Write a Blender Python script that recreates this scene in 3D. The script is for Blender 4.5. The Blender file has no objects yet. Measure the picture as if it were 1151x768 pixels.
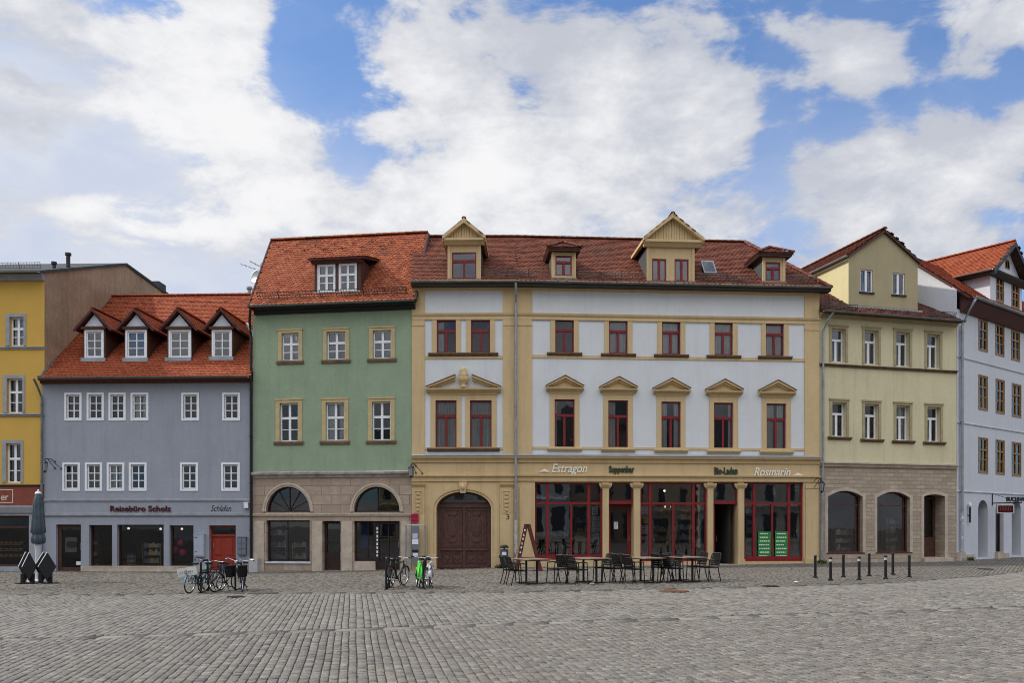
import bpy, bmesh, math, random
import numpy as np
from mathutils import Vector, Matrix
random.seed(7)
rng = np.random.default_rng(11)
R = math.radians
sc = bpy.context.scene
COL = sc.collection

# ------------------------------------------------------------------ camera
EYE = 1.95; FPX = 960.0; CX = 575.5; HY = 592.0
cd = bpy.data.cameras.new('camera'); cam = bpy.data.objects.new('camera', cd); COL.objects.link(cam)
cam.location = (0, 0, EYE); cam.rotation_euler = (R(90), 0, 0)
cd.sensor_width = 36; cd.lens = 36*FPX/1151; cd.shift_y = (HY-384)/1151; cd.clip_end = 3000
sc.camera = cam

# ------------------------------------------------------------------ world
SUN_AZ, SUN_EL = 277, 40          # compass azimuth (from +Y towards +X), elevation
world = bpy.data.worlds.new('World'); sc.world = world; world.use_nodes = True
wt = world.node_tree; wt.nodes.clear()
def wn(t, **k):
    n = wt.nodes.new(t)
    for a, b in k.items(): setattr(n, a, b)
    return n
def wl(a, b): wt.links.new(a, b)
def wm(op, a, b=None, c=None, clamp=False):
    n = wn('ShaderNodeMath', operation=op, use_clamp=clamp)
    for i, s in enumerate((a, b, c)):
        if s is None: continue
        if isinstance(s, (int, float)): n.inputs[i].default_value = s
        else: wl(s, n.inputs[i])
    return n.outputs[0]
def wss(x, a, b):
    n = wn('ShaderNodeMapRange', interpolation_type='SMOOTHSTEP')
    wl(x, n.inputs[0]); n.inputs[1].default_value = a; n.inputs[2].default_value = b
    return n.outputs[0]
def wmix(f, a, b):
    n = wn('ShaderNodeMix', data_type='RGBA')
    for s, i in ((f, 0), (a, 6), (b, 7)):
        if isinstance(s, (int, float)): n.inputs[i].default_value = s
        elif isinstance(s, tuple): n.inputs[i].default_value = (*s, 1)
        else: wl(s, n.inputs[i])
    return n.outputs[2]
tc = wn('ShaderNodeTexCoord'); sep = wn('ShaderNodeSeparateXYZ'); wl(tc.outputs['Generated'], sep.inputs[0])
DX, DY, DZ = sep.outputs
yy = wm('MAXIMUM', DY, .2); UU = wm('DIVIDE', DX, yy); VV = wm('DIVIDE', DZ, yy)
den = wm('ADD', wm('MAXIMUM', DZ, 0), .5)
cmb = wn('ShaderNodeCombineXYZ'); wl(wm('DIVIDE', DX, den), cmb.inputs[0]); wl(wm('DIVIDE', DY, den), cmb.inputs[1]); wl(wm('MULTIPLY', DZ, 1.5), cmb.inputs[2])
def wnoise(scale, detail, rough, dist=0, off=0):
    mp = wn('ShaderNodeMapping'); mp.inputs[1].default_value = (off, off*.7, 0); wl(cmb.outputs[0], mp.inputs[0])
    n = wn('ShaderNodeTexNoise'); n.inputs['Scale'].default_value = scale; n.inputs['Detail'].default_value = detail
    n.inputs['Roughness'].default_value = rough; n.inputs['Distortion'].default_value = dist
    wl(mp.outputs[0], n.inputs['Vector']); return n.outputs[0]
n_big = wnoise(3.0, 14, .62, .2, 3.1); n_fine = wnoise(13, 10, .62, .2, 9.3); n_shade = wnoise(5.0, 9, .62, .3, 17.7); n_mid = wnoise(7.0, 12, .6, .3, 23.1)
def blob(px, py, rx, ry, s):
    a = wm('MULTIPLY', wm('SUBTRACT', UU, (px-CX)/FPX), FPX/rx); b = wm('MULTIPLY', wm('SUBTRACT', VV, (HY-py)/FPX), FPX/ry)
    d = wm('ADD', wm('MULTIPLY', a, a), wm('MULTIPLY', b, b))
    return wm('MULTIPLY', wm('EXPONENT', wm('MULTIPLY', d, -1)), s)
def bsum(lst):
    r = None
    for q in lst: r = blob(*q) if r is None else wm('ADD', r, blob(*q))
    return r
front = wss(DY, .05, .3)
cov = bsum([(150, 15, 190, 60, .22), (255, 80, 90, 70, .40), (310, 165, 50, 65, .40), (330, 225, 85, 28, .26), (85, 232, 48, 13, .6), (225, 260, 70, 15, .5), (90, 265, 25, 10, .2),
            (345, 40, 46, 80, -.52), (385, 130, 36, 55, -.44), (402, 200, 22, 30, -.3), (322, 60, 20, 50, -.25), (480, 50, 40, 45, .12),
            (640, 60, 130, 90, .24), (600, 190, 190, 70, .34), (770, 130, 100, 100, .32), (500, 190, 80, 70, .22),
            (583, 98, 20, 22, -.42), (545, 66, 26, 14, -.3), (440, 105, 28, 24, -.3), (418, 165, 20, 22, -.25), (520, 20, 24, 16, -.2), (465, 14, 22, 14, -.16), (845, 205, 30, 12, -.2), (700, 235, 40, 10, -.18),
            (866, 110, 24, 70, -.44), (880, 62, 40, 20, -.4), (872, 190, 28, 45, -.36), (928, 152, 40, 18, -.42), (985, 12, 70, 14, -.42), (1042, 60, 22, 30, -.36), (1140, 78, 24, 30, -.45), (1090, 100, 60, 9, -.22),
            (1110, 238, 60, 14, -.28), (900, 262, 45, 34, -.3), (970, 80, 50, 60, .42), (1010, 195, 130, 45, .42), (1100, 15, 50, 30, .3), (1070, 200, 90, 40, .3), (1010, 250, 90, 30, .25), (1100, 160, 60, 34, .3),
            (70, 175, 150, 60, -.34), (150, 300, 200, 40, -.22)])
cov = wm('MULTIPLY', cov, front)
cv = wm('ADD', wm('ADD', wm('MULTIPLY', wm('SUBTRACT', n_big, .5), 1.35), wm('ADD', wm('MULTIPLY', wm('SUBTRACT', n_mid, .5), 2.2), wm('MULTIPLY', wm('SUBTRACT', n_fine, .5), .75))), wm('ADD', wm('ADD', cov, .02), wm('MULTIPLY', wss(DY, .1, -.3), .3)))
mask = wss(cv, -.13, .24)
veil = wm('ADD', wm('MULTIPLY', wm('ADD', bsum([(40, 210, 250, 150, 1.15), (0, 80, 120, 90, .5), (1000, 230, 260, 110, .35), (560, 250, 260, 80, .5), (240, 290, 200, 70, .7)]), 0), front), .12)
veil = wm('ADD', veil, wm('MULTIPLY', wm('SUBTRACT', n_big, .5), .35), clamp=True)
sky = wn('ShaderNodeTexSky', sky_type='NISHITA'); sky.sun_disc = False
sky.sun_elevation = R(SUN_EL); sky.sun_rotation = R(SUN_AZ); sky.air_density = 1.0; sky.dust_density = .6; sky.ozone_density = 1.6
skc = wn('ShaderNodeMix', data_type='RGBA', blend_type='MULTIPLY'); skc.inputs[0].default_value = 1
wl(sky.outputs[0], skc.inputs[6]); skc.inputs[7].default_value = (.56, 1.02, 1.5, 1)
veilc = wmix(wss(n_mid, .35, .65), (5.3, 5.85, 7.1), (6.2, 6.55, 7.3))
base = wmix(veil, skc.outputs[2], veilc)
shade = wm('ADD', wm('ADD', wm('MULTIPLY', n_shade, .95), wm('MULTIPLY', wm('SUBTRACT', n_fine, .5), .5)), wm('MULTIPLY', cv, .4))
shb = wm('MULTIPLY', bsum([(240, 90, 190, 150, .38), (85, 232, 80, 30, .3), (225, 255, 120, 30, .3), (560, 190, 150, 80, .15), (1000, 180, 170, 130, -.14), (700, 90, 160, 120, -.1)]), front)
shade = wss(wm('ADD', shade, shb), .36, 1.06)
cl = wmix(shade, (4.75, 5.0, 5.65), (8.1, 8.1, 8.2))
skyall = wmix(mask, base, cl)
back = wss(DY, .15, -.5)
gain = wm('MULTIPLY', wm('ADD', wm('MULTIPLY', wm('MULTIPLY', back, wss(DZ, .3, .9)), 2.9), 1), wm('SUBTRACT', 1, wm('MULTIPLY', wm('MULTIPLY', back, wss(DZ, .4, .08)), .3)))     # added gain: sky behind the viewer boosted high, dimmed low, to light facades
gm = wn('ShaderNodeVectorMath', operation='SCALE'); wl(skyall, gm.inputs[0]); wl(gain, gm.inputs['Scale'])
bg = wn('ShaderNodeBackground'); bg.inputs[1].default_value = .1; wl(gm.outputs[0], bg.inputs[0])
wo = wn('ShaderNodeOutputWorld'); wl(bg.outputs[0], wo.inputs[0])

# ------------------------------------------------------------------ sun
sd = bpy.data.lights.new('sun', 'SUN'); sun = bpy.data.objects.new('sun', sd); COL.objects.link(sun)
sd.energy = 3.3; sd.angle = R(2.5); sd.color = (1, .93, .82)
sdir = Vector((math.sin(R(SUN_AZ))*math.cos(R(SUN_EL)), math.cos(R(SUN_AZ))*math.cos(R(SUN_EL)), math.sin(R(SUN_EL))))
sun.rotation_euler = sdir.to_track_quat('Z', 'Y').to_euler()
sun.location = (0, 0, 40)
vs = sc.view_settings; vs.view_transform = 'Standard'; vs.look = 'None'; vs.exposure = 0.2; vs.gamma = 1; vs.use_curve_mapping = False
sc.cycles.max_bounces = 8; sc.cycles.transparent_max_bounces = 12; sc.cycles.caustics_reflective = False; sc.cycles.caustics_refractive = False
sc.cycles.use_denoising = True; sc.cycles.denoising_input_passes = 'RGB_ALBEDO_NORMAL'; sc.cycles.denoising_prefilter = 'ACCURATE'; sc.cycles.filter_width = 1.0

# ------------------------------------------------------------------ materials
def newmat(name):
    m = bpy.data.materials.new(name); m.use_nodes = True; nt = m.node_tree
    b = nt.nodes['Principled BSDF']; return m, nt, b
def node(nt, t, **k):
    n = nt.nodes.new(t)
    for a, v in k.items(): setattr(n, a, v)
    return n
def sc3(c, k): return (min(1, c[0]*k), min(1, c[1]*k), min(1, c[2]*k), 1)
def noise(nt, vec, scale, detail=5, rough=.55):
    n = node(nt, 'ShaderNodeTexNoise'); n.inputs['Scale'].default_value = scale; n.inputs['Detail'].default_value = detail; n.inputs['Roughness'].default_value = rough
    nt.links.new(vec, n.inputs['Vector']); return n.outputs[0]
def mixc(nt, f, a, b, blend='MIX'):
    n = node(nt, 'ShaderNodeMix', data_type='RGBA', blend_type=blend)
    for s, i in ((f, 0), (a, 6), (b, 7)):
        if isinstance(s, (int, float)): n.inputs[i].default_value = s
        elif isinstance(s, tuple): n.inputs[i].default_value = s
        else: nt.links.new(s, n.inputs[i])
    return n.outputs[2]
def maprange(nt, x, a, b, c=0., d=1.):
    n = node(nt, 'ShaderNodeMapRange'); nt.links.new(x, n.inputs[0])
    for i, v in enumerate((a, b, c, d)): n.inputs[i+1].default_value = v
    return n.outputs[0]
def bumpnode(nt, b, h, strength, dist=.02):
    n = node(nt, 'ShaderNodeBump'); n.inputs['Strength'].default_value = strength; n.inputs['Distance'].default_value = dist
    nt.links.new(h, n.inputs['Height']); nt.links.new(n.outputs[0], b.inputs['Normal'])
MATS = {}
def mat(name, col, rough=.7, var=.12, vscale=3., bump=0., bscale=60., metallic=0., spec=.3):
    if name in MATS: return MATS[name]
    m, nt, b = newmat(name); MATS[name] = m
    tcn = node(nt, 'ShaderNodeTexCoord')
    n1 = noise(nt, tcn.outputs['Object'], vscale)
    f = maprange(nt, n1, .3, .7)
    nt.links.new(mixc(nt, f, sc3(col, 1-var), sc3(col, 1+var)), b.inputs['Base Color'])
    b.inputs['Roughness'].default_value = rough; b.inputs['Metallic'].default_value = metallic; b.inputs['Specular IOR Level'].default_value = spec
    if bump: bumpnode(nt, b, noise(nt, tcn.outputs['Object'], bscale, 3), bump)
    return m
def plaster(name, col, var=.07, stain=.22, stain_col=None, bump=.35, bscale=38.):
    m, nt, b = newmat(name); MATS[name] = m
    tcn = node(nt, 'ShaderNodeTexCoord'); O = tcn.outputs['Object']
    c = mixc(nt, maprange(nt, noise(nt, O, .7, 6, .6), .3, .7), sc3(col, 1-var), sc3(col, 1+var))
    c = mixc(nt, maprange(nt, noise(nt, O, 9., 4, .7), .3, .75, 0, .5), c, sc3(col, 1-var*2.2)); c = mixc(nt, maprange(nt, noise(nt, O, 2.6, 8, .7), .55, .72, 0, .5), c, sc3(col, 1+var*1.6))
    mp = node(nt, 'ShaderNodeMapping'); mp.inputs['Scale'].default_value = (2.2, 2.2, .22); nt.links.new(O, mp.inputs[0])
    s = maprange(nt, noise(nt, mp.outputs[0], 1.4, 7, .65), .5, .74, 0, stain)
    c = mixc(nt, s, c, (*(stain_col or tuple(x*.55 for x in col)), 1))
    nt.links.new(c, b.inputs['Base Color']); b.inputs['Roughness'].default_value = .9; b.inputs['Specular IOR Level'].default_value = .15
    bumpnode(nt, b, noise(nt, O, bscale, 4, .6), bump, .012)
    return m
def brickmat(name, c1, c2, mortar, bw, rh, ms=.012, bump=.5, var=.25, rot=False, smooth=.2, nscale=2.0):
    m, nt, b = newmat(name); MATS[name] = m
    tcn = node(nt, 'ShaderNodeTexCoord'); sp = node(nt, 'ShaderNodeSeparateXYZ'); cb = node(nt, 'ShaderNodeCombineXYZ')
    nt.links.new(tcn.outputs['Object'], sp.inputs[0])
    ad = node(nt, 'ShaderNodeMath', operation='ADD'); nt.links.new(sp.outputs[0], ad.inputs[0]); nt.links.new(sp.outputs[1], ad.inputs[1])
    nt.links.new(ad.outputs[0], cb.inputs[0]); nt.links.new(sp.outputs[2], cb.inputs[1])
    br = node(nt, 'ShaderNodeTexBrick'); nt.links.new(cb.outputs[0], br.inputs['Vector'])
    br.inputs['Scale'].default_value = 1; br.inputs['Brick Width'].default_value = bw; br.inputs['Row Height'].default_value = rh
    br.inputs['Mortar Size'].default_value = ms; br.inputs['Mortar Smooth'].default_value = smooth
    br.inputs['Color1'].default_value = (*c1, 1); br.inputs['Color2'].default_value = (*c2, 1); br.inputs['Mortar'].default_value = (*mortar, 1)
    n1 = noise(nt, tcn.outputs['Object'], nscale, 7, .65)
    c = mixc(nt, maprange(nt, n1, .35, .7, 0, 1), br.outputs['Color'], sc3(tuple((a+bb)/2 for a, bb in zip(c1, c2)), 1-var))
    c = mixc(nt, maprange(nt, noise(nt, tcn.outputs['Object'], 14, 4, .7), .45, .75, 0, .4), c, sc3(c1, .6))
    nt.links.new(c, b.inputs['Base Color']); b.inputs['Roughness'].default_value = .88; b.inputs['Specular IOR Level'].default_value = .2
    mt = node(nt, 'ShaderNodeMath', operation='MULTIPLY_ADD'); nt.links.new(br.outputs['Fac'], mt.inputs[0]); mt.inputs[1].default_value = -1
    nt.links.new(noise(nt, tcn.outputs['Object'], 25, 4), mt.inputs[2])
    bumpnode(nt, b, mt.outputs[0], bump, .02)
    return m
def islandmat(name, cols, rough=.85, moss=None, mscale=.9, mlo=.55, mhi=.75, mamt=.5, nvar=.15, bump=.3, bscale=40, spec=.2, speck=18):
    m, nt, b = newmat(name); MATS[name] = m
    g = node(nt, 'ShaderNodeNewGeometry'); cr = node(nt, 'ShaderNodeValToRGB'); nt.links.new(g.outputs['Random Per Island'], cr.inputs[0])
    els = cr.color_ramp.elements
    while len(els) < len(cols): els.new(.5)
    for i, c in enumerate(cols): els[i].position = i/(len(cols)-1); els[i].color = (*c, 1)
    tcn = node(nt, 'ShaderNodeTexCoord'); O = tcn.outputs['Object']; c = cr.outputs[0]
    c = mixc(nt, maprange(nt, noise(nt, O, speck, 4, .75), .38, .62, 0, nvar*2), c, sc3(cols[0], .55))
    if moss: c = mixc(nt, maprange(nt, noise(nt, O, mscale, 7, .65), mlo, mhi, 0, mamt), c, (*moss, 1))
    nt.links.new(c, b.inputs['Base Color']); b.inputs['Roughness'].default_value = rough; b.inputs['Specular IOR Level'].default_value = spec
    bumpnode(nt, b, noise(nt, O, bscale, 4), bump, .01)
    return m
def glassmat(name, tint, ior, wav=.02):
    m = bpy.data.materials.new(name); m.use_nodes = True; nt = m.node_tree; nt.nodes.clear(); MATS[name] = m
    out = node(nt, 'ShaderNodeOutputMaterial'); mx = node(nt, 'ShaderNodeMixShader'); tr = node(nt, 'ShaderNodeBsdfTransparent'); gl = node(nt, 'ShaderNodeBsdfGlossy')
    fr = node(nt, 'ShaderNodeFresnel'); fr.inputs[0].default_value = ior; gl.inputs['Roughness'].default_value = .015
    tr.inputs[0].default_value = (*tint, 1); gl.inputs[0].default_value = (.95, .97, 1, 1)
    tcn = node(nt, 'ShaderNodeTexCoord'); bp = node(nt, 'ShaderNodeBump'); bp.inputs['Strength'].default_value = wav; bp.inputs['Distance'].default_value = .3
    nt.links.new(noise(nt, tcn.outputs['Object'], 1.6, 2), bp.inputs['Height']); nt.links.new(bp.outputs[0], gl.inputs['Normal'])
    nt.links.new(fr.outputs[0], mx.inputs[0]); nt.links.new(tr.outputs[0], mx.inputs[1]); nt.links.new(gl.outputs[0], mx.inputs[2]); nt.links.new(mx.outputs[0], out.inputs[0])
    return m
m_glassbk = glassmat('dark_shop_glass', (.8, .82, .84), 1.5, .004)
m_glassar = glassmat('arch_shop_glass', (.85, .87, .89), 1.8, .004)
def emit(name, col, s):
    m, nt, b = newmat(name); b.inputs['Emission Color'].default_value = (*col, 1); b.inputs['Emission Strength'].default_value = s; b.inputs['Base Color'].default_value = (*col, 1); return m

m_blue = plaster('blue_grey_plaster', (.31, .33, .37), .09, .4, (.22, .22, .24))
m_green = plaster('green_plaster', (.285, .36, .24), .1, .32, (.17, .2, .13), .6, 26)
m_white = plaster('pale_grey_plaster', (.66, .675, .67), .05, .32, (.48, .49, .5))
m_ochre = plaster('ochre_trim', (.60, .445, .24), .08, .42, (.36, .24, .11), .2)
m_yellow = plaster('yellow_plaster', (.60, .37, .085), .06, .12, (.45, .27, .06))
m_cream = plaster('cream_plaster', (.63, .56, .36), .07, .4, (.36, .31, .18))
m_creamlt = plaster('light_cream_plaster', (.66, .585, .33), .05, .2, (.42, .36, .2))
m_lav = plaster('lavender_white_plaster', (.57, .58, .60), .05, .2, (.36, .36, .4))
m_gable = plaster('weathered_brown_render', (.42, .29, .185), .28, .75, (.2, .135, .09), .8, 14)
m_stone = brickmat('ground_floor_stone', (.50, .39, .295), (.35, .265, .195), (.17, .13, .10), .85, .40, .013, .45, .3)
m_stonelt = mat('pale_stone', (.47, .39, .30), .85, .18, 3, .3, 30)
m_band = mat('weathered_stone_band', (.36, .33, .29), .9, .3, 4, .3, 30)
m_bbrick = brickmat('beige_brick', (.52, .42, .31), (.34, .265, .19), (.26, .21, .16), .46, .17, .016, .6, .15)
m_tile_or = islandmat('orange_roof_tile', [(.24, .05, .022), (.29, .066, .025), (.31, .075, .03), (.34, .09, .036), (.265, .058, .024)], .8, (.13, .05, .03), .7, .6, .78, .45)
m_tile_gr = islandmat('weathered_orange_tile', [(.22, .05, .024), (.28, .068, .028), (.31, .085, .034), (.36, .115, .05), (.24, .055, .025)], .8, (.055, .035, .022), .55, .56, .72, .75)
m_tile_rd = islandmat('red_brown_roof_tile', [(.125, .042, .026), (.165, .052, .03), (.19, .06, .034), (.22, .075, .042)], .75, (.08, .05, .04), .5, .5, .75, .55)
m_tile_bn = islandmat('brown_roof_tile', [(.09, .04, .028), (.14, .05, .035), (.16, .06, .04)], .8, (.06, .05, .04), .6, .5, .7, .6)
m_slate = brickmat('grey_slate', (.11, .115, .11), (.07, .075, .075), (.03, .03, .03), .22, .14, .008, .6, .2)
m_dkwood = mat('dark_brown_wood', (.075, .033, .022), .6, .25, 5, .2, 50)
m_maroon = mat('maroon_fascia', (.085, .028, .022), .6, .2, 4)
m_black = mat('black_paint', (.012, .012, .013), .5, .2, 8)
m_winw = mat('white_window_paint', (.78, .79, .8), .45, .05, 6)
m_winr = mat('red_window_paint', (.20, .018, .02), .4, .15, 6)
m_winbr = mat('ochre_brown_window_paint', (.27, .155, .055), .5, .2, 6)
m_doorred = mat('red_door_paint', (.27, .032, .018), .45, .12, 5)
m_gate = mat('dark_oak_gate', (.085, .034, .026), .42, .3, 7, .3, 40, spec=.5)
m_zinc = mat('zinc_metal', (.30, .32, .33), .45, .2, 2.5, metallic=.55)
m_gutter = mat('grey_green_gutter', (.16, .17, .16), .5, .25, 2.5, metallic=.4)
m_dark = mat('dark_iron', (.03, .028, .026), .5, .3, 6)
m_sill = mat('dark_sill', (.15, .095, .055), .7, .3, 5)
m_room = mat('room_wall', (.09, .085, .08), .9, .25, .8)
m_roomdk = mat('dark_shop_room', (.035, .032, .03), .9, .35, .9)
m_curt = mat('sheer_curtain', (.86, .86, .85), .9, .08, 3)
m_paper = mat('white_paper', (.72, .74, .75), .8, .06, 4)
m_glass = glassmat('window_glass', (.9, .92, .92), 1.85, .006)
m_glassup = glassmat('attic_window_glass', (.45, .5, .56), 2.5, .008)
m_glassdk = glassmat('shop_glass', (.8, .82, .84), 2.15, .004)
m_greyst = mat('grey_stone_trim', (.30, .31, .33), .85, .15, 3, .2, 40)
m_pink = mat('pink_paper', (.72, .06, .16), .7, .12, 10)

# ------------------------------------------------------------------ helpers
WM = {}
def empty(name, loc, rz, label, cat, group=None):
    o = bpy.data.objects.new(name, None); COL.objects.link(o); o.empty_display_size = .2
    o.location = loc; o.rotation_euler = (0, 0, rz); o['label'] = label; o['category'] = cat
    if group: o['group'] = group
    WM[o] = Matrix.Translation(Vector(loc)) @ Matrix.Rotation(rz, 4, 'Z'); return o
def tag(o, label, cat, group=None):
    o['label'] = label; o['category'] = cat
    if group: o['group'] = group
    return o
class Frame:
    """vertical facade plane: u along it, y inwards, z up (world)"""
    def __init__(s, pxa, Da, pxb, Db):
        s.a = Vector(((pxa-CX)/FPX*Da, Da, 0)); b = Vector(((pxb-CX)/FPX*Db, Db, 0))
        s.L = (b-s.a).length; s.U = (b-s.a)/s.L; s.N = Vector((-s.U.y, s.U.x, 0)); s.rz = math.atan2(s.U.y, s.U.x); s.off = 0.
    def shift(s, y):
        import copy; t = copy.copy(s); t.a = s.a+s.N*y; return t
    def P(s, u, y, z): 
        q = s.a+s.U*u+s.N*y; return Vector((q.x, q.y, z))
    def fp(s, px, py, y=0.):
        dx = (px-CX)/FPX; o = s.a+s.N*y           # ray (dx,1)*t = o + U*u
        # dx*t - Ux*u = ox ; t - Uy*u = oy
        det = -dx*s.U.y+s.U.x
        t = (s.U.x*o.y-s.U.y*o.x)/det; u = (o.y*dx-o.x)/det*1.0
        return u, EYE+(HY-py)/FPX*t
    def u(s, px, y=0.): return s.fp(px, 0, y)[0]
    def zc(s, py, px, y=0.): return s.fp(px, py, y)[1]
class MB:
    def __init__(s): s.v = []; s.f = []; s.m = []
    def poly(s, pts, m=0):
        n = len(s.v); s.v += [tuple(p) for p in pts]; s.f.append(tuple(range(n, n+len(pts)))); s.m.append(m)
    def hexa(s, p, m=0):
        n = len(s.v); s.v += [tuple(q) for q in p]
        for f in ((0, 3, 2, 1), (4, 5, 6, 7), (0, 1, 5, 4), (1, 2, 6, 5), (2, 3, 7, 6), (3, 0, 4, 7)): s.f.append(tuple(n+i for i in f)); s.m.append(m)
    def box(s, F, u0, u1, y0, y1, z0, z1, m=0):
        s.hexa([F.P(u0, y0, z0), F.P(u1, y0, z0), F.P(u1, y1, z0), F.P(u0, y1, z0), F.P(u0, y0, z1), F.P(u1, y0, z1), F.P(u1, y1, z1), F.P(u0, y1, z1)], m)
    def wbox(s, x0, x1, y0, y1, z0, z1, m=0):
        s.hexa([Vector(p) for p in ((x0, y0, z0), (x1, y0, z0), (x1, y1, z0), (x0, y1, z0), (x0, y0, z1), (x1, y0, z1), (x1, y1, z1), (x0, y1, z1))], m)
    def extr(s, A, B, m=0, caps=True):
        n = len(s.v); k = len(A); s.v += [tuple(p) for p in A]+[tuple(p) for p in B]
        for i in range(k): j = (i+1) % k; s.f.append((n+i, n+j, n+k+j, n+k+i)); s.m.append(m)
        if caps: s.f += [tuple(range(n, n+k)), tuple(range(n+2*k-1, n+k-1, -1))]; s.m += [m, m]
    def prism(s, F, uz, y0, y1, m=0): s.extr([F.P(u, y0, z) for u, z in uz], [F.P(u, y1, z) for u, z in uz], m)
    def prof(s, F, u0, u1, yz, m=0): s.extr([F.P(u0, y, z) for y, z in yz], [F.P(u1, y, z) for y, z in yz], m)
    def tube(s, pts, r, n=8, m=0, caps=True, r2=None):
        pts = [Vector(p) for p in pts]; rings = []; base = len(s.v); K = len(pts)
        for i, p in enumerate(pts):
            d = (pts[min(i+1, K-1)]-pts[max(i-1, 0)]).normalized()
            a = d.cross(Vector((0, 0, 1)) if abs(d.z) < .95 else Vector((1, 0, 0))).normalized(); b = d.cross(a)
            rr = r if r2 is None else r+(r2-r)*i/(K-1)
            s.v += [tuple(p+(a*math.cos(2*math.pi*k/n)+b*math.sin(2*math.pi*k/n))*rr) for k in range(n)]
        for i in range(K-1):
            for k in range(n):
                s.f.append((base+i*n+k, base+i*n+(k+1) % n, base+(i+1)*n+(k+1) % n, base+(i+1)*n+k)); s.m.append(m)
        if caps: s.f += [tuple(base+k for k in range(n)), tuple(base+(K-1)*n+k for k in reversed(range(n)))]; s.m += [m, m]
    def lathe(s, c, prof, n=16, m=0, jit=None, sx=1, sy=1):
        base = len(s.v); c = Vector(c); K = len(prof)
        for i, (r, z) in enumerate(prof):
            for k in range(n):
                a = 2*math.pi*k/n; q = r*(jit(i, k) if jit else 1); s.v.append((c.x+q*math.cos(a)*sx, c.y+q*math.sin(a)*sy, c.z+z))
        for i in range(K-1):
            for k in range(n): s.f.append((base+i*n+k, base+i*n+(k+1) % n, base+(i+1)*n+(k+1) % n, base+(i+1)*n+k)); s.m.append(m)
        s.f += [tuple(base+k for k in reversed(range(n))), tuple(base+(K-1)*n+k for k in range(n))]; s.m += [m, m]
    def ring(s, c, r, t, ax, n=24, k=6, m=0):
        """torus round centre c, radius r, tube t, axis ax"""
        ax = Vector(ax).normalized(); a = ax.cross(Vector((0, 0, 1)) if abs(ax.z) < .9 else Vector((1, 0, 0))).normalized(); b = ax.cross(a); base = len(s.v); c = Vector(c)
        for i in range(n):
            d = a*math.cos(2*math.pi*i/n)+b*math.sin(2*math.pi*i/n)
            for j in range(k): s.v.append(tuple(c+d*(r+t*math.cos(2*math.pi*j/k))+ax*(t*math.sin(2*math.pi*j/k))))
        for i in range(n):
            for j in range(k): s.f.append((base+i*k+j, base+((i+1) % n)*k+j, base+((i+1) % n)*k+(j+1) % k, base+i*k+(j+1) % k)); s.m.append(m)
    def build(s, name, mats, parent=None, loc=None, smooth=False, recalc=True):
        if not isinstance(mats, (list, tuple)): mats = [mats]
        me = bpy.data.meshes.new(name)
        if parent is not None: iw = WM[parent].inverted()
        else:
            loc = Vector(loc if loc is not None else (0, 0, 0)); iw = Matrix.Translation(-loc)
        me.from_pydata([tuple(iw @ Vector(v)) for v in s.v], [], s.f)
        for m in mats: me.materials.append(m)
        me.polygons.foreach_set('material_index', s.m)
        if recalc:
            bm = bmesh.new(); bm.from_mesh(me); bmesh.ops.recalc_face_normals(bm, faces=bm.faces); bm.to_mesh(me); bm.free()
        if smooth: me.shade_smooth()
        me.update()
        o = bpy.data.objects.new(name, me); COL.objects.link(o)
        if parent is not None: o.parent = parent; WM[o] = WM[parent]
        else: o.location = loc; WM[o] = Matrix.Translation(loc)
        return o
def pbox(F, name, mats, parent, u0, u1, y0, y1, z0, z1):
    b = MB(); b.box(F, u0, u1, y0, y1, z0, z1); return b.build(name, mats, parent)
def arcpts(op):
    u0, u1, z1, rise = op['u0'], op['u1'], op['z1'], op['arch']; uc = (u0+u1)/2; a = (u1-u0)/2; zs = z1-rise; N = 18
    if op.get('seg'): return [(u0+(u1-u0)*i/N, zs+rise*(1-(2*i/N-1)**2)) for i in range(N+1)]
    return [(uc-a*math.cos(math.pi*i/N), zs+rise*math.sin(math.pi*i/N)) for i in range(N+1)]
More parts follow.
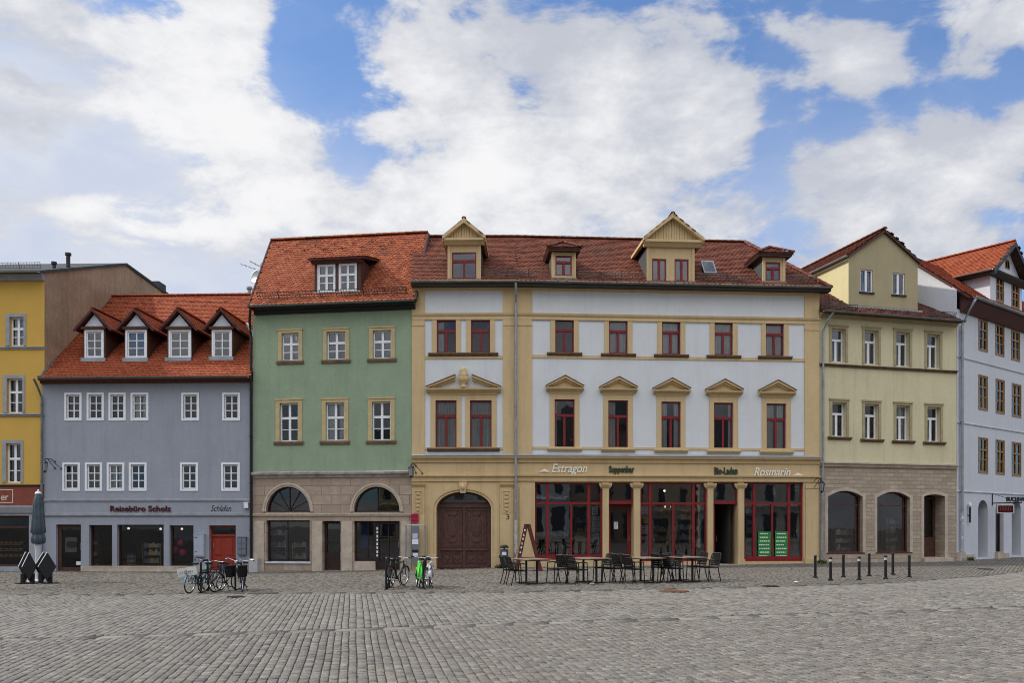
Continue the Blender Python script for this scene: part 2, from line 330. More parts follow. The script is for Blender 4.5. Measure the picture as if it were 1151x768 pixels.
def wall(mb, F, u0, u1, z0, z1, ops, depth=.28, m=0, mr=0):
    ops = [o for o in ops if o['u1'] > u0 and o['u0'] < u1 and o['z1'] > z0 and o['z0'] < z1]
    us = sorted({u0, u1, *[q for o in ops for q in (o['u0'], o['u1']) if u0 < q < u1]}); zs = sorted({z0, z1, *[q for o in ops for q in (o['z0'], o['z1']) if z0 < q < z1]})
    for i in range(len(us)-1):
        j = 0
        while j < len(zs)-1:
            uc = (us[i]+us[i+1])/2
            def inside(k): 
                zc = (zs[k]+zs[k+1])/2; return any(o['u0'] < uc < o['u1'] and o['z0'] < zc < o['z1'] for o in ops)
            if not inside(j): mb.poly([F.P(us[i], 0, zs[j]), F.P(us[i+1], 0, zs[j]), F.P(us[i+1], 0, zs[j+1]), F.P(us[i], 0, zs[j+1])], m)
            j += 1
    for o in ops:
        a, b, c, d = o['u0'], o['u1'], max(o['z0'], z0), o['z1']; D = o.get('depth', depth); zt = d-(o.get('arch') or 0)
        mb.poly([F.P(a, 0, c), F.P(a, D, c), F.P(a, D, zt), F.P(a, 0, zt)], mr); mb.poly([F.P(b, 0, c), F.P(b, D, c), F.P(b, D, zt), F.P(b, 0, zt)], mr)
        mb.poly([F.P(a, 0, c), F.P(b, 0, c), F.P(b, D, c), F.P(a, D, c)], mr)
        if o.get('arch'):
            ps = arcpts(o)
            for (p, q) in zip(ps, ps[1:]):
                mb.poly([F.P(*(p[0], 0, p[1])), F.P(q[0], 0, q[1]), F.P(q[0], 0, d), F.P(p[0], 0, d)], m)
                mb.poly([F.P(p[0], 0, p[1]), F.P(q[0], 0, q[1]), F.P(q[0], D, q[1]), F.P(p[0], D, p[1])], mr)
        else: mb.poly([F.P(a, 0, d), F.P(b, 0, d), F.P(b, D, d), F.P(a, D, d)], mr)
def rect(F, x0, y0, x1, y1, **k):
    xm = (x0+x1)/2
    return dict(u0=F.u(x0), u1=F.u(x1), z1=F.zc(y0, xm), z0=F.zc(y1, xm), **k)
BARS = dict(six=[('v', .5, 0, 1, .05), ('h', .333, 0, 1, .035), ('h', .667, 0, 1, .035)],
            cross=[('v', .5, 0, 1, .1), ('h', .62, 0, 1, .1), ('h', .3, 0, 1, .035)],
            tee=[('h', .68, 0, 1, .11), ('v', .5, 0, .68, .09)],
            tee2=[('h', .69, 0, 1, .1), ('v', .5, 0, .69, .11)],
            two=[('v', .5, 0, 1, .1)],
            plain=[], wood=[('v', .5, 0, 1, .09), ('h', .36, 0, 1, .05), ('h', .68, 0, 1, .07)])
def window(F, parent, op, kind, fm, gm, rec=.14, b=.07, curtain=None, name='window', lab=None, bars=None, casing=None, dep=.07):
    """frame mesh + pane (+ curtain) set into opening op"""
    u0, u1, z0, z1 = op['u0'], op['u1'], op['z0'], op['z1']; mb = MB(); W = u1-u0; H = z1-z0; rise = op.get('arch') or 0
    y0, y1 = rec-dep/2, rec+dep/2
    if rise:
        ps = arcpts(op); uc = (u0+u1)/2; ins = []
        for (u, z) in ps:
            d = Vector((uc-u, (z0+z1)/2*.0+(z1-rise)-z)); d = d.normalized() if d.length > 1e-6 else Vector((0, -1)); ins.append((u+d.x*b, z+d.y*b))
        for (p, q, pi, qi) in zip(ps, ps[1:], ins, ins[1:]): mb.prism(F, [p, q, qi, pi], y0, y1)
        for (a, c) in ((u0, u0+b), (u1-b, u1)): 
            if z1-rise-z0 > .02: mb.box(F, a, c, y0, y1, z0, z1-rise)
        mb.box(F, u0+b, u1-b, y0, y1, z0, z0+b)
    else:
        mb.box(F, u0, u0+b, y0, y1, z0, z1); mb.box(F, u1-b, u1, y0, y1, z0, z1); mb.box(F, u0+b, u1-b, y0, y1, z0, z0+b); mb.box(F, u0+b, u1-b, y0, y1, z1-b, z1)
    if casing:
        for (a, c, d, e) in ((u0-casing, u0, z0-casing, z1+casing), (u1, u1+casing, z0-casing, z1+casing), (u0, u1, z0-casing, z0), (u0, u1, z1, z1+casing)): mb.box(F, a, c, -.025, .05, d, e)
    iu0, iu1, iz0, iz1 = u0+b, u1-b, z0+b, z1-b
    for (k, p, q0, q1, t) in (BARS[kind] if bars is None else bars):
        e = .004 if k == 'h' else -.003; t2 = .4 if t < .06 else 1
        yc0, yc1 = (y0-e, y1+e) if t2 == 1 else (rec-.015-e, rec+.02+e)
        if k == 'v': c = iu0+(iu1-iu0)*p; mb.box(F, c-t/2, c+t/2, yc0, yc1, iz0+(iz1-iz0)*q0, iz0+(iz1-iz0)*q1)
        elif k == 'h': c = iz0+(iz1-iz0)*p; mb.box(F, iu0+(iu1-iu0)*q0, iu0+(iu1-iu0)*q1, yc0, yc1, c-t/2, c+t/2)
        else:   # ('r', angle) spoke of a fanlight
            a = R(p); rr = (u1-u0)/2-b*.5; uc = (u0+u1)/2; zc = z0+b; du, dz = math.cos(a)*rr, math.sin(a)*min(rr, z1-b-zc); nx, nz = -math.sin(a)*t/2, math.cos(a)*t/2
            mb.prism(F, [(uc-nx, zc-nz), (uc+du-nx, zc+dz-nz), (uc+du+nx, zc+dz+nz), (uc+nx, zc+nz)], y0+.01, y1-.01)
    o = mb.build(name, fm, parent)
    if lab: o['label'] = lab
    g = MB(); e = .02
    if rise: g.poly([F.P(u0+e, rec+.011, z0+e), F.P(u1-e, rec+.011, z0+e)]+[F.P(u, rec+.011, z) for u, z in reversed(arcpts(op))])
    else: ta, tb = (random.uniform(-.012, .012) for _ in (0, 1)); yr = rec+.011; g.poly([F.P(u0+e, yr-ta-tb, z0+e), F.P(u1-e, yr+ta-tb, z0+e), F.P(u1-e, yr+ta+tb, z1-e), F.P(u0+e, yr-ta+tb, z1-e)])
    g.build('pane', gm, o, recalc=False)
    if curtain:
        c = MB(); 
        for (a, d) in curtain:
            n = max(6, int((d-a)*W/.035)); ph = random.random()*6
            pr = [(u0+W*(a+(d-a)*i/n), rec+.1+.022*math.sin(i*1.9+ph)+.01*math.sin(i*.7)) for i in range(n+1)]
            for p, q in zip(pr, pr[1:]): c.poly([F.P(p[0], p[1], z0+.04), F.P(q[0], q[1], z0+.04), F.P(q[0], q[1], z1-.04), F.P(p[0], p[1], z1-.04)])
        c.build('curtain', m_curt, o, smooth=True, recalc=False)
    return o
def interior(F, parent, u0, u1, zs, mats, depth=3.0, divs=()):
    mb = MB(); ys = .3
    mb.poly([F.P(u0, depth, zs[0]), F.P(u1, depth, zs[0]), F.P(u1, depth, zs[-1]), F.P(u0, depth, zs[-1])])
    for z in zs: mb.poly([F.P(u0, ys, z), F.P(u1, ys, z), F.P(u1, depth, z), F.P(u0, depth, z)])
    for u in (u0, u1, *divs): mb.poly([F.P(u, ys, zs[0]), F.P(u, depth, zs[0]), F.P(u, depth, zs[-1]), F.P(u, ys, zs[-1])])
    return mb.build('room', mats, parent, recalc=False)
# ------------------------------------------------------------------ roof tiles
def pip(p, poly):
    x, y = p; c = False; n = len(poly)
    for i in range(n):
        x1, y1 = poly[i]; x2, y2 = poly[(i+1) % n]
        if (y1 > y) != (y2 > y) and x < (x2-x1)*(y-y1)/(y2-y1)+x1: c = not c
    return c
def tiles(mb, pts, m=0, w=.19, ex=.165, slab=.1, mslab=1, holes=()):
    """a roof face: slab plus overlapping plain tiles; pts planar, counter-clockwise from outside"""
    pts = [Vector(p) for p in pts]; n = Vector((0, 0, 0)); c = sum(pts, Vector((0, 0, 0)))/len(pts)
    for i in range(len(pts)): n += (pts[i]-c).cross(pts[(i+1) % len(pts)]-c)
    n.normalize()
    if n.z < 0: n = -n
    U = Vector((0, 0, 1)).cross(n).normalized(); V = n.cross(U)
    if V.z < 0: V = -V
    o = pts[0]; P2 = [((p-o).dot(U), (p-o).dot(V)) for p in pts]
    mb.extr([p-n*.02 for p in pts], [p-n*(slab+.02) for p in pts], mslab)
    a0, a1 = min(p[0] for p in P2), max(p[0] for p in P2); b0, b1 = min(p[1] for p in P2), max(p[1] for p in P2)
    rows = int((b1-b0)/ex)+1
    for r in range(rows):
        b = b0+(r+.02)*ex; off = (r % 2)*w/2
        for k in range(int((a1-a0)/w)+2):
            a = a0+off+(k-.5)*w+random.uniform(-.006, .006)
            if not pip((a+.0, b+ex*.5), P2): continue
            t = random.uniform(.018, .03); L = ex*1.25; j = random.uniform(-.008, .008); hw = w*.485
            q = lambda x, y, h: o+U*(a+x)+V*(b+y)+n*h
            sh = [(-hw, ex*.28), (-hw*.62, ex*.07), (0, -.012+j), (hw*.62, ex*.07), (hw, ex*.28)]
            top = [q(x, y+j, t+.004) for x, y in sh]; up = [q(hw, L, .004), q(-hw, L, .004)]; bot = [q(x, y+j, t-.018) for x, y in sh]
            nb = len(mb.v); mb.v += [tuple(v) for v in top+up+bot]
            mb.f.append((nb, nb+1, nb+2, nb+3, nb+4, nb+5, nb+6)); mb.m.append(m)
            for i in range(4): mb.f.append((nb+i, nb+7+i, nb+8+i, nb+i+1)); mb.m.append(m)
def ridge(mb, a, b, r=.11, m=0, step=.34):
    a, b = Vector(a), Vector(b); L = (b-a).length; n = max(1, int(L/step)); d = (b-a)/n
    for i in range(n):
        p = a+d*i; q = a+d*(i+1.06); s = d.normalized().cross(Vector((0, 0, 1))).normalized(); up = s.cross(d).normalized()
        A = []; B = []
        for k in range(7):
            t = math.pi*k/6; A.append(p+s*math.cos(t)*r*1.08+up*math.sin(t)*r*.8); B.append(q+s*math.cos(t)*r*.94+up*math.sin(t)*r*.68)
        mb.extr(A, B, m)
def gutter(a, b, parent, name='gutter', r=.075, mm=None, tilt=0):
    a, b = Vector(a), Vector(b); d = (b-a).normalized(); s = d.cross(Vector((0, 0, 1))); mb = MB(); A = []; B = []
    for rr in (r, r-.012):
        seq = range(9) if rr == r else range(8, -1, -1)
        for k in seq:
            t = math.pi+math.pi*k/8; off = s*math.cos(t)*rr+Vector((0, 0, 1))*math.sin(t)*rr; A.append(a+off); B.append(b+off)
    mb.extr(A, B); return mb.build(name, mm or m_gutter, parent)
def snowguard(parent, a, b, n, up, h=.2, mm=None):
    a, b = Vector(a), Vector(b); L = (b-a).length; mb = MB(); k = max(2, int(L/.9)); up = Vector(up)
    for f in (.1, .55, 1.): mb.tube([a+up*h*f, b+up*h*f], .014, 4)
    for i in range(int(L/.12)+1): p = a+(b-a)*(i*.12/L); mb.tube([p+up*h*.08, p+up*h], .009, 3)
    for i in range(k+1): p = a+(b-a)*i/k; mb.tube([p-up*.12, p+up*h*1.1], .014, 4)
    return mb.build('snow_guard', mm or m_gutter, parent)
def pipe(parent, pts, r=.05, mm=None, name='downpipe', rings=True):
    mb = MB(); pts = [Vector(p) for p in pts]; mb.tube(pts, r, 10)
    for p, q in zip(pts, pts[1:]):
        L = (q-p).length
        if rings and L > 1.5:
            for i in range(int(L/2)+1):
                c = p+(q-p)*min(.97, (i*2+.3)/L); d = (q-p).normalized()*.03; mb.tube([c-d, c+d], r*1.22, 10)
    return mb.build(name, mm or m_zinc, parent, smooth=False)
# ------------------------------------------------------------------ ground
GX = [-40, -11, -4.2, .9, 12.6, 20, 40]; GZ = [0, 0, .13, .25, .36, .40, .5]
def gz(x, y):
    t = np.clip((np.asarray(y, float)-10)/15, 0, 1); return np.interp(x, GX, GZ)*(t*t*(3-2*t))
def gzf(x, y): return float(gz(x, y))
RUN = lambda x: 16.3+.19*x
KX = [-60, -20, -7.5, 0, 6.9, 10.7, 14.7, 17.7, 30, 60]; KY = [24.5, 24.5, 24, 22.4, 23.3, 24.2, 26.9, 29.5, 38, 50]
KERB = lambda x: np.interp(x, KX, KY)
def npmesh(name, V, Fq, mats, smooth=False):
    me = bpy.data.meshes.new(name); me.vertices.add(len(V)); me.vertices.foreach_set('co', V.astype(np.float32).ravel())
    nF, k = Fq.shape; me.loops.add(nF*k); me.loops.foreach_set('vertex_index', Fq.astype(np.int32).ravel())
    me.polygons.add(nF); me.polygons.foreach_set('loop_start', np.arange(0, nF*k, k, dtype=np.int32)); me.polygons.foreach_set('loop_total', np.full(nF, k, dtype=np.int32))
    for m in mats: me.materials.append(m)
    me.update(calc_edges=True); o = bpy.data.objects.new(name, me); COL.objects.link(o); return o
xs = np.concatenate([np.linspace(-400, -45, 12), np.linspace(-42, 42, 85), np.linspace(45, 400, 12)]); ys = np.concatenate([np.linspace(-400, -5, 12), np.linspace(0, 60, 61), np.linspace(70, 500, 12)])
GXX, GYY = np.meshgrid(xs, ys); V = np.stack([GXX.ravel(), GYY.ravel(), gz(GXX, GYY).ravel()-.03], 1)
nx = len(xs); I = np.arange(len(ys)-1)[:, None]*nx+np.arange(nx-1)[None]; Fq = np.stack([I, I+1, I+1+nx, I+nx], -1).reshape(-1, 4)
m_joint = mat('sand_joint', (.13, .118, .10), .95, .3, 6, .5, 30)
gr = npmesh('ground', V, Fq, [m_joint]); gr['kind'] = 'structure'
def setts(name, keep, rot, wrow, lmin, lmax, mats, gap=.012, amp=.005, xr=(-34, 36), yr=(4, 41)):
    c, s = math.cos(rot), math.sin(rot); quads = []
    cx = np.array([xr[0], xr[1], xr[0], xr[1]]); cy = np.array([yr[0], yr[0], yr[1], yr[1]])
    a = cx*c+cy*s; b = -cx*s+cy*c
    A = []; B = []; LA = []; WB = []
    bb = b.min()
    while bb < b.max():
        w = wrow*rng.uniform(.85, 1.15); n = int((a.max()-a.min())/(lmin+lmax)*2)+2
        ln = rng.uniform(lmin, lmax, n); st = a.min()+rng.uniform(-.2, 0)+np.concatenate([[0], np.cumsum(ln)[:-1]])
        A.append(st+ln/2); LA.append(ln); B.append(np.full(n, bb+w/2)); WB.append(np.full(n, w)); bb += w
    A, B, LA, WB = map(np.concatenate, (A, B, LA, WB))
    B = B+.004*np.sin(A*.9+B*.35)+.003*np.sin(A*2.3-B*.8); X = A*c-B*s; Y = A*s+B*c
    k = keep(X, Y) & (np.abs(X) < .66*Y+4.5) & (Y > yr[0]) & (Y < yr[1]); A, B, LA, WB, X, Y = (q[k] for q in (A, B, LA, WB, X, Y))
    N = len(A); hl = LA/2-gap/2-rng.uniform(0, .005, N); hw = WB/2-gap/2-rng.uniform(0, .005, N); ins = .010
    Z = gz(X, Y)+rng.normal(0, amp, N)+.006*np.sin(X*1.3+Y*.4)*np.sin(Y*.9-X*.3); yaw = rng.normal(0, .018, N); tx = rng.normal(0, .010, N); ty = rng.normal(0, .010, N)
    P = np.zeros((N, 12, 3))
    sg = np.array([(-1, -1), (1, -1), (1, 1), (-1, 1)])
    for j, (sa, sb) in enumerate(sg):
        for lay, (dl, dz) in enumerate(((0, -.035), (0.002, -.004), (ins, 0))):
            la = sa*(hl-dl+rng.normal(0, .0025, N)); lb = sb*(hw-dl+rng.normal(0, .0025, N))
            la2 = la*np.cos(yaw)-lb*np.sin(yaw); lb2 = la*np.sin(yaw)+lb*np.cos(yaw)
            aa = A+la2; bb2 = B+lb2
            P[:, lay*4+j, 0] = aa*c-bb2*s; P[:, lay*4+j, 1] = aa*s+bb2*c; P[:, lay*4+j, 2] = Z+dz+tx*la+ty*lb
    fq = [[8, 9, 10, 11]]+[[i, (i+1) % 4, 4+(i+1) % 4, 4+i] for i in range(4)]+[[4+i, 4+(i+1) % 4, 8+(i+1) % 4, 8+i] for i in range(4)]
    Fq = (np.arange(N)[:, None, None]*12+np.array(fq)[None]).reshape(-1, 4)
    o = npmesh(name, P.reshape(-1, 3), Fq, mats); o['kind'] = 'structure'; return o
m_sett = islandmat('granite_sett', [(0.129, 0.117, 0.101), (0.199, 0.180, 0.154), (0.221, 0.201, 0.168), (0.258, 0.236, 0.204), (0.169, 0.158, 0.147), (0.214, 0.183, 0.144), (0.313, 0.289, 0.251)], .75, (0.103, 0.085, 0.061), .35, .5, .75, .3, .3, .6, 60, .3, 26)
m_sett2 = islandmat('strip_sett', [(0.148, 0.135, 0.117), (0.202, 0.186, 0.160), (0.235, 0.214, 0.184), (0.270, 0.247, 0.212)], .75, (0.103, 0.090, 0.070), .3, .5, .75, .3, .25, .5, 60, .3, 26)
m_pav = islandmat('pavement_sett', [(0.111, 0.099, 0.084), (0.153, 0.135, 0.112), (0.160, 0.146, 0.119), (0.187, 0.162, 0.127), (0.139, 0.130, 0.114)], .75, (0.062, 0.052, 0.039), .3, .48, .72, .5, .22, .4, 60, .35)
m_slab = islandmat('granite_slab', [(0.248, 0.239, 0.217), (0.278, 0.266, 0.241), (0.300, 0.284, 0.254)], .7, (0.124, 0.110, 0.094), .5, .5, .75, .4, .15, .3, 60, .35)
ROW = math.pi/2+R(10.5)
setts('square_paving', lambda x, y: y < RUN(x)-.2, ROW, .125, .09, .17, [m_sett], .008, .003, yr=(4, 26))
setts('street_paving', lambda x, y: (y > RUN(x)+.2) & (y < KERB(x)-.13), ROW, .135, .16, .30, [m_sett2], .009, .003, yr=(8, 41))
setts('sidewalk_paving', lambda x, y: y > KERB(x)+.13, R(58), .13, .14, .24, [m_pav], .013, .005, yr=(20, 42))
def strip(name, line, wid, seg, mats, x0, x1, dz=.0):
    P = []; Fq = []; x = x0; n = 0
    while x < x1:
        L = seg*random.uniform(.85, 1.15); a = x+.006; b = x+L-.006; z = random.uniform(-.003, .003)+dz
        for (xx, e) in ((a, -wid/2), (b, -wid/2), (b, wid/2), (a, wid/2)):
            y = float(line(xx))+e; P += [(xx, y, gzf(xx, y)-.04), (xx, y, gzf(xx, y)+z)]
        q = n*8; Fq += [[q+1, q+3, q+5, q+7], [q, q+2, q+3, q+1], [q+2, q+4, q+5, q+3], [q+4, q+6, q+7, q+5], [q+6, q, q+1, q+7]]; n += 1; x += L
    o = npmesh(name, np.array(P), np.array(Fq), mats); o['kind'] = 'structure'; return o
strip('drainage_channel', RUN, .3, .8, [m_sett2], -22, 24, -.008)
strip('kerb', KERB, .2, .9, [mat('kerb_stone', (.12, .115, .105), .8, .2, 4)], -30, 24, .012)
# ================================================================== lettering
def lettering(name, s, F, px0, px1, pyb, hpx, m, parent=None, y=-.02, ext=.02, shear=0., bold=0., label=None, cat='sign'):
    cu = bpy.data.curves.new('t', 'FONT'); cu.body = s; cu.size = 1; cu.extrude = ext/2; cu.shear = shear; cu.offset = bold; cu.resolution_u = 3
    t = bpy.data.objects.new('t', cu); COL.objects.link(t); bpy.context.view_layer.update()
    me = bpy.data.meshes.new_from_object(t.evaluated_get(bpy.context.evaluated_depsgraph_get())); bpy.data.objects.remove(t); bpy.data.curves.remove(cu)
    co = [v.co.copy() for v in me.vertices]; x0 = min(c.x for c in co); x1 = max(c.x for c in co); h = max(c.y for c in co)
    u0, z0 = F.fp(px0, pyb, y); u1, z1 = F.fp(px1, pyb, y); zt = F.zc(pyb-hpx, (px0+px1)/2, y)-F.zc(pyb, (px0+px1)/2, y)
    mb = MB()
    for p in me.polygons: mb.f.append(tuple(p.vertices)); mb.m.append(0)
    mb.v = [tuple(F.P(u0+(u1-u0)*(c.x-x0)/(x1-x0), y-c.z, z0+(z1-z0)*(c.x-x0)/(x1-x0)+c.y/h*zt)) for c in co]
    bpy.data.meshes.remove(me)
    o = mb.build(name, m, parent, loc=None if parent else F.P((u0+u1)/2, 0, z0))
    if label and not parent: tag(o, label, cat)
    elif label: o['label'] = label
    return o
def lantern(F, px, py, side, label, drop=.0):
    """wrought iron wall lantern hanging from a bracket that stands out of the wall"""
    u, z = F.fp(px, py); yb = -.75
    e = empty('wall_lantern', F.P(u, 0, z), F.rz, label, 'lantern')
    b = MB(); b.tube([F.P(u, 0, z), F.P(u, -.35, z+.10), F.P(u, yb, z+.05)], .016, 6); b.tube([F.P(u, 0, z-.3), F.P(u, -.3, z-.12), F.P(u, -.55, z+.06)], .014, 6)
    b.tube([F.P(u+side*.28, 0, z-.32), F.P(u+side*.12, -.35, z-.05), F.P(u, -.6, z+.06)], .012, 6)
    for (uu, zz) in ((u, z), (u, z-.3), (u+side*.28, z-.32)): b.lathe(F.P(uu, -.01, zz)-Vector((0, 0, .035)), [(.01, 0), (.035, .02), (.035, .05), (.01, .07)], 8)
    b.build('bracket', m_dark, e)
    c = F.P(u, yb, z-.02-drop)
    l = MB(); l.lathe(c+Vector((0, 0, -.1)), [(.03, .13), (.035, .09), (.11, .03), (.14, .0), (.13, -.012), (.02, -.012)], 6); l.lathe(c+Vector((0, 0, -.46)), [(.02, -.06), (.06, -.02), (.085, 0), (.085, .02), (.01, .02)], 6)
    for k in range(6):
        a = math.pi*2*k/6; d = Vector((math.cos(a), math.sin(a), 0)); l.tube([c+d*.08+Vector((0, 0, -.45)), c+d*.125+Vector((0, 0, -.1))], .009, 4)
    l.build('lantern_frame', m_dark, e)
    g = MB(); g.lathe(c+Vector((0, 0, -.44)), [(.075, 0), (.118, .33)], 6); g.build('lantern_glass', mat('frosted_lantern_glass', (.25, .27, .28), .3, .05), e)
    return e
# ================================================================== BLUE HOUSE
FB = Frame(47, 37.0, 284, 36.6); LB = FB.L
hb = empty('town_house', FB.P(LB/2, 0, 0), FB.rz, 'blue grey rendered house with orange tiled roof, four gabled dormers and a dark shop row', 'house')
ztop = FB.zc(431, 165); ops = []
up = [(71.6, 93), (96.6, 118), (121.2, 142.5), (146, 168), (203, 225), (249, 271)]; lo = [(69.3, 91), (94.6, 116), (119.2, 141), (144, 166), (201.5, 223.8), (247.7, 270.6)]
wo = []
for a, b in up: wo.append(rect(FB, a+3.2, 444, b-3.2, 471))
for a, b in lo: wo.append(rect(FB, a+3.2, 522.5, b-3.2, 550))
for o in wo: o['depth'] = .16
shop = [(rect(FB, 63, 590, 91, 643.4), 'door'), (rect(FB, 100, 590.5, 126, 637), 'w'), (rect(FB, 131.5, 590.2, 184, 637), 'w'), (rect(FB, 190.5, 591, 217.5, 637), 'w'), (rect(FB, 235, 591, 265, 642.5), 'red')]
wb = MB(); wall(wb, FB, 0, LB-.01, -.1, ztop, wo+[s[0] for s in shop], .3)
for u in (.01, LB-.02): wb.poly([FB.P(u, 0, -.1), FB.P(u, 11.6, -.1), FB.P(u, 11.6, ztop), FB.P(u, 5.9, FB.zc(336, 117, 5.9)), FB.P(u, 0, ztop)])
wb.poly([FB.P(0, 11.6, -.1), FB.P(LB, 11.6, -.1), FB.P(LB, 11.6, ztop), FB.P(0, 11.6, ztop)])
wb.build('wall', m_blue, hb, recalc=False)
interior(FB, hb, .1, LB-.1, [0, 3.9, 6.2, ztop-.05], m_room, 3.2, (4.0, 8.2))
for i, o in enumerate(wo):
    window(FB, hb, o, 'six', m_winw, m_glass, .08, .055, casing=.085, curtain=[(.0, .45), (.6, 1)] if i in (3, 8) else None)
# trim
for n, y0, y1, pr in (('string_course', 561, 564.6, .05), ('string_course', 577, 581.2, .07)):
    z1, z0 = FB.zc(y0, 165), FB.zc(y1, 165); b = MB(); b.prof(FB, 0, LB-.02, [(0.01, z0), (-pr*.4, z0), (-pr, z0+(z1-z0)*.45), (-pr, z1-.015), (-.01, z1)]); b.build(n, m_greyst, hb)
z1 = FB.zc(424, 165); b = MB(); b.prof(FB, 0, LB-.02, [(0, ztop-.0), (-.12, ztop), (-.16, ztop+.1), (-.3, ztop+.12), (-.33, z1+.02), (0, z1+.05)]); b.build('eaves_board', m_maroon, hb)
b = MB(); zz0 = -.05; zz1 = FB.zc(637.3, 150)
for a, c in ((91.2, 234.6),): b.box(FB, FB.u(a), FB.u(c), -.04, .02, zz0, zz1)
b.build('plinth', m_stonelt, hb)
# shop openings
d = shop[0][0]; b = MB(); u0, u1, z0, z1 = d['u0'], d['u1'], d['z0'], d['z1']
for (a, c, e, f) in ((u0, u0+.16, z0, z1), (u1-.1, u1, z0, z1), (u0+.16, u1-.1, z0, z0+.2), (u0+.16, u1-.1, z1-.12, z1)): b.box(FB, a, c, .14, .2, e, f)
do = b.build('shop_door', m_dkwood, hb); g = MB(); g.poly([FB.P(u0, .17, z0), FB.P(u1, .17, z0), FB.P(u1, .17, z1), FB.P(u0, .17, z1)]); g.build('pane', m_glassbk, do, recalc=False)
b = MB(); b.tube([FB.P(u1-.05, .08, z0+.95), FB.P(u1-.05, .08, z0+1.25)], .014, 6); b.build('handle', m_zinc, do)
b = MB(); b.box(FB, u0+.3, u0+.36+.45, .185, .19, z0+.85, z0+1.5); b.build('notice', mat('faint_notice', (.25, .26, .26), .8), do)
b = MB(); cu_, cz_ = FB.fp(78.3, 612.5); b.prism(FB, [(cu_+.24*math.cos(t*math.pi/10), cz_+.15*math.sin(t*math.pi/10)) for t in range(20)], .150, .165); b.build('oval_sticker', m_black, do)
b = MB(); a_, c_ = FB.fp(84, 633), FB.fp(89, 637); b.box(FB, a_[0], c_[0], .12, .135, c_[1]+.05, a_[1]+.05); b.build('paper_notice', m_paper, do)
for o, k in shop[1:4]:
    w_ = window(FB, hb, o, 'plain', m_dkwood, m_glassbk, .2, .05, name='shop_window')
    b = MB(); b.box(FB, o['u0']-.0, o['u1'], -.05, .2, o['z0']-.06, o['z0']+.005); b.build('sill', m_stonelt, w_)
d = shop[4][0]; u0, u1, z0, z1 = d['u0'], d['u1'], d['z0'], d['z1']; uc = (u0+u1)/2; zt = z0+(z1-z0)*.78
b = MB(); b.box(FB, u0, u0+.07, .16, .26, z0, z1); b.box(FB, u1-.07, u1, .16, .26, z0, z1); b.box(FB, u0+.07, u1-.07, .16, .26, z1-.07, z1); b.box(FB, u0+.07, u1-.07, .15, .27, zt-.05, zt+.05)
for s in (0, 1):
    a, c = (u0+.07, uc-.003) if s == 0 else (uc+.003, u1-.07); b.box(FB, a, c, .2, .25, z0+.02, zt-.05)
    for f0, f1 in ((.06, .36), (.42, .95)):
        h = zt-.05-z0; b.box(FB, a+.09, c-.09, .185, .2, z0+h*f0+.04, z0+h*f1)
        b.box(FB, a+.14, c-.14, .172, .185, z0+h*f0+.09, z0+h*f1-.05)
do = b.build('front_door', m_doorred, hb); do['label'] = 'dark red panelled double door under a fanlight'
g = MB(); g.poly([FB.P(u0, .21, zt), FB.P(u1, .21, zt), FB.P(u1, .21, z1), FB.P(u0, .21, z1)]); g.build('pane', m_glassbk, do, recalc=False)
b = MB(); b.tube([FB.P(u0+.15, .15, z0+1.0), FB.P(u0+.15, .15, z0+1.2)], .018, 6); b.build('handle', m_zinc, do)
b = MB(); b.box(FB, u0-.1, u1+.1, -.2, .28, -.05, z0+.02); b.build('doorstep', m_stonelt, hb)
# roof
ze = FB.zc(424, 165, -.35); yr_ = 5.9; zr = FB.zc(333, 180, yr_); uL = FB.u(47, -.35)-.05; uR0 = FB.u(117, yr_)
b = MB(); tiles(b, [FB.P(uL, -.4, ze), FB.P(LB-.03, -.4, ze), FB.P(LB-.03, yr_, zr), FB.P(uR0, yr_, zr)], ex=.15)
b.extr([FB.P(uL, yr_, zr-.05), FB.P(LB-.03, yr_, zr-.05), FB.P(LB-.03, 12.2, ze), FB.P(uL, 12.2, ze)], [FB.P(uL, yr_, zr-.2), FB.P(LB-.03, yr_, zr-.2), FB.P(LB-.03, 12.2, ze-.15), FB.P(uL, 12.2, ze-.15)], 1)
ridge(b, FB.P(uR0, yr_, zr+.02), FB.P(LB-.05, yr_, zr+.02), .12)
rb = b.build('roof', [m_tile_or, m_tile_or], hb, recalc=False)
b = MB(); q = (FB.P(uL+.02, -.4, ze+.03), FB.P(uR0, yr_, zr+.05)); b.tube(q, .06, 6); b.build('verge', mat('grey_verge_mortar', (.14, .13, .12), .9, .3), rb)
gutter(FB.P(uL, -.48, ze-.0), FB.P(LB-.03, -.48, ze-.0), hb)
sl = (zr-ze)/(yr_+.4); roofY = lambda z: -.4+(z-ze)/sl; roofZ = lambda y: ze+(y+.4)*sl
for i in range(9): pass
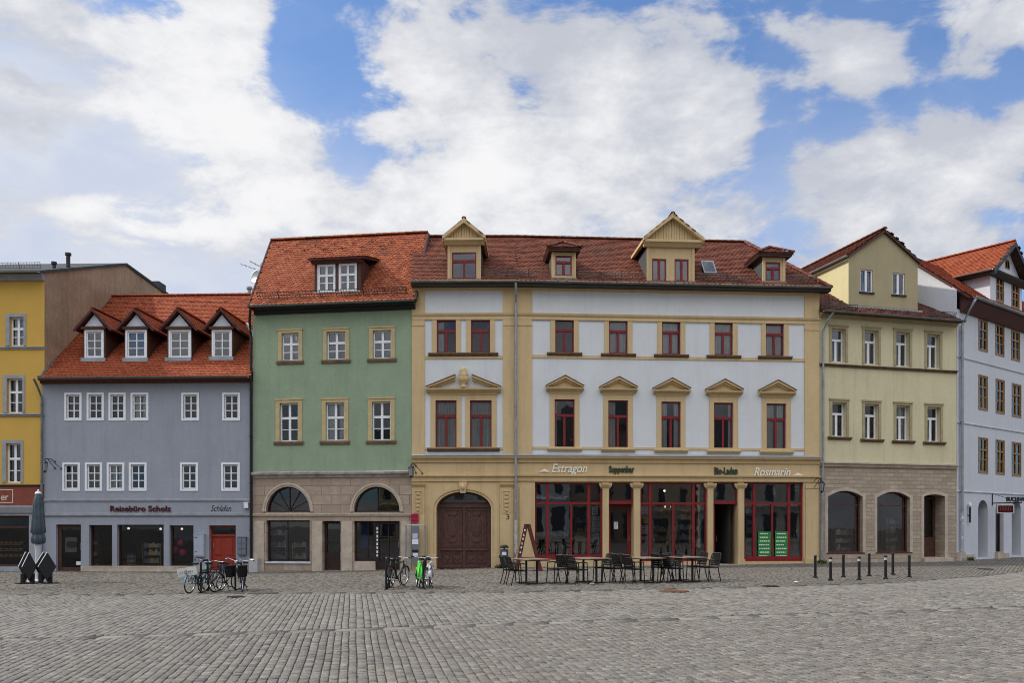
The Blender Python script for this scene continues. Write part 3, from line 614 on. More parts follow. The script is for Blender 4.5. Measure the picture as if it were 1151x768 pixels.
for (xa, xb, wx0, wx1, apx, yb_) in ((93.5, 118.5, 95, 117, 106, 405.5), (140, 166, 141, 165.5, 153, 405.5), (188, 214.5, 189.5, 215, 201.5, 405), (237, 262, 238, 261, 249.5, 404)):
    # front plane where the sill meets the roof
    y = 0.
    for _ in range(30): y = roofY(FB.zc(yb_, (xa+xb)/2, y))
    F2 = FB.shift(y); u0, u1 = F2.u(xa), F2.u(xb); zs = F2.zc(yb_, (xa+xb)/2); zt = F2.zc(370, (xa+xb)/2); za = F2.zc(348, apx); uc = F2.u(apx)
    o = rect(F2, wx0+2.4, 373, wx1-2.4, 401.5); o['depth'] = .1
    b = MB(); wall(b, F2, u0, u1, zs-.1, zt, [o]); yb2 = roofY(zt)-y+.3
    for u in (u0, u1): b.poly([F2.P(u, 0, zs-.1), F2.P(u, yb2, zt-.1), F2.P(u, yb2, zt), F2.P(u, 0, zt)])
    b.poly([F2.P(u0, .5, zs), F2.P(u1, .5, zs), F2.P(u1, .5, zt), F2.P(u0, .5, zt)], 0)
    b.box(F2, u0-.06, u1+.06, -.1, .05, zt-.02, zt+.1)
    dm = b.build('dormer', m_dkwood, hb, recalc=False); 
    window(F2, dm, o, 'six', m_winw, m_glassup, .05, .05, casing=.085, curtain=[(0, 1)] if xa < 150 else None)
    b = MB(); ov = .32; ztip = za-.05
    b.poly([F2.P(u0+.05, .0, zt+.1), F2.P(u1-.05, .0, zt+.1), F2.P(uc, .0, za-.22)]); b.build('gable_panel', mat('white_dormer_panel', (.55, .57, .6), .6, .08), dm)
    zE = zt-.06; run = (u1-u0)/2+ov; yA = roofY(za)-y+.1; yE = roofY(zE)-y+.15
    b = MB()
    for s in (-1, 1):
        b_ = [F2.P(uc+s*run, -.18, zE), F2.P(uc, -.18, za), F2.P(uc, yA, za), F2.P(uc+s*run, yE, zE)]
        tiles(b, b_, slab=.06)
    ridge(b, F2.P(uc, -.18, za+.03), F2.P(uc, yA, za+.03), .09)
    b.build('dormer_roof', [m_tile_or, m_maroon], dm, recalc=False)
    b = MB()
    for s in (-1, 1): b.extr([F2.P(uc+s*(run+.02), -.2, zE-.09), F2.P(uc, -.2, za-.11), F2.P(uc, -.2, za+.02), F2.P(uc+s*(run+.02), -.2, zE+.03)], [F2.P(uc+s*(run+.02), -.14, zE-.09), F2.P(uc, -.14, za-.11), F2.P(uc, -.14, za+.02), F2.P(uc+s*(run+.02), -.14, zE+.03)])
    b.build('bargeboard', m_maroon, dm)
    b = MB(); b.box(F2, u0-.05, u1+.05, -.12, .02, zs-.06, zs+.1); b.build('sill', m_zinc, dm)
    b = MB(); q0 = F2.P(uc+run-.05, yE-.1, zE+.06); q1 = F2.P(uc+.1, yA-.1, za+.04); sd_ = Vector((.1, -.03, 0)); b.extr([q0, q1, q1+sd_, q0+sd_*2], [p+Vector((0, 0, .02)) for p in (q0, q1, q1+sd_, q0+sd_*2)]); b.build('flashing', m_zinc, dm)
b = MB(); u_ = FB.u(278, yr_); b.lathe(FB.P(u_, yr_+.3, zr-.3), [(.1, 0), (.1, .65), (.15, .68), (.15, .78), (.05, .82)], 10); b.build('flue_pipe', m_zinc, rb)
b = MB()
for i in range(9): c = FB.P(FB.u(124, 5.3)+i*.83, 5.3, roofZ(5.3)+.1); b.box(FB.shift(5.25), FB.u(124, 5.3)+i*.83-.1, FB.u(124, 5.3)+i*.83+.1, 0, .04, roofZ(5.25)-.02, roofZ(5.25)+.07)
b.build('roof_step', m_dkwood, hb)
pipe(hb, [FB.P(-.06, -.48, ze-.06), FB.P(-.02, -.3, ze-.35), FB.P(.06, -.1, ze-.8), FB.P(.06, -.1, 4.2), FB.P(.03, -.1, .1)], .05, m_gutter)
# signs
o = lettering('shop_sign', 'Reisebüro Scholz', FB, 124, 192, 575, 6.2, mat('dark_red_letters', (.07, .012, .015), .5), y=-.03, ext=.05, bold=.012, label='dark red raised bold lettering on the blue grey fascia over the dark shop windows')
o = lettering('shop_sign', 'Schlafen', FB, 237, 260, 575.2, 6.8, m_black, y=-.004, ext=.006, shear=.35, label='thin black slanted lettering on the blue grey fascia above the red double door')
def cabinet(F, x0, y0, x1, y1, dep, m, name, label, cat, panels):
    u0, z1 = F.fp(x0, y0); u1, z0 = F.fp(x1, y1); e = empty(name, F.P((u0+u1)/2, 0, z0), F.rz, label, cat)
    b = MB(); b.box(F, u0, u1, -dep, -.004, z0, z1); b.box(F, u0-.02, u1+.02, -dep-.015, -.002, z1, z1+.03); b.build('case', m, e)
    for p in panels:
        b = MB(); a, c, d_, f = p[:4]; b.box(F, u0+(u1-u0)*a, u0+(u1-u0)*c, -dep-.012, -dep+.002, z0+(z1-z0)*d_, z0+(z1-z0)*f); b.build(p[4], p[5], e)
    return e
m_cab = mat('pale_blue_grey_metal', (.38, .42, .47), .5, .08)
cabinet(FB, 219.5, 601.5, 230.5, 626, .16, m_cab, 'meter_cabinet', 'pale grey wall cabinet between the last shop window and the red door', 'cabinet', [(.06, .94, .05, .95, 'cabinet_door', mat('cab_door', (.36, .40, .45), .5, .06)), (.12, .36, .2, .25, 'blue_label', mat('blue_label', (.03, .06, .25), .5)), (.08, .4, .84, .9, 'type_plate', m_cab)])
cabinet(FB, 268, 604.5, 277.5, 624, .12, mat('slate_grey_metal', (.13, .14, .17), .5), 'letterbox', 'slate grey block of letter boxes right of the red double door', 'letterbox', [(.06+.48*i, .46+.48*i, .06+.31*j, .32+.31*j, 'box_flap', mat('box_flap', (.16, .17, .2), .45)) for i in range(2) for j in range(3)]+[(.6, .75, .88, .95, 'paper_slip', m_paper)])
cabinet(FB, 275.3, 566, 280, 571.5, .14, m_winw, 'alarm_box', 'small white alarm box at the right end of the blue grey fascia', 'alarm', [(.2, .8, .2, .8, 'cover', m_winw)])
for (px, py) in ((203, 610.5), (197, 618.5), (205.3, 621.5)):
    u, z = FB.fp(px, py, .7); e = empty('paper_lantern', FB.P(u, .7, z-.17), 0, {203: 'topmost of three pink paper balls in the shop window beside the grey cabinet', 197: 'left one of three pink paper balls in the shop window', 205.3: 'lower right one of three pink paper balls in the shop window'}[px], 'lantern', 'pink paper balls in the shop window')
    b = MB(); b.lathe(FB.P(u, .7, z), [(.04, -.15)]+[(.16*math.cos(t), .16*math.sin(t)) for t in np.linspace(-1.25, 1.25, 11)], 16, jit=lambda i, k: 1-.05*(i % 2)); b.build('ball', m_pink, e, smooth=True)
    b = MB(); b.tube([FB.P(u, .7, z+.15), FB.P(u, .7, 3.5)], .004, 4); b.build('cord', m_dark, e)
# display pieces seen in the travel shop
for (px, py, w_, h_, nm, lab, cm) in ((105, 636, .75, 1.65, 'display_shelf', 'tall brown wooden display shelf inside the first dark shop window', (.16, .10, .05)), (155, 636, 1.0, .75, 'counter', 'low wooden counter inside the wide dark shop window', (.12, .08, .05))):
    u, z = FB.fp(px, py, 1.4); e = empty(nm, FB.P(u, 1.4, .05), FB.rz, lab, nm.split('_')[-1]); mm = mat(nm+'_wood', cm, .6)
    b = MB(); b.box(FB, u-w_/2, u-w_/2+.04, 1.2, 1.55, .05, h_); b.box(FB, u+w_/2-.04, u+w_/2, 1.2, 1.55, .05, h_); b.box(FB, u-w_/2+.04, u+w_/2-.04, 1.52, 1.55, .05, h_); b.build('frame', mm, e)
    for k in range(4): pbox(FB, 'shelf', mm, e, u-w_/2+.04, u+w_/2-.04, 1.2, 1.52, .1+k*(h_-.15)/3, .13+k*(h_-.15)/3)
    b = MB()
    for k in range(3):
        q = u-w_/2+.08
        while q < u+w_/2-.12:
            t = random.uniform(.03, .07); b.box(FB, q, q+t, 1.24, 1.45, .13+k*(h_-.15)/3+.002, .13+k*(h_-.15)/3+random.uniform(.12, .19)); q += t+.004
    b.build('brochure_row', islandmat(nm+'_brochures', [(.5, .45, .3), (.1, .2, .4), (.5, .15, .1), (.6, .6, .55)], .6), e, )
m_dkdoor = mat('near_black_brown_wood', (.028, .016, .013), .5, .25, 5, .2, 50)
# ================================================================== GREEN HOUSE
FG = Frame(284, 36.6, 463, 35.6); LG = FG.L
hg = empty('town_house', FG.P(LG/2, 0, gzf(FG.P(LG/2, 0, 0).x, 36)), FG.rz, 'tall green rendered house with a steep orange roof above a stone arched ground floor', 'house')
zt0 = FG.zc(351, 370); zst = FG.zc(534.5, 373); wo = []
W2 = [(316.8, 374.5, 336, 405.8), (367.3, 373, 388.4, 404.6), (419.2, 371.5, 440, 403.3)]; W1 = [(314.5, 453.3, 335.2, 496.6), (366.3, 452.5, 387.2, 496), (418.2, 451.8, 439.2, 495.4)]
for r_ in W2+W1: wo.append(rect(FG, *r_, depth=.2))
wb = MB(); wall(wb, FG, 0.01, LG, zst, zt0, wo, .2)
yrg = 3.6; zrg = (FG.zc(270, 305, yrg)+FG.zc(263, 481, yrg))/2-.1
for u in (.02, LG-.01): wb.poly([FG.P(u, 0, 0), FG.P(u, 8, 0), FG.P(u, 8, zt0), FG.P(u, yrg, zrg-.15), FG.P(u, 0, zt0)])
wb.build('wall', m_green, hg, recalc=False)
arch1 = rect(FG, 299, 547.3, 348.6, 576, depth=.3); arch1['arch'] = arch1['z1']-arch1['z0']-.02
arch2 = rect(FG, 397.5, 547.3, 449.4, 576, depth=.3); arch2['arch'] = arch2['z1']-arch2['z0']-.02
sh1 = rect(FG, 299.5, 585.3, 348.2, 632, depth=.3); dr = rect(FG, 362.5, 586, 382.7, 641.6, depth=.35); sh2 = rect(FG, 397.8, 586, 449.2, 641.4, depth=.3)
wb = MB(); wall(wb, FG, .01, LG, -.1, zst, [arch1, arch2, sh1, dr, sh2], .3); wb.build('stone_wall', m_stone, hg, recalc=False)
interior(FG, hg, .1, LG-.1, [.05, zst-.1, 7.3, zt0], m_roomdk, 3.0, (3.2,))
for i, r_ in enumerate(W2+W1):
    o = wo[i]; w_ = window(FG, hg, o, 'cross', m_winw, m_glassup if i < 3 else m_glass, .13, .06, curtain=[(.05, .4), (.65, .95)] if i in (0, 1, 4) else None)
    b = MB(); s = .155 if i < 3 else .175
    for (a, c, d_, f) in ((o['u0']-s, o['u0'], o['z0'], o['z1']), (o['u1'], o['u1']+s, o['z0'], o['z1']), (o['u0']-s, o['u1']+s, o['z1'], o['z1']+s)): b.box(FG, a, c, -.035, .02, d_, f)
    b.box(FG, o['u0']-s-.01, o['u1']+s+.01, -.06, .01, o['z1']+s-.05, o['z1']+s+.012)
    b.build('surround', mat('sand_trim', (.50, .38, .19), .85, .12, 3, .2, 40), w_)
    b = MB(); b.prof(FG, o['u0']-s-.07, o['u1']+s+.07, [(0.02, o['z0']-.15), (-.04, o['z0']-.15), (-.1, o['z0']-.05), (-.1, o['z0']-.0), (.02, o['z0']+.02)]); b.build('sill', mat('weathered_sill', (.22, .16, .10), .85, .25), w_)
b = MB(); z1, z0 = FG.zc(530.5, 373), FG.zc(537, 373); b.prof(FG, 0, LG, [(0, z0), (-.05, z0), (-.07, z0+.08), (-.16, z0+.13), (-.18, z1-.03), (0, z1+.02)]); b.build('cornice', m_band, hg)
b = MB(); z1, z0 = FG.zc(577.5, 373), FG.zc(580.5, 373); b.prof(FG, .0, LG, [(.01, z0), (-.04, z0), (-.07, z1-.02), (.01, z1)]); b.build('impost_band', m_stonelt, hg)
for ar in (arch1, arch2):
    b = MB(); ps = arcpts(ar); uc = (ar['u0']+ar['u1'])/2; zs = ar['z1']-ar['arch']
    for p, q in zip(ps, ps[1:]):
        for k0, k1, yy0 in ((1.0, 1.07, -.035), (1.07, 1.15, -.065)):
            f = lambda P_, k: (uc+(P_[0]-uc)*k, zs+(P_[1]-zs)*k)
            b.prism(FG, [f(p, k0), f(q, k0), f(q, k1), f(p, k1)], yy0, .01)
    b.build('arch_moulding', m_stonelt, hg)
for (x0, x1) in ((285, 297), (351, 362), (384, 396), (451, 462)):
    b = MB(); b.box(FG, FG.u(x0), FG.u(x1), -.03, .01, .0, FG.zc(586, (x0+x1)/2)); b.build('pilaster', m_stonelt, hg)
window(FG, hg, arch1, 'plain', m_dkdoor, m_glassar, .2, .06, name='fanlight', bars=[('r', a, 0, 0, .035) for a in (28, 60, 90, 120, 152)])
window(FG, hg, arch2, 'plain', m_dkdoor, m_glassar, .2, .06, name='fanlight', bars=[('r', 90, 0, 0, .04)])
w_ = window(FG, hg, sh1, 'plain', m_dkdoor, m_glassar, .2, .06, name='shop_window', bars=[('v', .45, 0, 1, .03), ('h', .24, 0, 1, .03)])
pbox(FG, 'sill', mat('pale_sill', (.55, .56, .55), .7), w_, sh1['u0']-.05, sh1['u1']+.05, -.05, .16, sh1['z0']-.07, sh1['z0']+.012)
def gdoor(F, o, parent, y=.25, name='glass_door', m=m_dkdoor, frame=.1, low=.45, bars=(), gl=None, handle=1):
    u0, u1, z0, z1 = o; b = MB(); b.box(F, u0, u0+frame, y-.04, y+.04, z0, z1); b.box(F, u1-frame, u1, y-.04, y+.04, z0, z1); b.box(F, u0+frame, u1-frame, y-.04, y+.04, z1-frame, z1); b.box(F, u0+frame, u1-frame, y-.04, y+.04, z0, z0+low)
    for (k, p) in bars:
        if k == 'v': c = u0+(u1-u0)*p; b.box(F, c-.02, c+.02, y-.03, y+.03, z0+low, z1-frame)
        else: c = z0+(z1-z0)*p; b.box(F, u0+frame, u1-frame, y-.033, y+.033, c-.02, c+.02)
    d_ = b.build(name, m, parent); g = MB(); g.poly([F.P(u0+.02, y+.012, z0+.02), F.P(u1-.02, y+.012, z0+.02), F.P(u1-.02, y+.012, z1-.02), F.P(u0+.02, y+.012, z1-.02)]); g.build('pane', gl or m_glassar, d_, recalc=False)
    if handle:
        h = MB(); uu = u1-frame/2 if handle > 0 else u0+frame/2; h.tube([F.P(uu, y-.09, z0+.95), F.P(uu, y-.09, z0+1.2)], .014, 6); h.build('handle', m_zinc, d_)
    return d_
gdoor(FG, (dr['u0'], dr['u1'], dr['z0'], dr['z1']), hg, .28, frame=.12, low=.75, bars=(('h', .55),))
um = FG.u(421.5); sz = FG.zc(631.5, 410)
o = dict(u0=sh2['u0'], u1=um, z0=sz, z1=sh2['z1']); window(FG, hg, o, 'plain', m_dkdoor, m_glassar, .2, .06, name='shop_window', bars=[('v', .62, 0, 1, .03)])
gdoor(FG, (um+.0, sh2['u1'], sh2['z0'], sh2['z1']), hg, .2, frame=.13, low=.35, bars=(('v', .5), ('h', .35), ('h', .68)))
pbox(FG, 'window_parapet', m_stonelt, hg, sh2['u0'], um-.01, .02, .32, -.05, sz)
pbox(FG, 'corner_stone', mat('pale_corner_stone', (.42, .41, .39), .9, .15, 3, .3, 25), hg, FG.u(283.5), FG.u(293), -.32, -.04, -.05, FG.zc(628, 288, -.2))
lettering('door_lettering', 'MODE', FG, 423.4, 424.9, 630, 40, m_paper, hg, y=.1) if False else None
b = MB(); u, z = FG.fp(423.6, 630, .1)
for k in range(8): 
    zz = FG.zc(593+k*4.4, 424); b.box(FG, u-.035, u+.035, .155, .16, zz-.11+.02*(k % 2), zz)
b.build('letter_strip', m_paper, hg)
u, z = FG.fp(410, 600, 1.0)
e = empty('tailors_dummy', FG.P(u, 1.0, .1), FG.rz, 'blue dress on a dummy behind the glass left of the dark glazed shop door', 'dummy')
b = MB(); b.lathe(FG.P(u, 1.0, 0), [(.42, 1.0), (.34, 1.15), (.22, 1.5), (.15, 1.75), (.2, 2.0), (.19, 2.15), (.07, 2.24)], 18, jit=lambda i, k: 1+.06*math.sin(k*2.1)*(i < 3)); b.build('dress', mat('royal_blue_cloth', (.03, .10, .42), .8, .2), e, smooth=True)
b = MB(); b.tube([FG.P(u, 1.0, .1), FG.P(u, 1.0, 1.0)], .03, 8); b.lathe(FG.P(u, 1.0, .1), [(.2, 0), (.2, .03), (.03, .05)], 12); b.build('stand', m_dark, e)
# roof
uel, zel = FG.fp(279.5, 344, -.42); uer, zer = FG.fp(466, 336.5, -.42); zel = zer = (zel+zer)/2
url, zrl = FG.fp(305, 270, yrg); urr, zrr = FG.fp(480.5, 263, yrg); zrl, zrr = zrl-.02, zrr+.02; zm = (zrl+zrr)/2
zrl = zrr = zm
slg = (zm-(zel+zer)/2)/(yrg+.42)
b = MB(); E = [FG.P(uel, -.42, zel), FG.P(uer, -.42, zer), FG.P(urr, yrg, zrr), FG.P(url, yrg, zrl)]; tiles(b, E, slab=.12, w=.2, ex=.175)
b.extr([FG.P(url, yrg, zrl-.04), FG.P(urr, yrg, zrr-.04), FG.P(uer, 7.8, zer), FG.P(uel, 7.8, zel)], [FG.P(url, yrg, zrl-.2), FG.P(urr, yrg, zrr-.2), FG.P(uer, 7.8, zer-.15), FG.P(uel, 7.8, zel-.15)], 1)
ridge(b, E[3]+Vector((0, 0, .02)), E[2]+Vector((0, 0, .02)), .13)
rf = b.build('roof', [m_tile_gr, m_maroon], hg, recalc=False)
b = MB(); b.tube([E[0]+Vector((-.02, 0, .0)), E[3]+Vector((-.02, 0, .0))], .05, 6); b.build('verge', m_dkwood, rf)
b = MB(); b.tube([E[1]+Vector((.02, 0, -.05)), E[2]+Vector((.02, 0, -.05))], .09, 6); b.build('verge', m_dkwood, rf)
b = MB(); b.prof(FG, uel+.1, uer-.06, [(0.0, zt0-.02), (-.1, zt0-.02), (-.16, zt0+.1), (-.36, zt0+.14), (-.4, zel+.02), (0, zel+.4)]); b.build('eaves_board', m_black, hg)
gutter(FG.P(uel, -.5, zel-.02), FG.P(uer, -.5, zer-.02), hg, mm=m_gutter)
nG = (E[1]-E[0]).cross(E[3]-E[0]).normalized(); nG = nG if nG.z > 0 else -nG
snowguard(hg, E[0]+(E[3]-E[0])*.08+(E[1]-E[0])*.05+nG*.02, E[1]+(E[2]-E[1])*.08-(E[1]-E[0])*.05+nG*.02, 8, nG, .3, m_dark)
for r_, f in ((0, .86), (1, .78)):
    for i in range(7-r_):
        p = E[0]+(E[3]-E[0])*f+(E[1]-E[0])*(.07+(i+.5*r_)*.115*1.08); q = MB(); q.tube([p+nG*.02, p+nG*.14], .014, 4); 
        q.tube([p+nG*.12-Vector((.12*r_, 0, 0)), p+nG*.12+Vector((.1+.12*r_, 0, 0))], .014, 4); q.build('roof_hook', m_dark, rf)
# dormer
roofYg = lambda z: -.42+(z-(zel+zer)/2)/slg
y = 0.
for _ in range(40): y = y*.5+.5*roofYg(FG.zc(329, 380, y))
F2 = FG.shift(y); u0, u1 = F2.u(353.5), F2.u(405.5); zs = F2.zc(329, 380); zt = F2.zc(291, 380); o1 = rect(F2, 358.3, 298.5, 375.8, 327.5, depth=.1); o2 = rect(F2, 382.2, 297.3, 399.8, 326.6, depth=.1)
b = MB(); wall(b, F2, u0, u1, zs-.1, zt, [o1, o2])
yb2 = roofYg(zt)-y+.4
for u in (u0, u1): b.poly([F2.P(u, 0, zs-.3), F2.P(u, yb2, zt-.1), F2.P(u, yb2, zt), F2.P(u, 0, zt)])
b.poly([F2.P(u0, .6, zs), F2.P(u1, .6, zs), F2.P(u1, .6, zt), F2.P(u0, .6, zt)])
dm = b.build('dormer', m_dkwood, hg, recalc=False)
for o in (o1, o2): window(F2, dm, o, 'cross', m_winw, m_glassup, .04, .05, casing=.05)
b = MB(); tiles(b, [F2.P(u0-.2, -.3, zt-.02), F2.P(u1+.25, -.3, zt-.02), F2.P(u1+.25, yb2+1.2, zt+.75), F2.P(u0-.2, yb2+1.2, zt+.75)], slab=.07)
b.prof(F2, u0-.1, u1+.12, [(0, zt-.22), (-.08, zt-.22), (-.2, zt-.1), (0, zt-.08)], 1)
b.build('dormer_roof', [m_tile_gr, m_maroon], dm, recalc=False)
pbox(F2, 'sill', m_stonelt, dm, u0-.02, u1+.02, -.1, .02, zs-.05, zs+.035)
pipe(hg, [FG.P(uel+.12, -.5, zel-.08), FG.P(.0, -.3, zel-.6), FG.P(-.02, -.12, zel-1.2), FG.P(-.02, -.12, .65), FG.P(-.02, -.12, .1)], .055, m_black)
# aerials beside the gable
u, z = FG.fp(289, 312, 2.2); e = empty('satellite_dish', FG.P(u, 2.2, z-.3), 0, 'grey satellite dish at the left edge of the steep orange roof', 'dish')
c = FG.P(u, 2.2, z); b = MB(); b.lathe(c+Vector((0, 0, -.0)), [(.02, 0), (.18, .03), (.3, .09), (.32, .11), (.29, .10), (.02, .02)], 18); 
for i, v in enumerate(b.v): q = Vector(v)-c; b.v[i] = tuple(c+Matrix.Rotation(R(78), 3, 'X') @ Matrix.Rotation(R(-35), 3, 'Y') @ q)
b.build('reflector', m_zinc, e, smooth=True); b = MB(); b.tube([c, c+Vector((.1, .05, -.5)), c+Vector((.5, .1, -.75))], .025, 6); b.build('mount_arm', m_zinc, e)
u, z = FG.fp(293, 302, 2.6); e = empty('roof_aerial', FG.P(u, 2.6, z-.8), 0, 'thin metal roof aerial with two rods left of the steep orange roof', 'aerial')
b = MB(); c = FG.P(u, 2.6, z); b.tube([c+Vector((0, 0, -1.2)), c+Vector((0, 0, .2))], .02, 6); b.build('mast', m_zinc, e)
for k, (px, py, qx, qy) in enumerate(((271, 297, 291, 304), (281.5, 294, 293, 300))):
    p = FG.P(*(lambda w: (w[0], 2.6, w[1]))(FG.fp(px, py, 2.6))); q = FG.P(*(lambda w: (w[0], 2.6, w[1]))(FG.fp(qx, qy, 2.6))); b = MB(); b.tube([p, q], .012, 5)
    for t in (0, .25, .5, .75): m_ = p+(q-p)*t; b.tube([m_+Vector((0, -.2, 0)), m_+Vector((0, .2, 0))], .008, 4); b.tube([m_+Vector((0, 0, -.05)), m_+Vector((0, 0, .05))], .008, 4)
    b.build('aerial_rod', m_zinc, e)
lantern(FG, 467.5, 524, 1, 'wrought iron lantern where the green house meets the ochre trimmed house')
lantern(FB, 62, 519, 1, 'wrought iron lantern at the left corner of the blue grey house')
# ================================================================== CENTRAL HOUSE
FA = Frame(463, 35.6, 580, 35.5); FM = Frame(580, 35.5, 921, 36.4); LA, LM = FA.L, FM.L
pc = FM.P(1.0, 0, 0)
hc = empty('town_house', (pc.x, pc.y, gzf(pc.x, pc.y)), FM.rz, 'long pale house with ochre pilasters and red framed windows', 'house')
zc0 = FM.zc(321, 720, 0)          # wall top
WA2 = [(490.9, 360, 512.5, 396.7), (529.4, 360, 550.8, 396.7)]; WA1 = [(489.5, 450.3, 513.2, 503.7), (528.3, 450.3, 552.6, 503.7)]
WM2 = [(624, 359, 645, 396.3), (684.4, 360, 705.4, 397.4), (744, 361.3, 764.8, 398.4), (803, 362.7, 823.6, 399.4), (860.6, 364, 881, 400.4)]
WM1 = [(623.3, 449.2, 645.8, 503.6), (683.6, 450.4, 705.8, 504.4), (743.3, 451.8, 765, 505.4), (802.3, 453, 824, 506.2), (861.4, 454, 883.4, 507)]
zgf = FM.zc(515, 720)             # top of the ground floor
oA = [rect(FA, *r_, depth=.16) for r_ in WA2+WA1]; oM = [rect(FM, *r_, depth=.16) for r_ in WM2+WM1]
w = MB(); wall(w, FA, 0, LA, zgf, zc0, oA); wall(w, FM, 0, LM, zgf, zc0, oM); w.build('wall', m_white, hc, recalc=False)
gate = rect(FA, 490.4, 553, 552, 640.5, depth=.45); gate['arch'] = FA.zc(553, 521)-FA.zc(572, 521)
SX = [(601.2, 677.2, 'win'), (684.3, 712, 'door'), (719.7, 795, 'win'), (801.7, 829.3, 'open'), (836.3, 903, 'win')]
gshop = []
for a, b_, k in SX:
    o = rect(FM, a, 542.6, b_, 630 if k == 'win' and a < 700 else (631.5 if k == 'win' else 636), depth=.4); gshop.append((o, k))
w = MB(); wall(w, FA, 0, LA, -.1, zgf, [gate]); wall(w, FM, 0, LM, -.1, zgf, [g[0] for g in gshop]); w.build('ground_floor_wall', m_ochre, hc, recalc=False)
w = MB()
for F_, u in ((FA, .01), (FM, LM-.01)): w.poly([F_.P(u, 0, 0), F_.P(u, 8.4, 0), F_.P(u, 8.4, zc0), F_.P(u, 0, zc0)])
w.build('side_wall', m_ochre, hc, recalc=False)
interior(FA, hc, .1, LA-.02, [.2, zgf-.15, 8.4, zc0], m_room, 3.0)
interior(FM, hc, .02, LM-.1, [.22, zgf-.15, 8.4, zc0], m_room, 3.4, (3.8, 6.6, 9.2))
for i, o in enumerate(oA):
    s = .2; w_ = window(FA, hc, o, 'tee' if i < 2 else 'tee', m_winr, m_glass, .09, .05, curtain={0: [(0, .35)], 2: [(0, .95)], 3: [(0.05, 1)]}.get(i))
    b = MB(); zt = o['z1']+(.26 if i < 2 else .22)
    for (a, c, d_, f) in ((o['u0']-s, o['u0'], o['z0'], o['z1']), (o['u1'], o['u1']+s, o['z0'], o['z1']), (o['u0']-s, o['u1']+s, o['z1'], zt)): b.box(FA, a, c, -.035, .02, d_, f)
    b.build('surround', m_ochre, w_)
for (i, j) in ((0, 1), (2, 3)):
    a, c = oA[i]['u0']-.34, oA[j]['u1']+.34; z = oA[i]['z0']; b = MB(); b.prof(FA, a, c, [(.02, z-.16), (-.05, z-.16), (-.13, z-.06), (-.13, z-.02), (.02, z+.01)]); b.build('sill', m_sill, hc)
CM = {1: [(.02, .98)], 2: [(0.1, .9)], 3: [(0, 1)], 4: [(0, 1)], 6: [(.05, .4)], 7: [(.0, .35), (.7, 1)], 9: [(0.1, .45), (.6, 1)], 8: [(.8, 1)], 5: [(0, .15)]}
for i, o in enumerate(oM):
    s = .2; w_ = window(FM, hc, o, 'tee', m_winr, m_glass, .09, .05, curtain=CM.get(i)); zt = o['z1']+.24
    b = MB()
    for (a, c, d_, f) in ((o['u0']-s, o['u0'], o['z0'], o['z1']), (o['u1'], o['u1']+s, o['z0'], o['z1']), (o['u0']-s, o['u1']+s, o['z1'], zt)): b.box(FM, a, c, -.035, .02, d_, f)
    b.build('surround', m_ochre, w_)
    z = o['z0']; b = MB(); e_ = .34 if i < 5 else .3; b.prof(FM, o['u0']-e_, o['u1']+e_, [(.02, z-.15), (-.05, z-.15), (-.13, z-.06), (-.13, z-.02), (.02, z+.01)]); b.build('sill', m_sill if i < 5 else m_ochre, w_)
    if i >= 5:   # pediment
        uc = (o['u0']+o['u1'])/2; hw = .78; z0 = zt; b = MB()
        b.prof(FM, uc-hw+.14, uc+hw-.14, [(.01, z0), (-.05, z0), (-.09, z0+.1), (.01, z0+.1)])
        b.prof(FM, uc-hw, uc+hw, [(.01, z0+.1), (-.12, z0+.1), (-.24, z0+.18), (-.25, z0+.235), (.01, z0+.27)])
        ap = .42
        for sg in (-1, 1): 
            b.extr([FM.P(uc+sg*hw, -.25, z0+.24), FM.P(uc+sg*hw, -.25, z0+.3), FM.P(uc+sg*hw, .01, z0+.3), FM.P(uc+sg*hw, .01, z0+.24)], [FM.P(uc, -.25, z0+.2+ap), FM.P(uc, -.25, z0+.3+ap), FM.P(uc, .01, z0+.3+ap), FM.P(uc, .01, z0+.2+ap)])
            b.extr([FM.P(uc+sg*hw*.86, -.15, z0+.24), FM.P(uc+sg*hw*.86, -.15, z0+.26), FM.P(uc+sg*hw*.86, .01, z0+.26), FM.P(uc+sg*hw*.86, .01, z0+.24)], [FM.P(uc, -.15, z0+.1+ap), FM.P(uc, -.15, z0+.22+ap), FM.P(uc, .01, z0+.22+ap), FM.P(uc, .01, z0+.1+ap)])
        b.prism(FM, [(uc-hw*.9, z0+.24), (uc+hw*.9, z0+.24), (uc, z0+.2+ap)], -.06, .01); b.build('pediment', m_ochre, w_)
        b = MB(); q = .004
        for sg in (-1, 1): b.extr([FM.P(uc+sg*(hw+.02), -.28, z0+.3), FM.P(uc+sg*(hw+.02), -.28, z0+.325), FM.P(uc+sg*(hw+.02), .0, z0+.33), FM.P(uc+sg*(hw+.02), .0, z0+.3)], [FM.P(uc, -.28, z0+.3+ap), FM.P(uc, -.28, z0+.33+ap), FM.P(uc, .0, z0+.335+ap), FM.P(uc, .0, z0+.3+ap)])
        b.build('pediment_flashing', m_sill, w_)
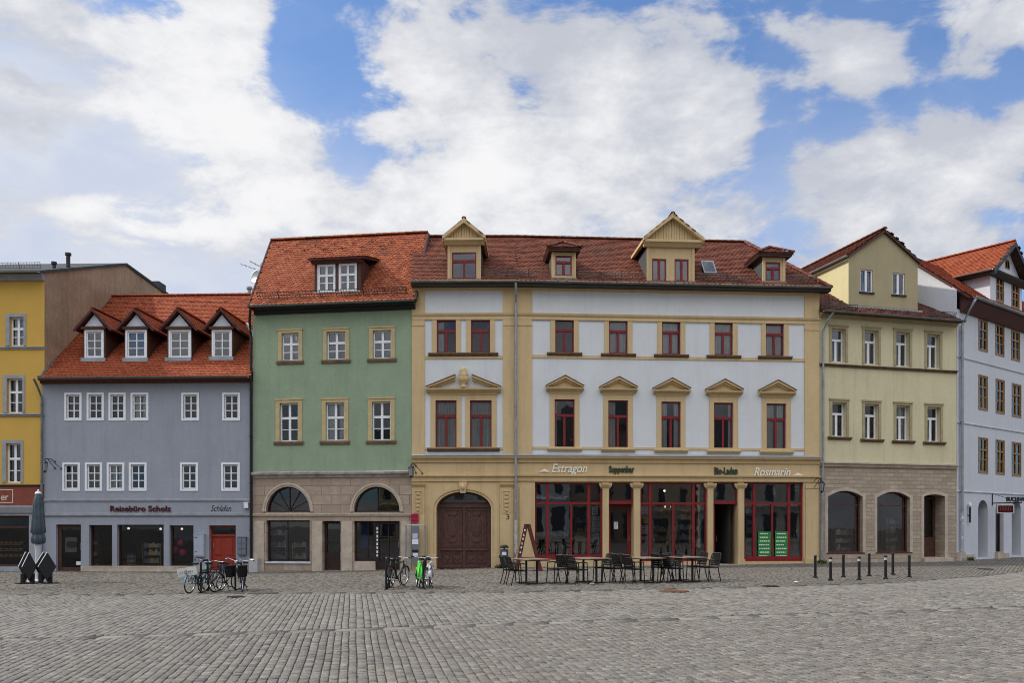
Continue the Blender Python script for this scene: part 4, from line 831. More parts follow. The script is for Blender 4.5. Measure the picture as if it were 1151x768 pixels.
# broken pediment with urn
zt = oA[2]['z1']+.22; a, c = oA[2]['u0']-.32, oA[3]['u1']+.34; uc = (a+c)/2; b = MB()
b.prof(FA, a+.1, c-.1, [(.01, zt), (-.05, zt), (-.08, zt+.1), (.01, zt+.1)]); b.prof(FA, a-.05, c+.05, [(.01, zt+.1), (-.12, zt+.1), (-.24, zt+.2), (-.25, zt+.26), (.01, zt+.28)])
for sg in (-1, 1):
    h = (c-a)/2+.05; e0, e1 = uc+sg*h, uc+sg*.36; k = .5
    b.extr([FA.P(e0, -.25, zt+.25), FA.P(e0, -.25, zt+.31), FA.P(e0, .01, zt+.31), FA.P(e0, .01, zt+.25)], [FA.P(e1, -.25, zt+.2+k), FA.P(e1, -.25, zt+.3+k), FA.P(e1, .01, zt+.3+k), FA.P(e1, .01, zt+.2+k)])
    b.extr([FA.P(e0-sg*.18, -.14, zt+.25), FA.P(e0-sg*.18, -.14, zt+.3), FA.P(e0-sg*.18, .01, zt+.3), FA.P(e0-sg*.18, .01, zt+.25)], [FA.P(e1, -.14, zt+.1+k), FA.P(e1, -.14, zt+.23+k), FA.P(e1, .01, zt+.23+k), FA.P(e1, .01, zt+.1+k)])
b.build('broken_pediment', m_ochre, hc)
b = MB()
for sg in (-1, 1):
    h = (c-a)/2+.07; e0, e1 = uc+sg*h, uc+sg*.34; k = .5; b.extr([FA.P(e0, -.28, zt+.312), FA.P(e0, -.28, zt+.34), FA.P(e0, 0, zt+.34), FA.P(e0, 0, zt+.312)], [FA.P(e1, -.28, zt+.302+k), FA.P(e1, -.28, zt+.335+k), FA.P(e1, 0, zt+.335+k), FA.P(e1, 0, zt+.302+k)])
b.build('pediment_flashing', m_sill, hc)
b = MB(); cc = FA.P(uc, -.14, zt+.27); b.lathe(cc, [(.14, 0), (.17, .06), (.08, .12), (.1, .2), (.2, .3), (.23, .42), (.19, .5), (.22, .54), (.13, .6), (.16, .72), (.12, .8), (.05, .88)], 14, jit=lambda i, k: 1+.07*math.sin(k*2.6+i)); b.build('stone_urn', mat('ochre_urn', (.62, .47, .24), .85, .2, 8, .4, 20), hc, smooth=True)
# pilasters and bands
zs1, zs0 = FM.zc(352.5, 640), FM.zc(357, 640)
for F_, x0, x1, e in ((FA, 463, 477.5, 0), (FA, 565.4, 579.8, 1), (FM, 580.3, 598, 0), (FM, 904, 920.5, 1)):
    u0 = max(.003, F_.u(x0)); u1 = min(F_.L-.003, F_.u(x1)); b = MB(); b.box(F_, u0, u1, -.045, .02, zgf+.1, zc0-.12); b.box(F_, u0-.0, u1+.0, -.065, .02, zs1-.02-.45, zs1-.55); b.build('pilaster', m_ochre, hc)
for F_, a, c in ((FA, .0, LA), (FM, 0, LM)):
    ze1 = zc0
    b = MB(); b.prof(F_, a, c, [(.01, ze1-.3), (-.06, ze1-.3), (-.1, ze1-.18), (-.26, ze1-.1), (-.3, ze1-.02), (-.3, ze1+.06), (.01, ze1+.1)]); b.build('main_cornice', m_ochre, hc)
    b = MB(); b.prof(F_, a+.002, c-.002, [(.01, zs0-.12), (-.055, zs0-.12), (-.055, zs0), (-.1, zs0+.06), (-.12, zs1-.03), (.01, zs1)]); b.build('string_course', m_ochre, hc)
    b = MB(); zz = F_.zc(401.5, 640); b.prof(F_, a+.55, c-.55, [(.01, zz-.06), (-.03, zz-.06), (-.03, zz+.07), (.01, zz+.07)]); b.build('sill_band', m_ochre, hc)
    b = MB(); zz = F_.zc(504.5, 680 if F_ is FM else 520)
    b.prof(F_, a+.55, c-.55, [(.01, zz-.04), (-.03, zz-.04), (-.03, zz+.06), (.01, zz+.06)]); b.build('sill_band', m_ochre, hc)
    b = MB(); b.prof(F_, a+.003, c-.003, [(.01, zgf-.22), (-.05, zgf-.22), (-.07, zgf-.1), (-.17, zgf-.04), (-.2, zgf+.03), (.01, zgf+.09)]); b.build('storey_cornice', m_ochre, hc)
    b = MB(); b.prof(F_, a+.004, c-.004, [(-.16, zgf+.045), (-.21, zgf+.045), (-.21, zgf+.065), (.01, zgf+.14)]); b.build('cornice_flashing', m_greyst, hc)
    b = MB(); zz = F_.zc(535.5, 700 if F_ is FM else 520); b.prof(F_, a+.003, c-.003, [(.01, zz-.22), (-.05, zz-.22), (-.06, zz-.06), (-.13, zz-.02), (-.14, zz+.04), (.01, zz+.06)]); b.build('fascia_moulding', m_ochre, hc)
zf = FM.zc(541.5, 700)
# gate: archivolt, keystone, doors
b = MB(); ps = arcpts(gate); uc = (gate['u0']+gate['u1'])/2; zs = gate['z1']-gate['arch']
for p, q in zip(ps, ps[1:]):
    for k0, k1, yy0 in ((1.0, 1.1, -.04), (1.1, 1.24, -.08), (1.24, 1.31, -.05)):
        f = lambda P_, k: (uc+(P_[0]-uc)*k, zs+(P_[1]-zs)*(1+(k-1)*1.35)); b.prism(FA, [f(p, k0), f(q, k0), f(q, k1), f(p, k1)], yy0, .01)
hwg = (gate['u1']-gate['u0'])/2
for sg in (-1, 1):
    for k0, k1, yy0 in ((1.0, 1.1, -.04), (1.1, 1.24, -.08), (1.24, 1.31, -.05)):
        a, c = sorted((uc+sg*hwg*k0, uc+sg*hwg*k1)); b.box(FA, a, c, yy0, .01, .75, zs)
    a, c = sorted((uc+sg*hwg*1.002, uc+sg*hwg*1.33)); b.box(FA, a, c, -.11, .01, .05, .75)
b.build('gate_arch', m_ochre, hc)
ku, kz = FA.fp(520.6, 552); b = MB(); b.prism(FA, [(ku-.1, kz-.1), (ku+.1, kz-.1), (ku+.17, kz+.36), (ku-.17, kz+.36)], -.17, .0); b.lathe(FA.P(ku, -.17, kz+.02), [(.05, 0), (.1, .1), (.09, .2), (.03, .27)], 10); b.build('keystone', m_ochre, hc)
u0, u1, z0 = gate['u0']+.0, gate['u1'], gate['z0']; zt = FA.zc(570, 521, .45); zd = zt-.04; b = MB()
b.box(FA, u0, u0+.14, .36, .46, z0, zd); b.box(FA, u1-.14, u1, .36, .46, z0, zd); b.box(FA, u0+.02, u1-.02, .34, .47, zd, zd+.14)
b.poly([FA.P(u, .44, z) for u, z in arcpts(gate)])
gt = b.build('gate', m_gate, hc); gt['label'] = 'dark brown carved double gate under a round arch'
for sg in (-1, 1):
    a, c = (u0+.14, uc-.004) if sg < 0 else (uc+.004, u1-.14); b = MB(); b.box(FA, a, c, .4, .46, z0+.03, zd); h = zd-z0; m_ = (a+c)/2; ww = c-a
    def fr(x0, x1, y0, y1, t=.05, pr=.035):
        b.box(FA, x0, x1, .4-pr, .4, y0, y0+t); b.box(FA, x0, x1, .4-pr, .4, y1-t, y1); b.box(FA, x0, x0+t, .4-pr, .4, y0+t, y1-t); b.box(FA, x1-t, x1, .4-pr, .4, y0+t, y1-t)
    fr(a+.08, c-.08, z0+h*.36, zd-.08); fr(a+.15, c-.15, z0+h*.39, zd-.15, .03, .025)
    ring = lambda cz, r1, r2: b.prism(FA, [(m_+ww*r1*math.cos(t*math.pi/10), cz+r2*math.sin(t*math.pi/10)) for t in range(20)], .36, .4)
    ring(z0+h*.70, .2, .42); b.prism(FA, [(m_+ww*.13*math.cos(t*math.pi/8), z0+h*.70+.3*math.sin(t*math.pi/8)) for t in range(16)], .335, .36); ring(z0+h*.47, .16, .1); ring(z0+h*.9, .18, .09)
    b.box(FA, a, c, .33, .4, z0+h*.3, z0+h*.34); b.box(FA, a, c, .35, .4, z0+h*.02, z0+h*.06)
    for k in (0, 1): q0 = a+.08+k*(ww-.16)/2+.01; q1 = q0+(ww-.16)/2-.03; fr(q0, q1, z0+h*.1, z0+h*.26, .03); b.prism(FA, [(q0+.08, z0+h*.18), ((q0+q1)/2, z0+h*.135), (q1-.08, z0+h*.18), ((q0+q1)/2, z0+h*.225)], .37, .4)
    b.build('gate_leaf', m_gate, gt)
b = MB(); b.box(FA, uc-.05, uc+.05, .34, .4, z0+.03, zd); b.build('cover_strip', m_gate, gt)
b = MB(); b.poly([FA.P(u, .42, z) for u, z in [(p[0]+(.08 if p[0] < uc else -.08), p[1]-.07) for p in arcpts(gate) if p[1] > zd+.22]]); b.build('fanlight_pane', m_glassdk, gt, recalc=False)
# pilasters beside the gate with carved panels
for x0, x1 in ((463.4, 477.2), (562.3, 576.4)):
    u0, u1 = max(.004, FA.u(x0)), FA.u(x1); um = (u0+u1)/2; z1 = FA.zc(542.5, um and 520); b = MB(); b.box(FA, u0, u1, -.06, .01, .75, z1-.1); b.box(FA, u0-.0, u1+.02, -.1, .01, .05, .75)
    b.prof(FA, u0-.0, u1+.03, [(.01, z1-.2), (-.07, z1-.2), (-.14, z1-.1), (-.15, z1-.05), (.01, z1-.05)]); 
    za, zb = FA.zc(552, 520), FA.zc(577, 520); t = .035
    for (a, c, d_, f) in ((u0+.08, u1-.08, za-t, za), (u0+.08, u1-.08, zb, zb+t), (u0+.08, u0+.08+t, zb+t, za-t), (u1-.08-t, u1-.08, zb+t, za-t)): b.box(FA, a, c, -.085, -.05, d_, f)
    for k in range(5): b.prism(FA, [(um+(.1-.015*abs(k-2))*math.cos(j*math.pi/5), zb+.13+k*.165+.075*math.sin(j*math.pi/5)) for j in range(10)], -.10, -.055); b.prism(FA, [(um+.05*math.cos(j*math.pi/4), zb+.13+k*.165+.035*math.sin(j*math.pi/4)) for j in range(8)], -.125, -.10)
    b.build('carved_pilaster', m_ochre, hc)
o = lettering('house_number', '3', FA, 569, 572.5, 584.2, 5.6, mat('dark_bronze', (.05, .035, .02), .5), hc, y=-.065, ext=.01)
# shop front columns and windows
ztop_ = gshop[0][0]['z1']
for x0, x1 in ((677.4, 684.1), (712.2, 719.5), (795.2, 801.5), (829.5, 836.1)):
    u0, u1 = FM.u(x0), FM.u(x1); b = MB(); b.box(FM, u0, u1, -.05, .3, .05, ztop_-.1); b.box(FM, u0-.03, u1+.03, -.09, .2, .05, .55); b.prof(FM, u0-.06, u1+.06, [(.2, ztop_-.22), (-.07, ztop_-.22), (-.14, ztop_-.1), (-.15, ztop_-.03), (.2, ztop_-.03)])
    for sg, uu in ((-1, u0), (1, u1)): b.prism(FM, [(uu, ztop_-.3), (uu, ztop_-.02), (uu+sg*.15, ztop_-.02), (uu+sg*.13, ztop_-.14)], -.03, .15)
    b.build('column', m_ochre, hc)
b = MB(); u0, u1 = FM.u(904), FM.u(920); zz = FM.zc(541, 910)
b.box(FM, u0+.05, u1-.02, -.05, .01, .6, zz-.35); b.box(FM, u0, u1, -.09, .01, .05, .6); b.box(FM, u0+.05, u1-.02, -.05, .01, zz-.33, zz-.13); b.build('pilaster', m_ochre, hc)
b = MB(); u0, u1 = .02, FM.u(600.6); b.box(FM, u0+.12, u1-.12, -.05, .01, .6, zz-.3); b.box(FM, u0, u1-.02, -.09, .01, .05, .6); b.build('pilaster', m_ochre, hc)
mull = [(.17, .545, .82), (.135, .50, .82), (.165, .49, .79)]; wi = 0
for (o, k) in gshop:
    if k == 'win':
        a, m_, c = mull[wi]; H = 1-(565-542.6)/(o['z1']-o['z0'])/26.5; H = .745
        wn_ = window(FM, hc, o, 'plain', m_winr, m_glassdk, .16, .075, name='shop_window', bars=[('v', a, 0, 1, .12), ('v', c, 0, 1, .12), ('v', m_, 0, H, .085), ('h', H, 0, 1, .1)], dep=.1)
        b = MB(); b.box(FM, o['u0']+.08, o['u1']-.08, .1, .2, o['z0']+.07, o['z0']+.22); b.build('bottom_rail', m_winr, wn_); wi += 1
    else:
        zt = o['z0']+(o['z1']-o['z0'])*.76
        b = MB(); b.box(FM, o['u0'], o['u1'], .1, .22, zt-.07, zt+.07); b.box(FM, o['u0'], o['u0']+.06, .12, .2, zt+.07, o['z1']); b.box(FM, o['u1']-.06, o['u1'], .12, .2, zt+.07, o['z1']); b.box(FM, o['u0']+.06, o['u1']-.06, .12, .2, o['z1']-.06, o['z1'])
        tl = b.build('transom_light', m_winr, hc); g = MB(); g.poly([FM.P(o['u0']+.03, .17, zt), FM.P(o['u1']-.03, .17, zt), FM.P(o['u1']-.03, .17, o['z1']-.03), FM.P(o['u0']+.03, .17, o['z1']-.03)]); g.build('pane', m_glassdk, tl, recalc=False)
        b = MB(); b.poly([FM.P(o['u1']-.002, .39, o['z0']), FM.P(o['u1']-.002, 1.3, o['z0']), FM.P(o['u1']-.002, 1.3, zt), FM.P(o['u1']-.002, .39, zt)]); b.poly([FM.P(o['u0']+.002, .39, o['z0']), FM.P(o['u0']+.002, 1.3, o['z0']), FM.P(o['u0']+.002, 1.3, zt), FM.P(o['u0']+.002, .39, zt)]); b.poly([FM.P(o['u0'], .39, zt+.07), FM.P(o['u1'], .39, zt+.07), FM.P(o['u1'], 1.3, zt+.07), FM.P(o['u0'], 1.3, zt+.07)])
        b.build('door_reveal', m_ochre, hc, recalc=False)
        if k == 'door': gdoor(FM, (o['u0']+.02, o['u1']-.02, o['z0']+.05, zt-.07), hc, .55, m=m_winr, frame=.14, low=.3)
        else:
            # leaf standing open, turned in
            d_ = MB(); p0 = FM.P(o['u0']+.12, .35, 0); 
            F3 = Frame(600, 30, 601, 30); F3.a = FM.P(o['u0']+.1, .25, 0); F3.U = (FM.U*.32+FM.N*.95).normalized(); F3.N = Vector((-F3.U.y, F3.U.x, 0)); F3.rz = math.atan2(F3.U.y, F3.U.x); F3.L = .95
            gdoor(F3, (0, .95, o['z0']+.05, zt-.07), hc, 0, m=m_winr, frame=.12, low=.3, name='open_door')
        pbox(FM, 'doorstep', m_stonelt, hc, o['u0']-.05, o['u1']+.05, -.15, .6, .05, o['z0']+.04)
# fascia lettering
m_wl = mat('cream_white_letters', (.80, .76, .66), .5, .04); m_gl = mat('dark_green_letters', (.035, .05, .03), .5)
def leaf(F, parent, x0, x1, yb, h, m):
    u0, z0 = F.fp(x0, yb); u1, _ = F.fp(x1, yb); hh = F.zc(yb-h, x0)-z0; L = u1-u0
    pts = [(0, .1), (.2, .25), (.32, .45), (.42, .7), (.5, 1), (.6, .75), (.72, .6), (.85, .35), (1, .12), (.8, .0), (.5, .12), (.2, .0)]
    b = MB(); b.prism(F, [(u0+L*p, z0+hh*q) for p, q in pts], -.05, -.03); return b.build('leaf_emblem', m, parent)
o = lettering('shop_sign', 'Estragon', FM, 620, 660, 531.3, 9.5, m_wl, y=-.03, ext=.03, shear=.3, bold=.012, label='cream slanted lettering with a leaf flourish before it above the leftmost red shop window'); leaf(FM, o, 605, 618, 531, 4.2, m_wl)
o = lettering('shop_sign', 'Rosmarin', FM, 847.5, 888.5, 535.4, 9.5, m_wl, y=-.03, ext=.03, shear=.3, bold=.012, label='cream slanted lettering with a leaf flourish after it above the rightmost red shop window'); leaf(FM, o, 890, 902.5, 535, 3.6, m_wl)
lettering('shop_sign', 'Suppenbar', FM, 684.5, 713, 531.3, 7.6, m_gl, y=-.03, ext=.04, bold=.03, label='dark green raised lettering over the closed red glazed door')
lettering('shop_sign', 'Bio-Laden', FM, 803, 829, 533.3, 7.8, m_gl, y=-.03, ext=.04, bold=.03, label='dark green raised lettering over the open shop doorway')
# roof: eaves, two front faces, right hip
zE = FM.zc(319.5, 720, -.42); yR = 4.0; zR = FM.zc(270, 720, yR); slc = (zR-zE)/(yR+.42)
EA0 = FA.P(FA.u(462, -.42), -.42, zE); EA1 = FM.P(.0, -.42, zE); EB1 = FM.P(LM+.32, -.42, zE); RM = FM.P(FM.u(580, yR), yR, zR); RA0 = FA.P(FA.u(463.5, yR), yR, zR); RA0.y = RM.y-.02; RB1 = FM.P(FM.u(837, yR), yR, zR)
RM2 = FA.P(LA, yR, zR); KB = FM.P(LM+.32, 2*yR+.4, zE)
b = MB(); tiles(b, [EA0, EA1, RM, RA0], w=.19, ex=.16); tiles(b, [EA1, EB1, RB1, RM], w=.19, ex=.16); tiles(b, [EB1, KB, RB1], w=.19, ex=.16)
b.poly([RA0, RM, RB1, KB, FA.P(0, 8.4, zE)], 1)
ridge(b, RA0+Vector((0, 0, .02)), RM+Vector((0, 0, .02)), .12); ridge(b, RM+Vector((0, 0, .02)), RB1+Vector((0, 0, .02)), .12); ridge(b, EB1+Vector((0, 0, .03)), RB1+Vector((0, 0, .04)), .12)
rf = b.build('roof', [m_tile_rd, m_tile_rd], hc, recalc=False)
gutter(EA0+Vector((0, -.08, .02)), EA1+Vector((0, -.08, .02)), hc); gutter(EA1+Vector((0, -.08, .02)), EB1+Vector((0, -.08, .02)), hc)
b = MB(); 
for p, q in ((EA0, EA1), (EA1, EB1)): b.extr([p+Vector((0, -.02, -.14)), p+Vector((0, .38, -.14)), p+Vector((0, .4, .1)), p+Vector((0, -.02, .0))], [q+Vector((0, -.02, -.14)), q+Vector((0, .38, -.14)), q+Vector((0, .4, .1)), q+Vector((0, -.02, .0))])
b.build('eaves_board', mat('dark_eaves', (.05, .045, .04), .7), hc)
nM = (EB1-EA1).cross(RM-EA1).normalized(); nM = nM if nM.z > 0 else -nM
rp = lambda u, y: FM.P(u, y, zE+(y+.42)*slc)
for x0, x1 in ((545, 618), (650, 722), (784, 848), (884, 916)):
    u0, u1 = FM.u(x0, 0), FM.u(x1, 0); snowguard(hc, rp(u0, .0)+nM*.02, rp(u1, .0)+nM*.02, 4, nM, .27)
b = MB(); sl0 = Vector((0, 0, 0))
# skylight
u0, u1 = FM.u(789, .9), FM.u(803.5, .9); b = MB(); tilt = .18
P4 = [rp(u0, .6)+nM*.08, rp(u1, .6)+nM*.08, rp(u1, 1.3)+nM*.3, rp(u0, 1.3)+nM*.3]; b.extr(P4, [p-nM*.06 for p in P4]); sk = b.build('skylight', m_zinc, rf)
b = MB(); c_ = sum(P4, Vector())/4; b.poly([c_+(p-c_)*.8+nM*.01 for p in P4]); b.build('pane', m_glassup, sk, recalc=False)
roofYc = lambda z: -.42+(z-zE)/slc
def dormer(F, xa, xb, ytop, ybot, wins, kind, apx, apy, eave, ov, bars='tee', ped=None, fm=None):
    y = 0.
    for _ in range(60): y = y*.6+.4*roofYc(F.zc(ybot, (xa+xb)/2, y))
    y = max(y, -.1); F2 = F.shift(y); u0, u1 = F2.u(xa), F2.u(xb); zs = F2.zc(ybot, (xa+xb)/2); zt = F2.zc(ytop, (xa+xb)/2); za = F2.zc(apy, apx); uc = (u0+u1)/2
    ops = [rect(F2, *w_, depth=.12) for w_ in wins]; b = MB(); wall(b, F2, u0, u1, zs-.25, zt, ops); b.poly([F2.P(u0, .6, zs), F2.P(u1, .6, zs), F2.P(u1, .6, zt), F2.P(u0, .6, zt)])
    b.poly([F2.P(u0, 0, zs), F2.P(u1, 0, zs), F2.P(u1, .6, zs), F2.P(u0, .6, zs)])
    yb = roofYc(zt)-y+.3; dm = b.build('dormer', m_ochre, hc, recalc=False)
    b = MB()
    for u, d_ in ((u0+.002, -1), (u1-.002, 1)): b.poly([F2.P(u, .0, zs-.25), F2.P(u, yb, zt-.2), F2.P(u, yb, zt), F2.P(u, 0, zt)])
    b.build('cheek', m_slate, dm, recalc=False)
    for o in ops: window(F2, dm, o, bars, m_winr, m_glassup, .05, .05, curtain=None)
    for (a, c) in ((u0-.01, u0+.1), (u1-.1, u1+.01)): pbox(F2, 'corner_board', m_ochre, dm, a, c, -.03, .01, zs, zt)
    b = MB(); b.box(F2, u0-.04, u1+.04, -.12, .01, zs-.09, zs+.0); b.build('sill', m_gutter, dm)
    zE2 = F2.zc(eave, apx); rb_ = MB()
    if kind == 'hip':
        e0, e1 = u0-ov, u1+ov; yf = -.28; rx = .75
        A, B, C = F2.P(e0, yf, zE2), F2.P(e1, yf, zE2), F2.P(uc, yf+rx, za); yE, yA = roofYc(zE2)-y+.15, roofYc(za)-y+.2; D, E_, G = F2.P(e1, yE, zE2), F2.P(uc, yA, za), F2.P(e0, yE, zE2)
        tiles(rb_, [A, B, C], slab=.08); tiles(rb_, [B, D, E_, C], slab=.08); tiles(rb_, [G, A, C, E_], slab=.08)
        for p, q in ((A, C), (B, C), (C, E_)): ridge(rb_, p+Vector((0, 0, .03)), q+Vector((0, 0, .03)), .09)
        rb_.build('dormer_roof', [m_tile_rd, m_dkwood], dm, recalc=False)
        b = MB(); b.box(F2, u0-ov+.06, u1+ov-.06, -.22, roofYc(zE2)-y, zE2-.14, zE2-.1); b.build('soffit', m_dkwood, dm)
    else:
        e0, e1 = F2.u(ped[0]), F2.u(ped[1]); uc = F2.u(apx); yA = roofYc(za)-y+.2; yE = roofYc(zE2)-y+.2; yf = -.3
        for s, e_ in ((-1, e0), (1, e1)): tiles(rb_, [F2.P(e_, yf, zE2), F2.P(uc, yf, za), F2.P(uc, yA, za), F2.P(e_, yE, zE2)], slab=.08)
        ridge(rb_, F2.P(uc, yf, za+.03), F2.P(uc, yA, za+.03), .09); rb_.build('dormer_roof', [m_tile_rd, m_ochre], dm, recalc=False)
        b = MB(); zc1 = zE2-.02; t = .17
        b.prof(F2, e0+.05, e1-.05, [(.01, zt-.02), (-.1, zt-.02), (-.22, zc1-.1), (-.28, zc1-.08), (-.28, zc1+.02), (.01, zc1+.02)])
        for s, e_ in ((-1, e0), (1, e1)): b.extr([F2.P(e_, yf-.03, zE2-.06), F2.P(uc, yf-.03, za-t), F2.P(uc, yf-.03, za+.03), F2.P(e_, yf-.03, zE2+.08)], [F2.P(e_, yf+.1, zE2-.06), F2.P(uc, yf+.1, za-t), F2.P(uc, yf+.1, za+.03), F2.P(e_, yf+.1, zE2+.08)])
        for s, e_ in ((-1, e0+.04), (1, e1-.04)): b.extr([F2.P(e_-.06, yf+.1, zE2-.12), F2.P(e_+.06, yf+.1, zE2-.12), F2.P(e_+.06, yf+.1, zE2+.0), F2.P(e_-.06, yf+.1, zE2+.0)], [F2.P(e_-.06, yE, zE2-.12), F2.P(e_+.06, yE, zE2-.12), F2.P(e_+.06, yE, zE2+.0), F2.P(e_-.06, yE, zE2+.0)])
        b.build('pediment', m_ochre, dm)
        b = MB(); n = int((e1-e0)/.11)
        for i in range(n):
            a, c = e0+(e1-e0)*i/n+.006, e0+(e1-e0)*(i+1)/n-.006; hz = lambda q: zE2+(za-zE2)*(1-abs(q-uc)/((e1-e0)/2))-.1
            if hz(a) > zc1+.03 or hz(c) > zc1+.03: b.prism(F2, [(a, zc1), (c, zc1), (c, max(zc1+.005, hz(c))), (a, max(zc1+.005, hz(a)))], -.1, .0)
        b.build('board_cladding', m_ochre, dm)
    return dm
dormer(FA, 503.4, 540.3, 275.5, 314.6, [(507.8, 283.5, 535.4, 313.3)], 'gable', 522, 248.5, 269.5, .2, ped=(498, 546), bars='tee')
dormer(FM, 620.3, 647, 280.5, 313.2, [(624.3, 287.3, 642.7, 310.2)], 'hip', 633.5, 268.5, 280, .22, bars='tee2')
dormer(FM, 727.3, 780.3, 278, 317.2, [(733, 291, 749, 316.5), (758.2, 291.3, 774, 316.5)], 'gable', 754.5, 243, 271.5, .2, ped=(721.5, 789.5), bars='two')
dormer(FM, 857, 882.3, 288, 317, [(860.5, 294.6, 877.2, 315.8)], 'hip', 871.5, 274.5, 286, .28, bars='tee2')
pp = FM.P(-.02, -.16, 0); pipe(hc, [Vector((pp.x, pp.y-.35, zE-.06)), Vector((pp.x, pp.y-.2, zE-.5)), Vector((pp.x, pp.y, zE-.8)), Vector((pp.x, pp.y, .75)), Vector((pp.x, pp.y, .24))], .055)
b = MB(); b.tube([Vector((pp.x, pp.y, .3)), Vector((pp.x, pp.y, 2.2))], .068, 10); b.build('sticker_sleeve', islandmat('stickered_metal', [(.45, .45, .44), (.5, .5, .5)], .5, (.12, .12, .14), 6, .5, .56, .9), hc)
lantern(FM, 915, 541, 1, 'wrought iron lantern at the right corner of the red glazed shop row')
# things in the shop windows -------------------------------------------------
def poster(F, x0, y0, x1, y1, y, m, label, cat='poster', name='poster', lines=0, lm=None):
    u0, z1 = F.fp(x0, y0, y); u1, z0 = F.fp(x1, y1, y); b = MB(); b.box(F, u0, u1, y, y+.006, z0, z1); o = b.build(name, m, None, loc=F.P((u0+u1)/2, y, z0)); tag(o, label, cat)
    if lines:
        for k in range(lines):
            b = MB(); z = z1-(k+.7)/lines*(z1-z0); a = u0+(u1-u0)*random.uniform(.06, .14); c = u1-(u1-u0)*random.uniform(.06, .3); q = a; h = (z1-z0)/lines*.3
            while q < c: t = random.uniform(.03, .09); b.box(F, q, min(c, q+t), y-.004, y-.001, z, z+h); q += t+.02
            b.build('text_line', lm or m_black, o)
    return o
m_gp = mat('bright_green_poster', (.025, .22, .05), .6, .12); mblu = mat('pale_blue_bottle', (.20, .42, .58), .25, .2)
poster(FM, 852.3, 598, 866.4, 627.3, .115, m_gp, 'bright green lettered panel on the left door leaf of the rightmost red shop window', 'poster', 'green_panel', 7, m_wl)
poster(FM, 871.2, 598, 886, 627.3, .115, m_gp, 'bright green lettered panel on the right door leaf of the rightmost red shop window', 'poster', 'green_panel', 7, m_wl)
poster(FM, 892, 546, 900.5, 553, .18, m_gp, 'small green poster high in the rightmost pane of the rightmost shop window', lines=2, lm=m_wl)
for i, (x0, y0, x1, y1, lb) in enumerate(((665.5, 570, 672, 579.5, 'white sheet at the top of the paper column in the leftmost red shop window'), (665.8, 581, 674.5, 598, 'tall white sheet in the middle of the paper column in the leftmost red shop window'), (666, 600, 673, 613, 'pale sheet at the bottom of the paper column in the leftmost red shop window'))):
    poster(FM, x0, y0, x1, y1, .19, m_paper if i < 2 else mat('pale_blue_paper', (.45, .55, .6), .8), lb, 'paper', 'window_notice', 5)
poster(FM, 720.8, 569, 728.5, 579, .19, m_paper, 'white sheet above the yellow one in the middle red shop window', 'paper', 'window_notice', 4)
poster(FM, 723, 581, 728.6, 588.6, .185, mat('yellow_paper', (.65, .5, .03), .8), 'yellow sheet in the left pane of the middle red shop window', 'paper', 'window_notice', 3)
poster(FM, 720.8, 591, 728.4, 601, .19, m_paper, 'white sheet below the yellow one in the middle red shop window', 'paper', 'window_notice', 4)
poster(FM, 720.8, 603, 728.6, 625, .19, mat('pale_blue_board', (.4, .52, .58), .7), 'large pale blue sheet low in the left pane of the middle red shop window', 'paper', 'window_notice', 2)
poster(FM, 690, 587, 694.6, 595, .52, m_paper, 'small white notice on the closed red glazed door', 'paper', 'window_notice', 4)
poster(FM, 646, 602, 658.5, 625, .4, mat('tan_board', (.42, .34, .2), .8), 'tan board standing low in the leftmost red shop window', 'board', 'window_notice')
poster(FM, 838.5, 571, 843, 579, .3, m_paper, 'white sheet in the left pane of the rightmost red shop window', 'paper', 'window_notice', 3)
# bottle shelves
u0, z0 = FM.fp(891.5, 627, .5); u1, _ = FM.fp(901.5, 627, .5)
for r_ in range(3):
    zz = FM.zc(626.5-r_*10, 896, .5); ms = MB(); ms.box(FM, u0, u1, .4, .62, zz-.03, zz-.005); tag(ms.build('glass_shelf', m_zinc, None, loc=FM.P(u0, .5, zz-.03)), ('lowest', 'middle', 'topmost')[r_]+' bottle shelf in the rightmost pane of the rightmost shop window', 'shelf')
    for k in range(4):
        c = FM.P(u0+.05+k*(u1-u0-.1)/3, .5, zz); b = MB(); b.lathe(c, [(.035, 0), (.038, .02), (.038, .18), (.015, .24), (.015, .29)], 10); tag(b.build('bottle', mblu, None, loc=c, smooth=True), 'pale blue bottle on the '+('lowest', 'middle', 'topmost')[r_]+' shelf in the rightmost shop window', 'bottle', 'blue bottles on the %s window shelf' % ('lowest', 'middle', 'topmost')[r_])
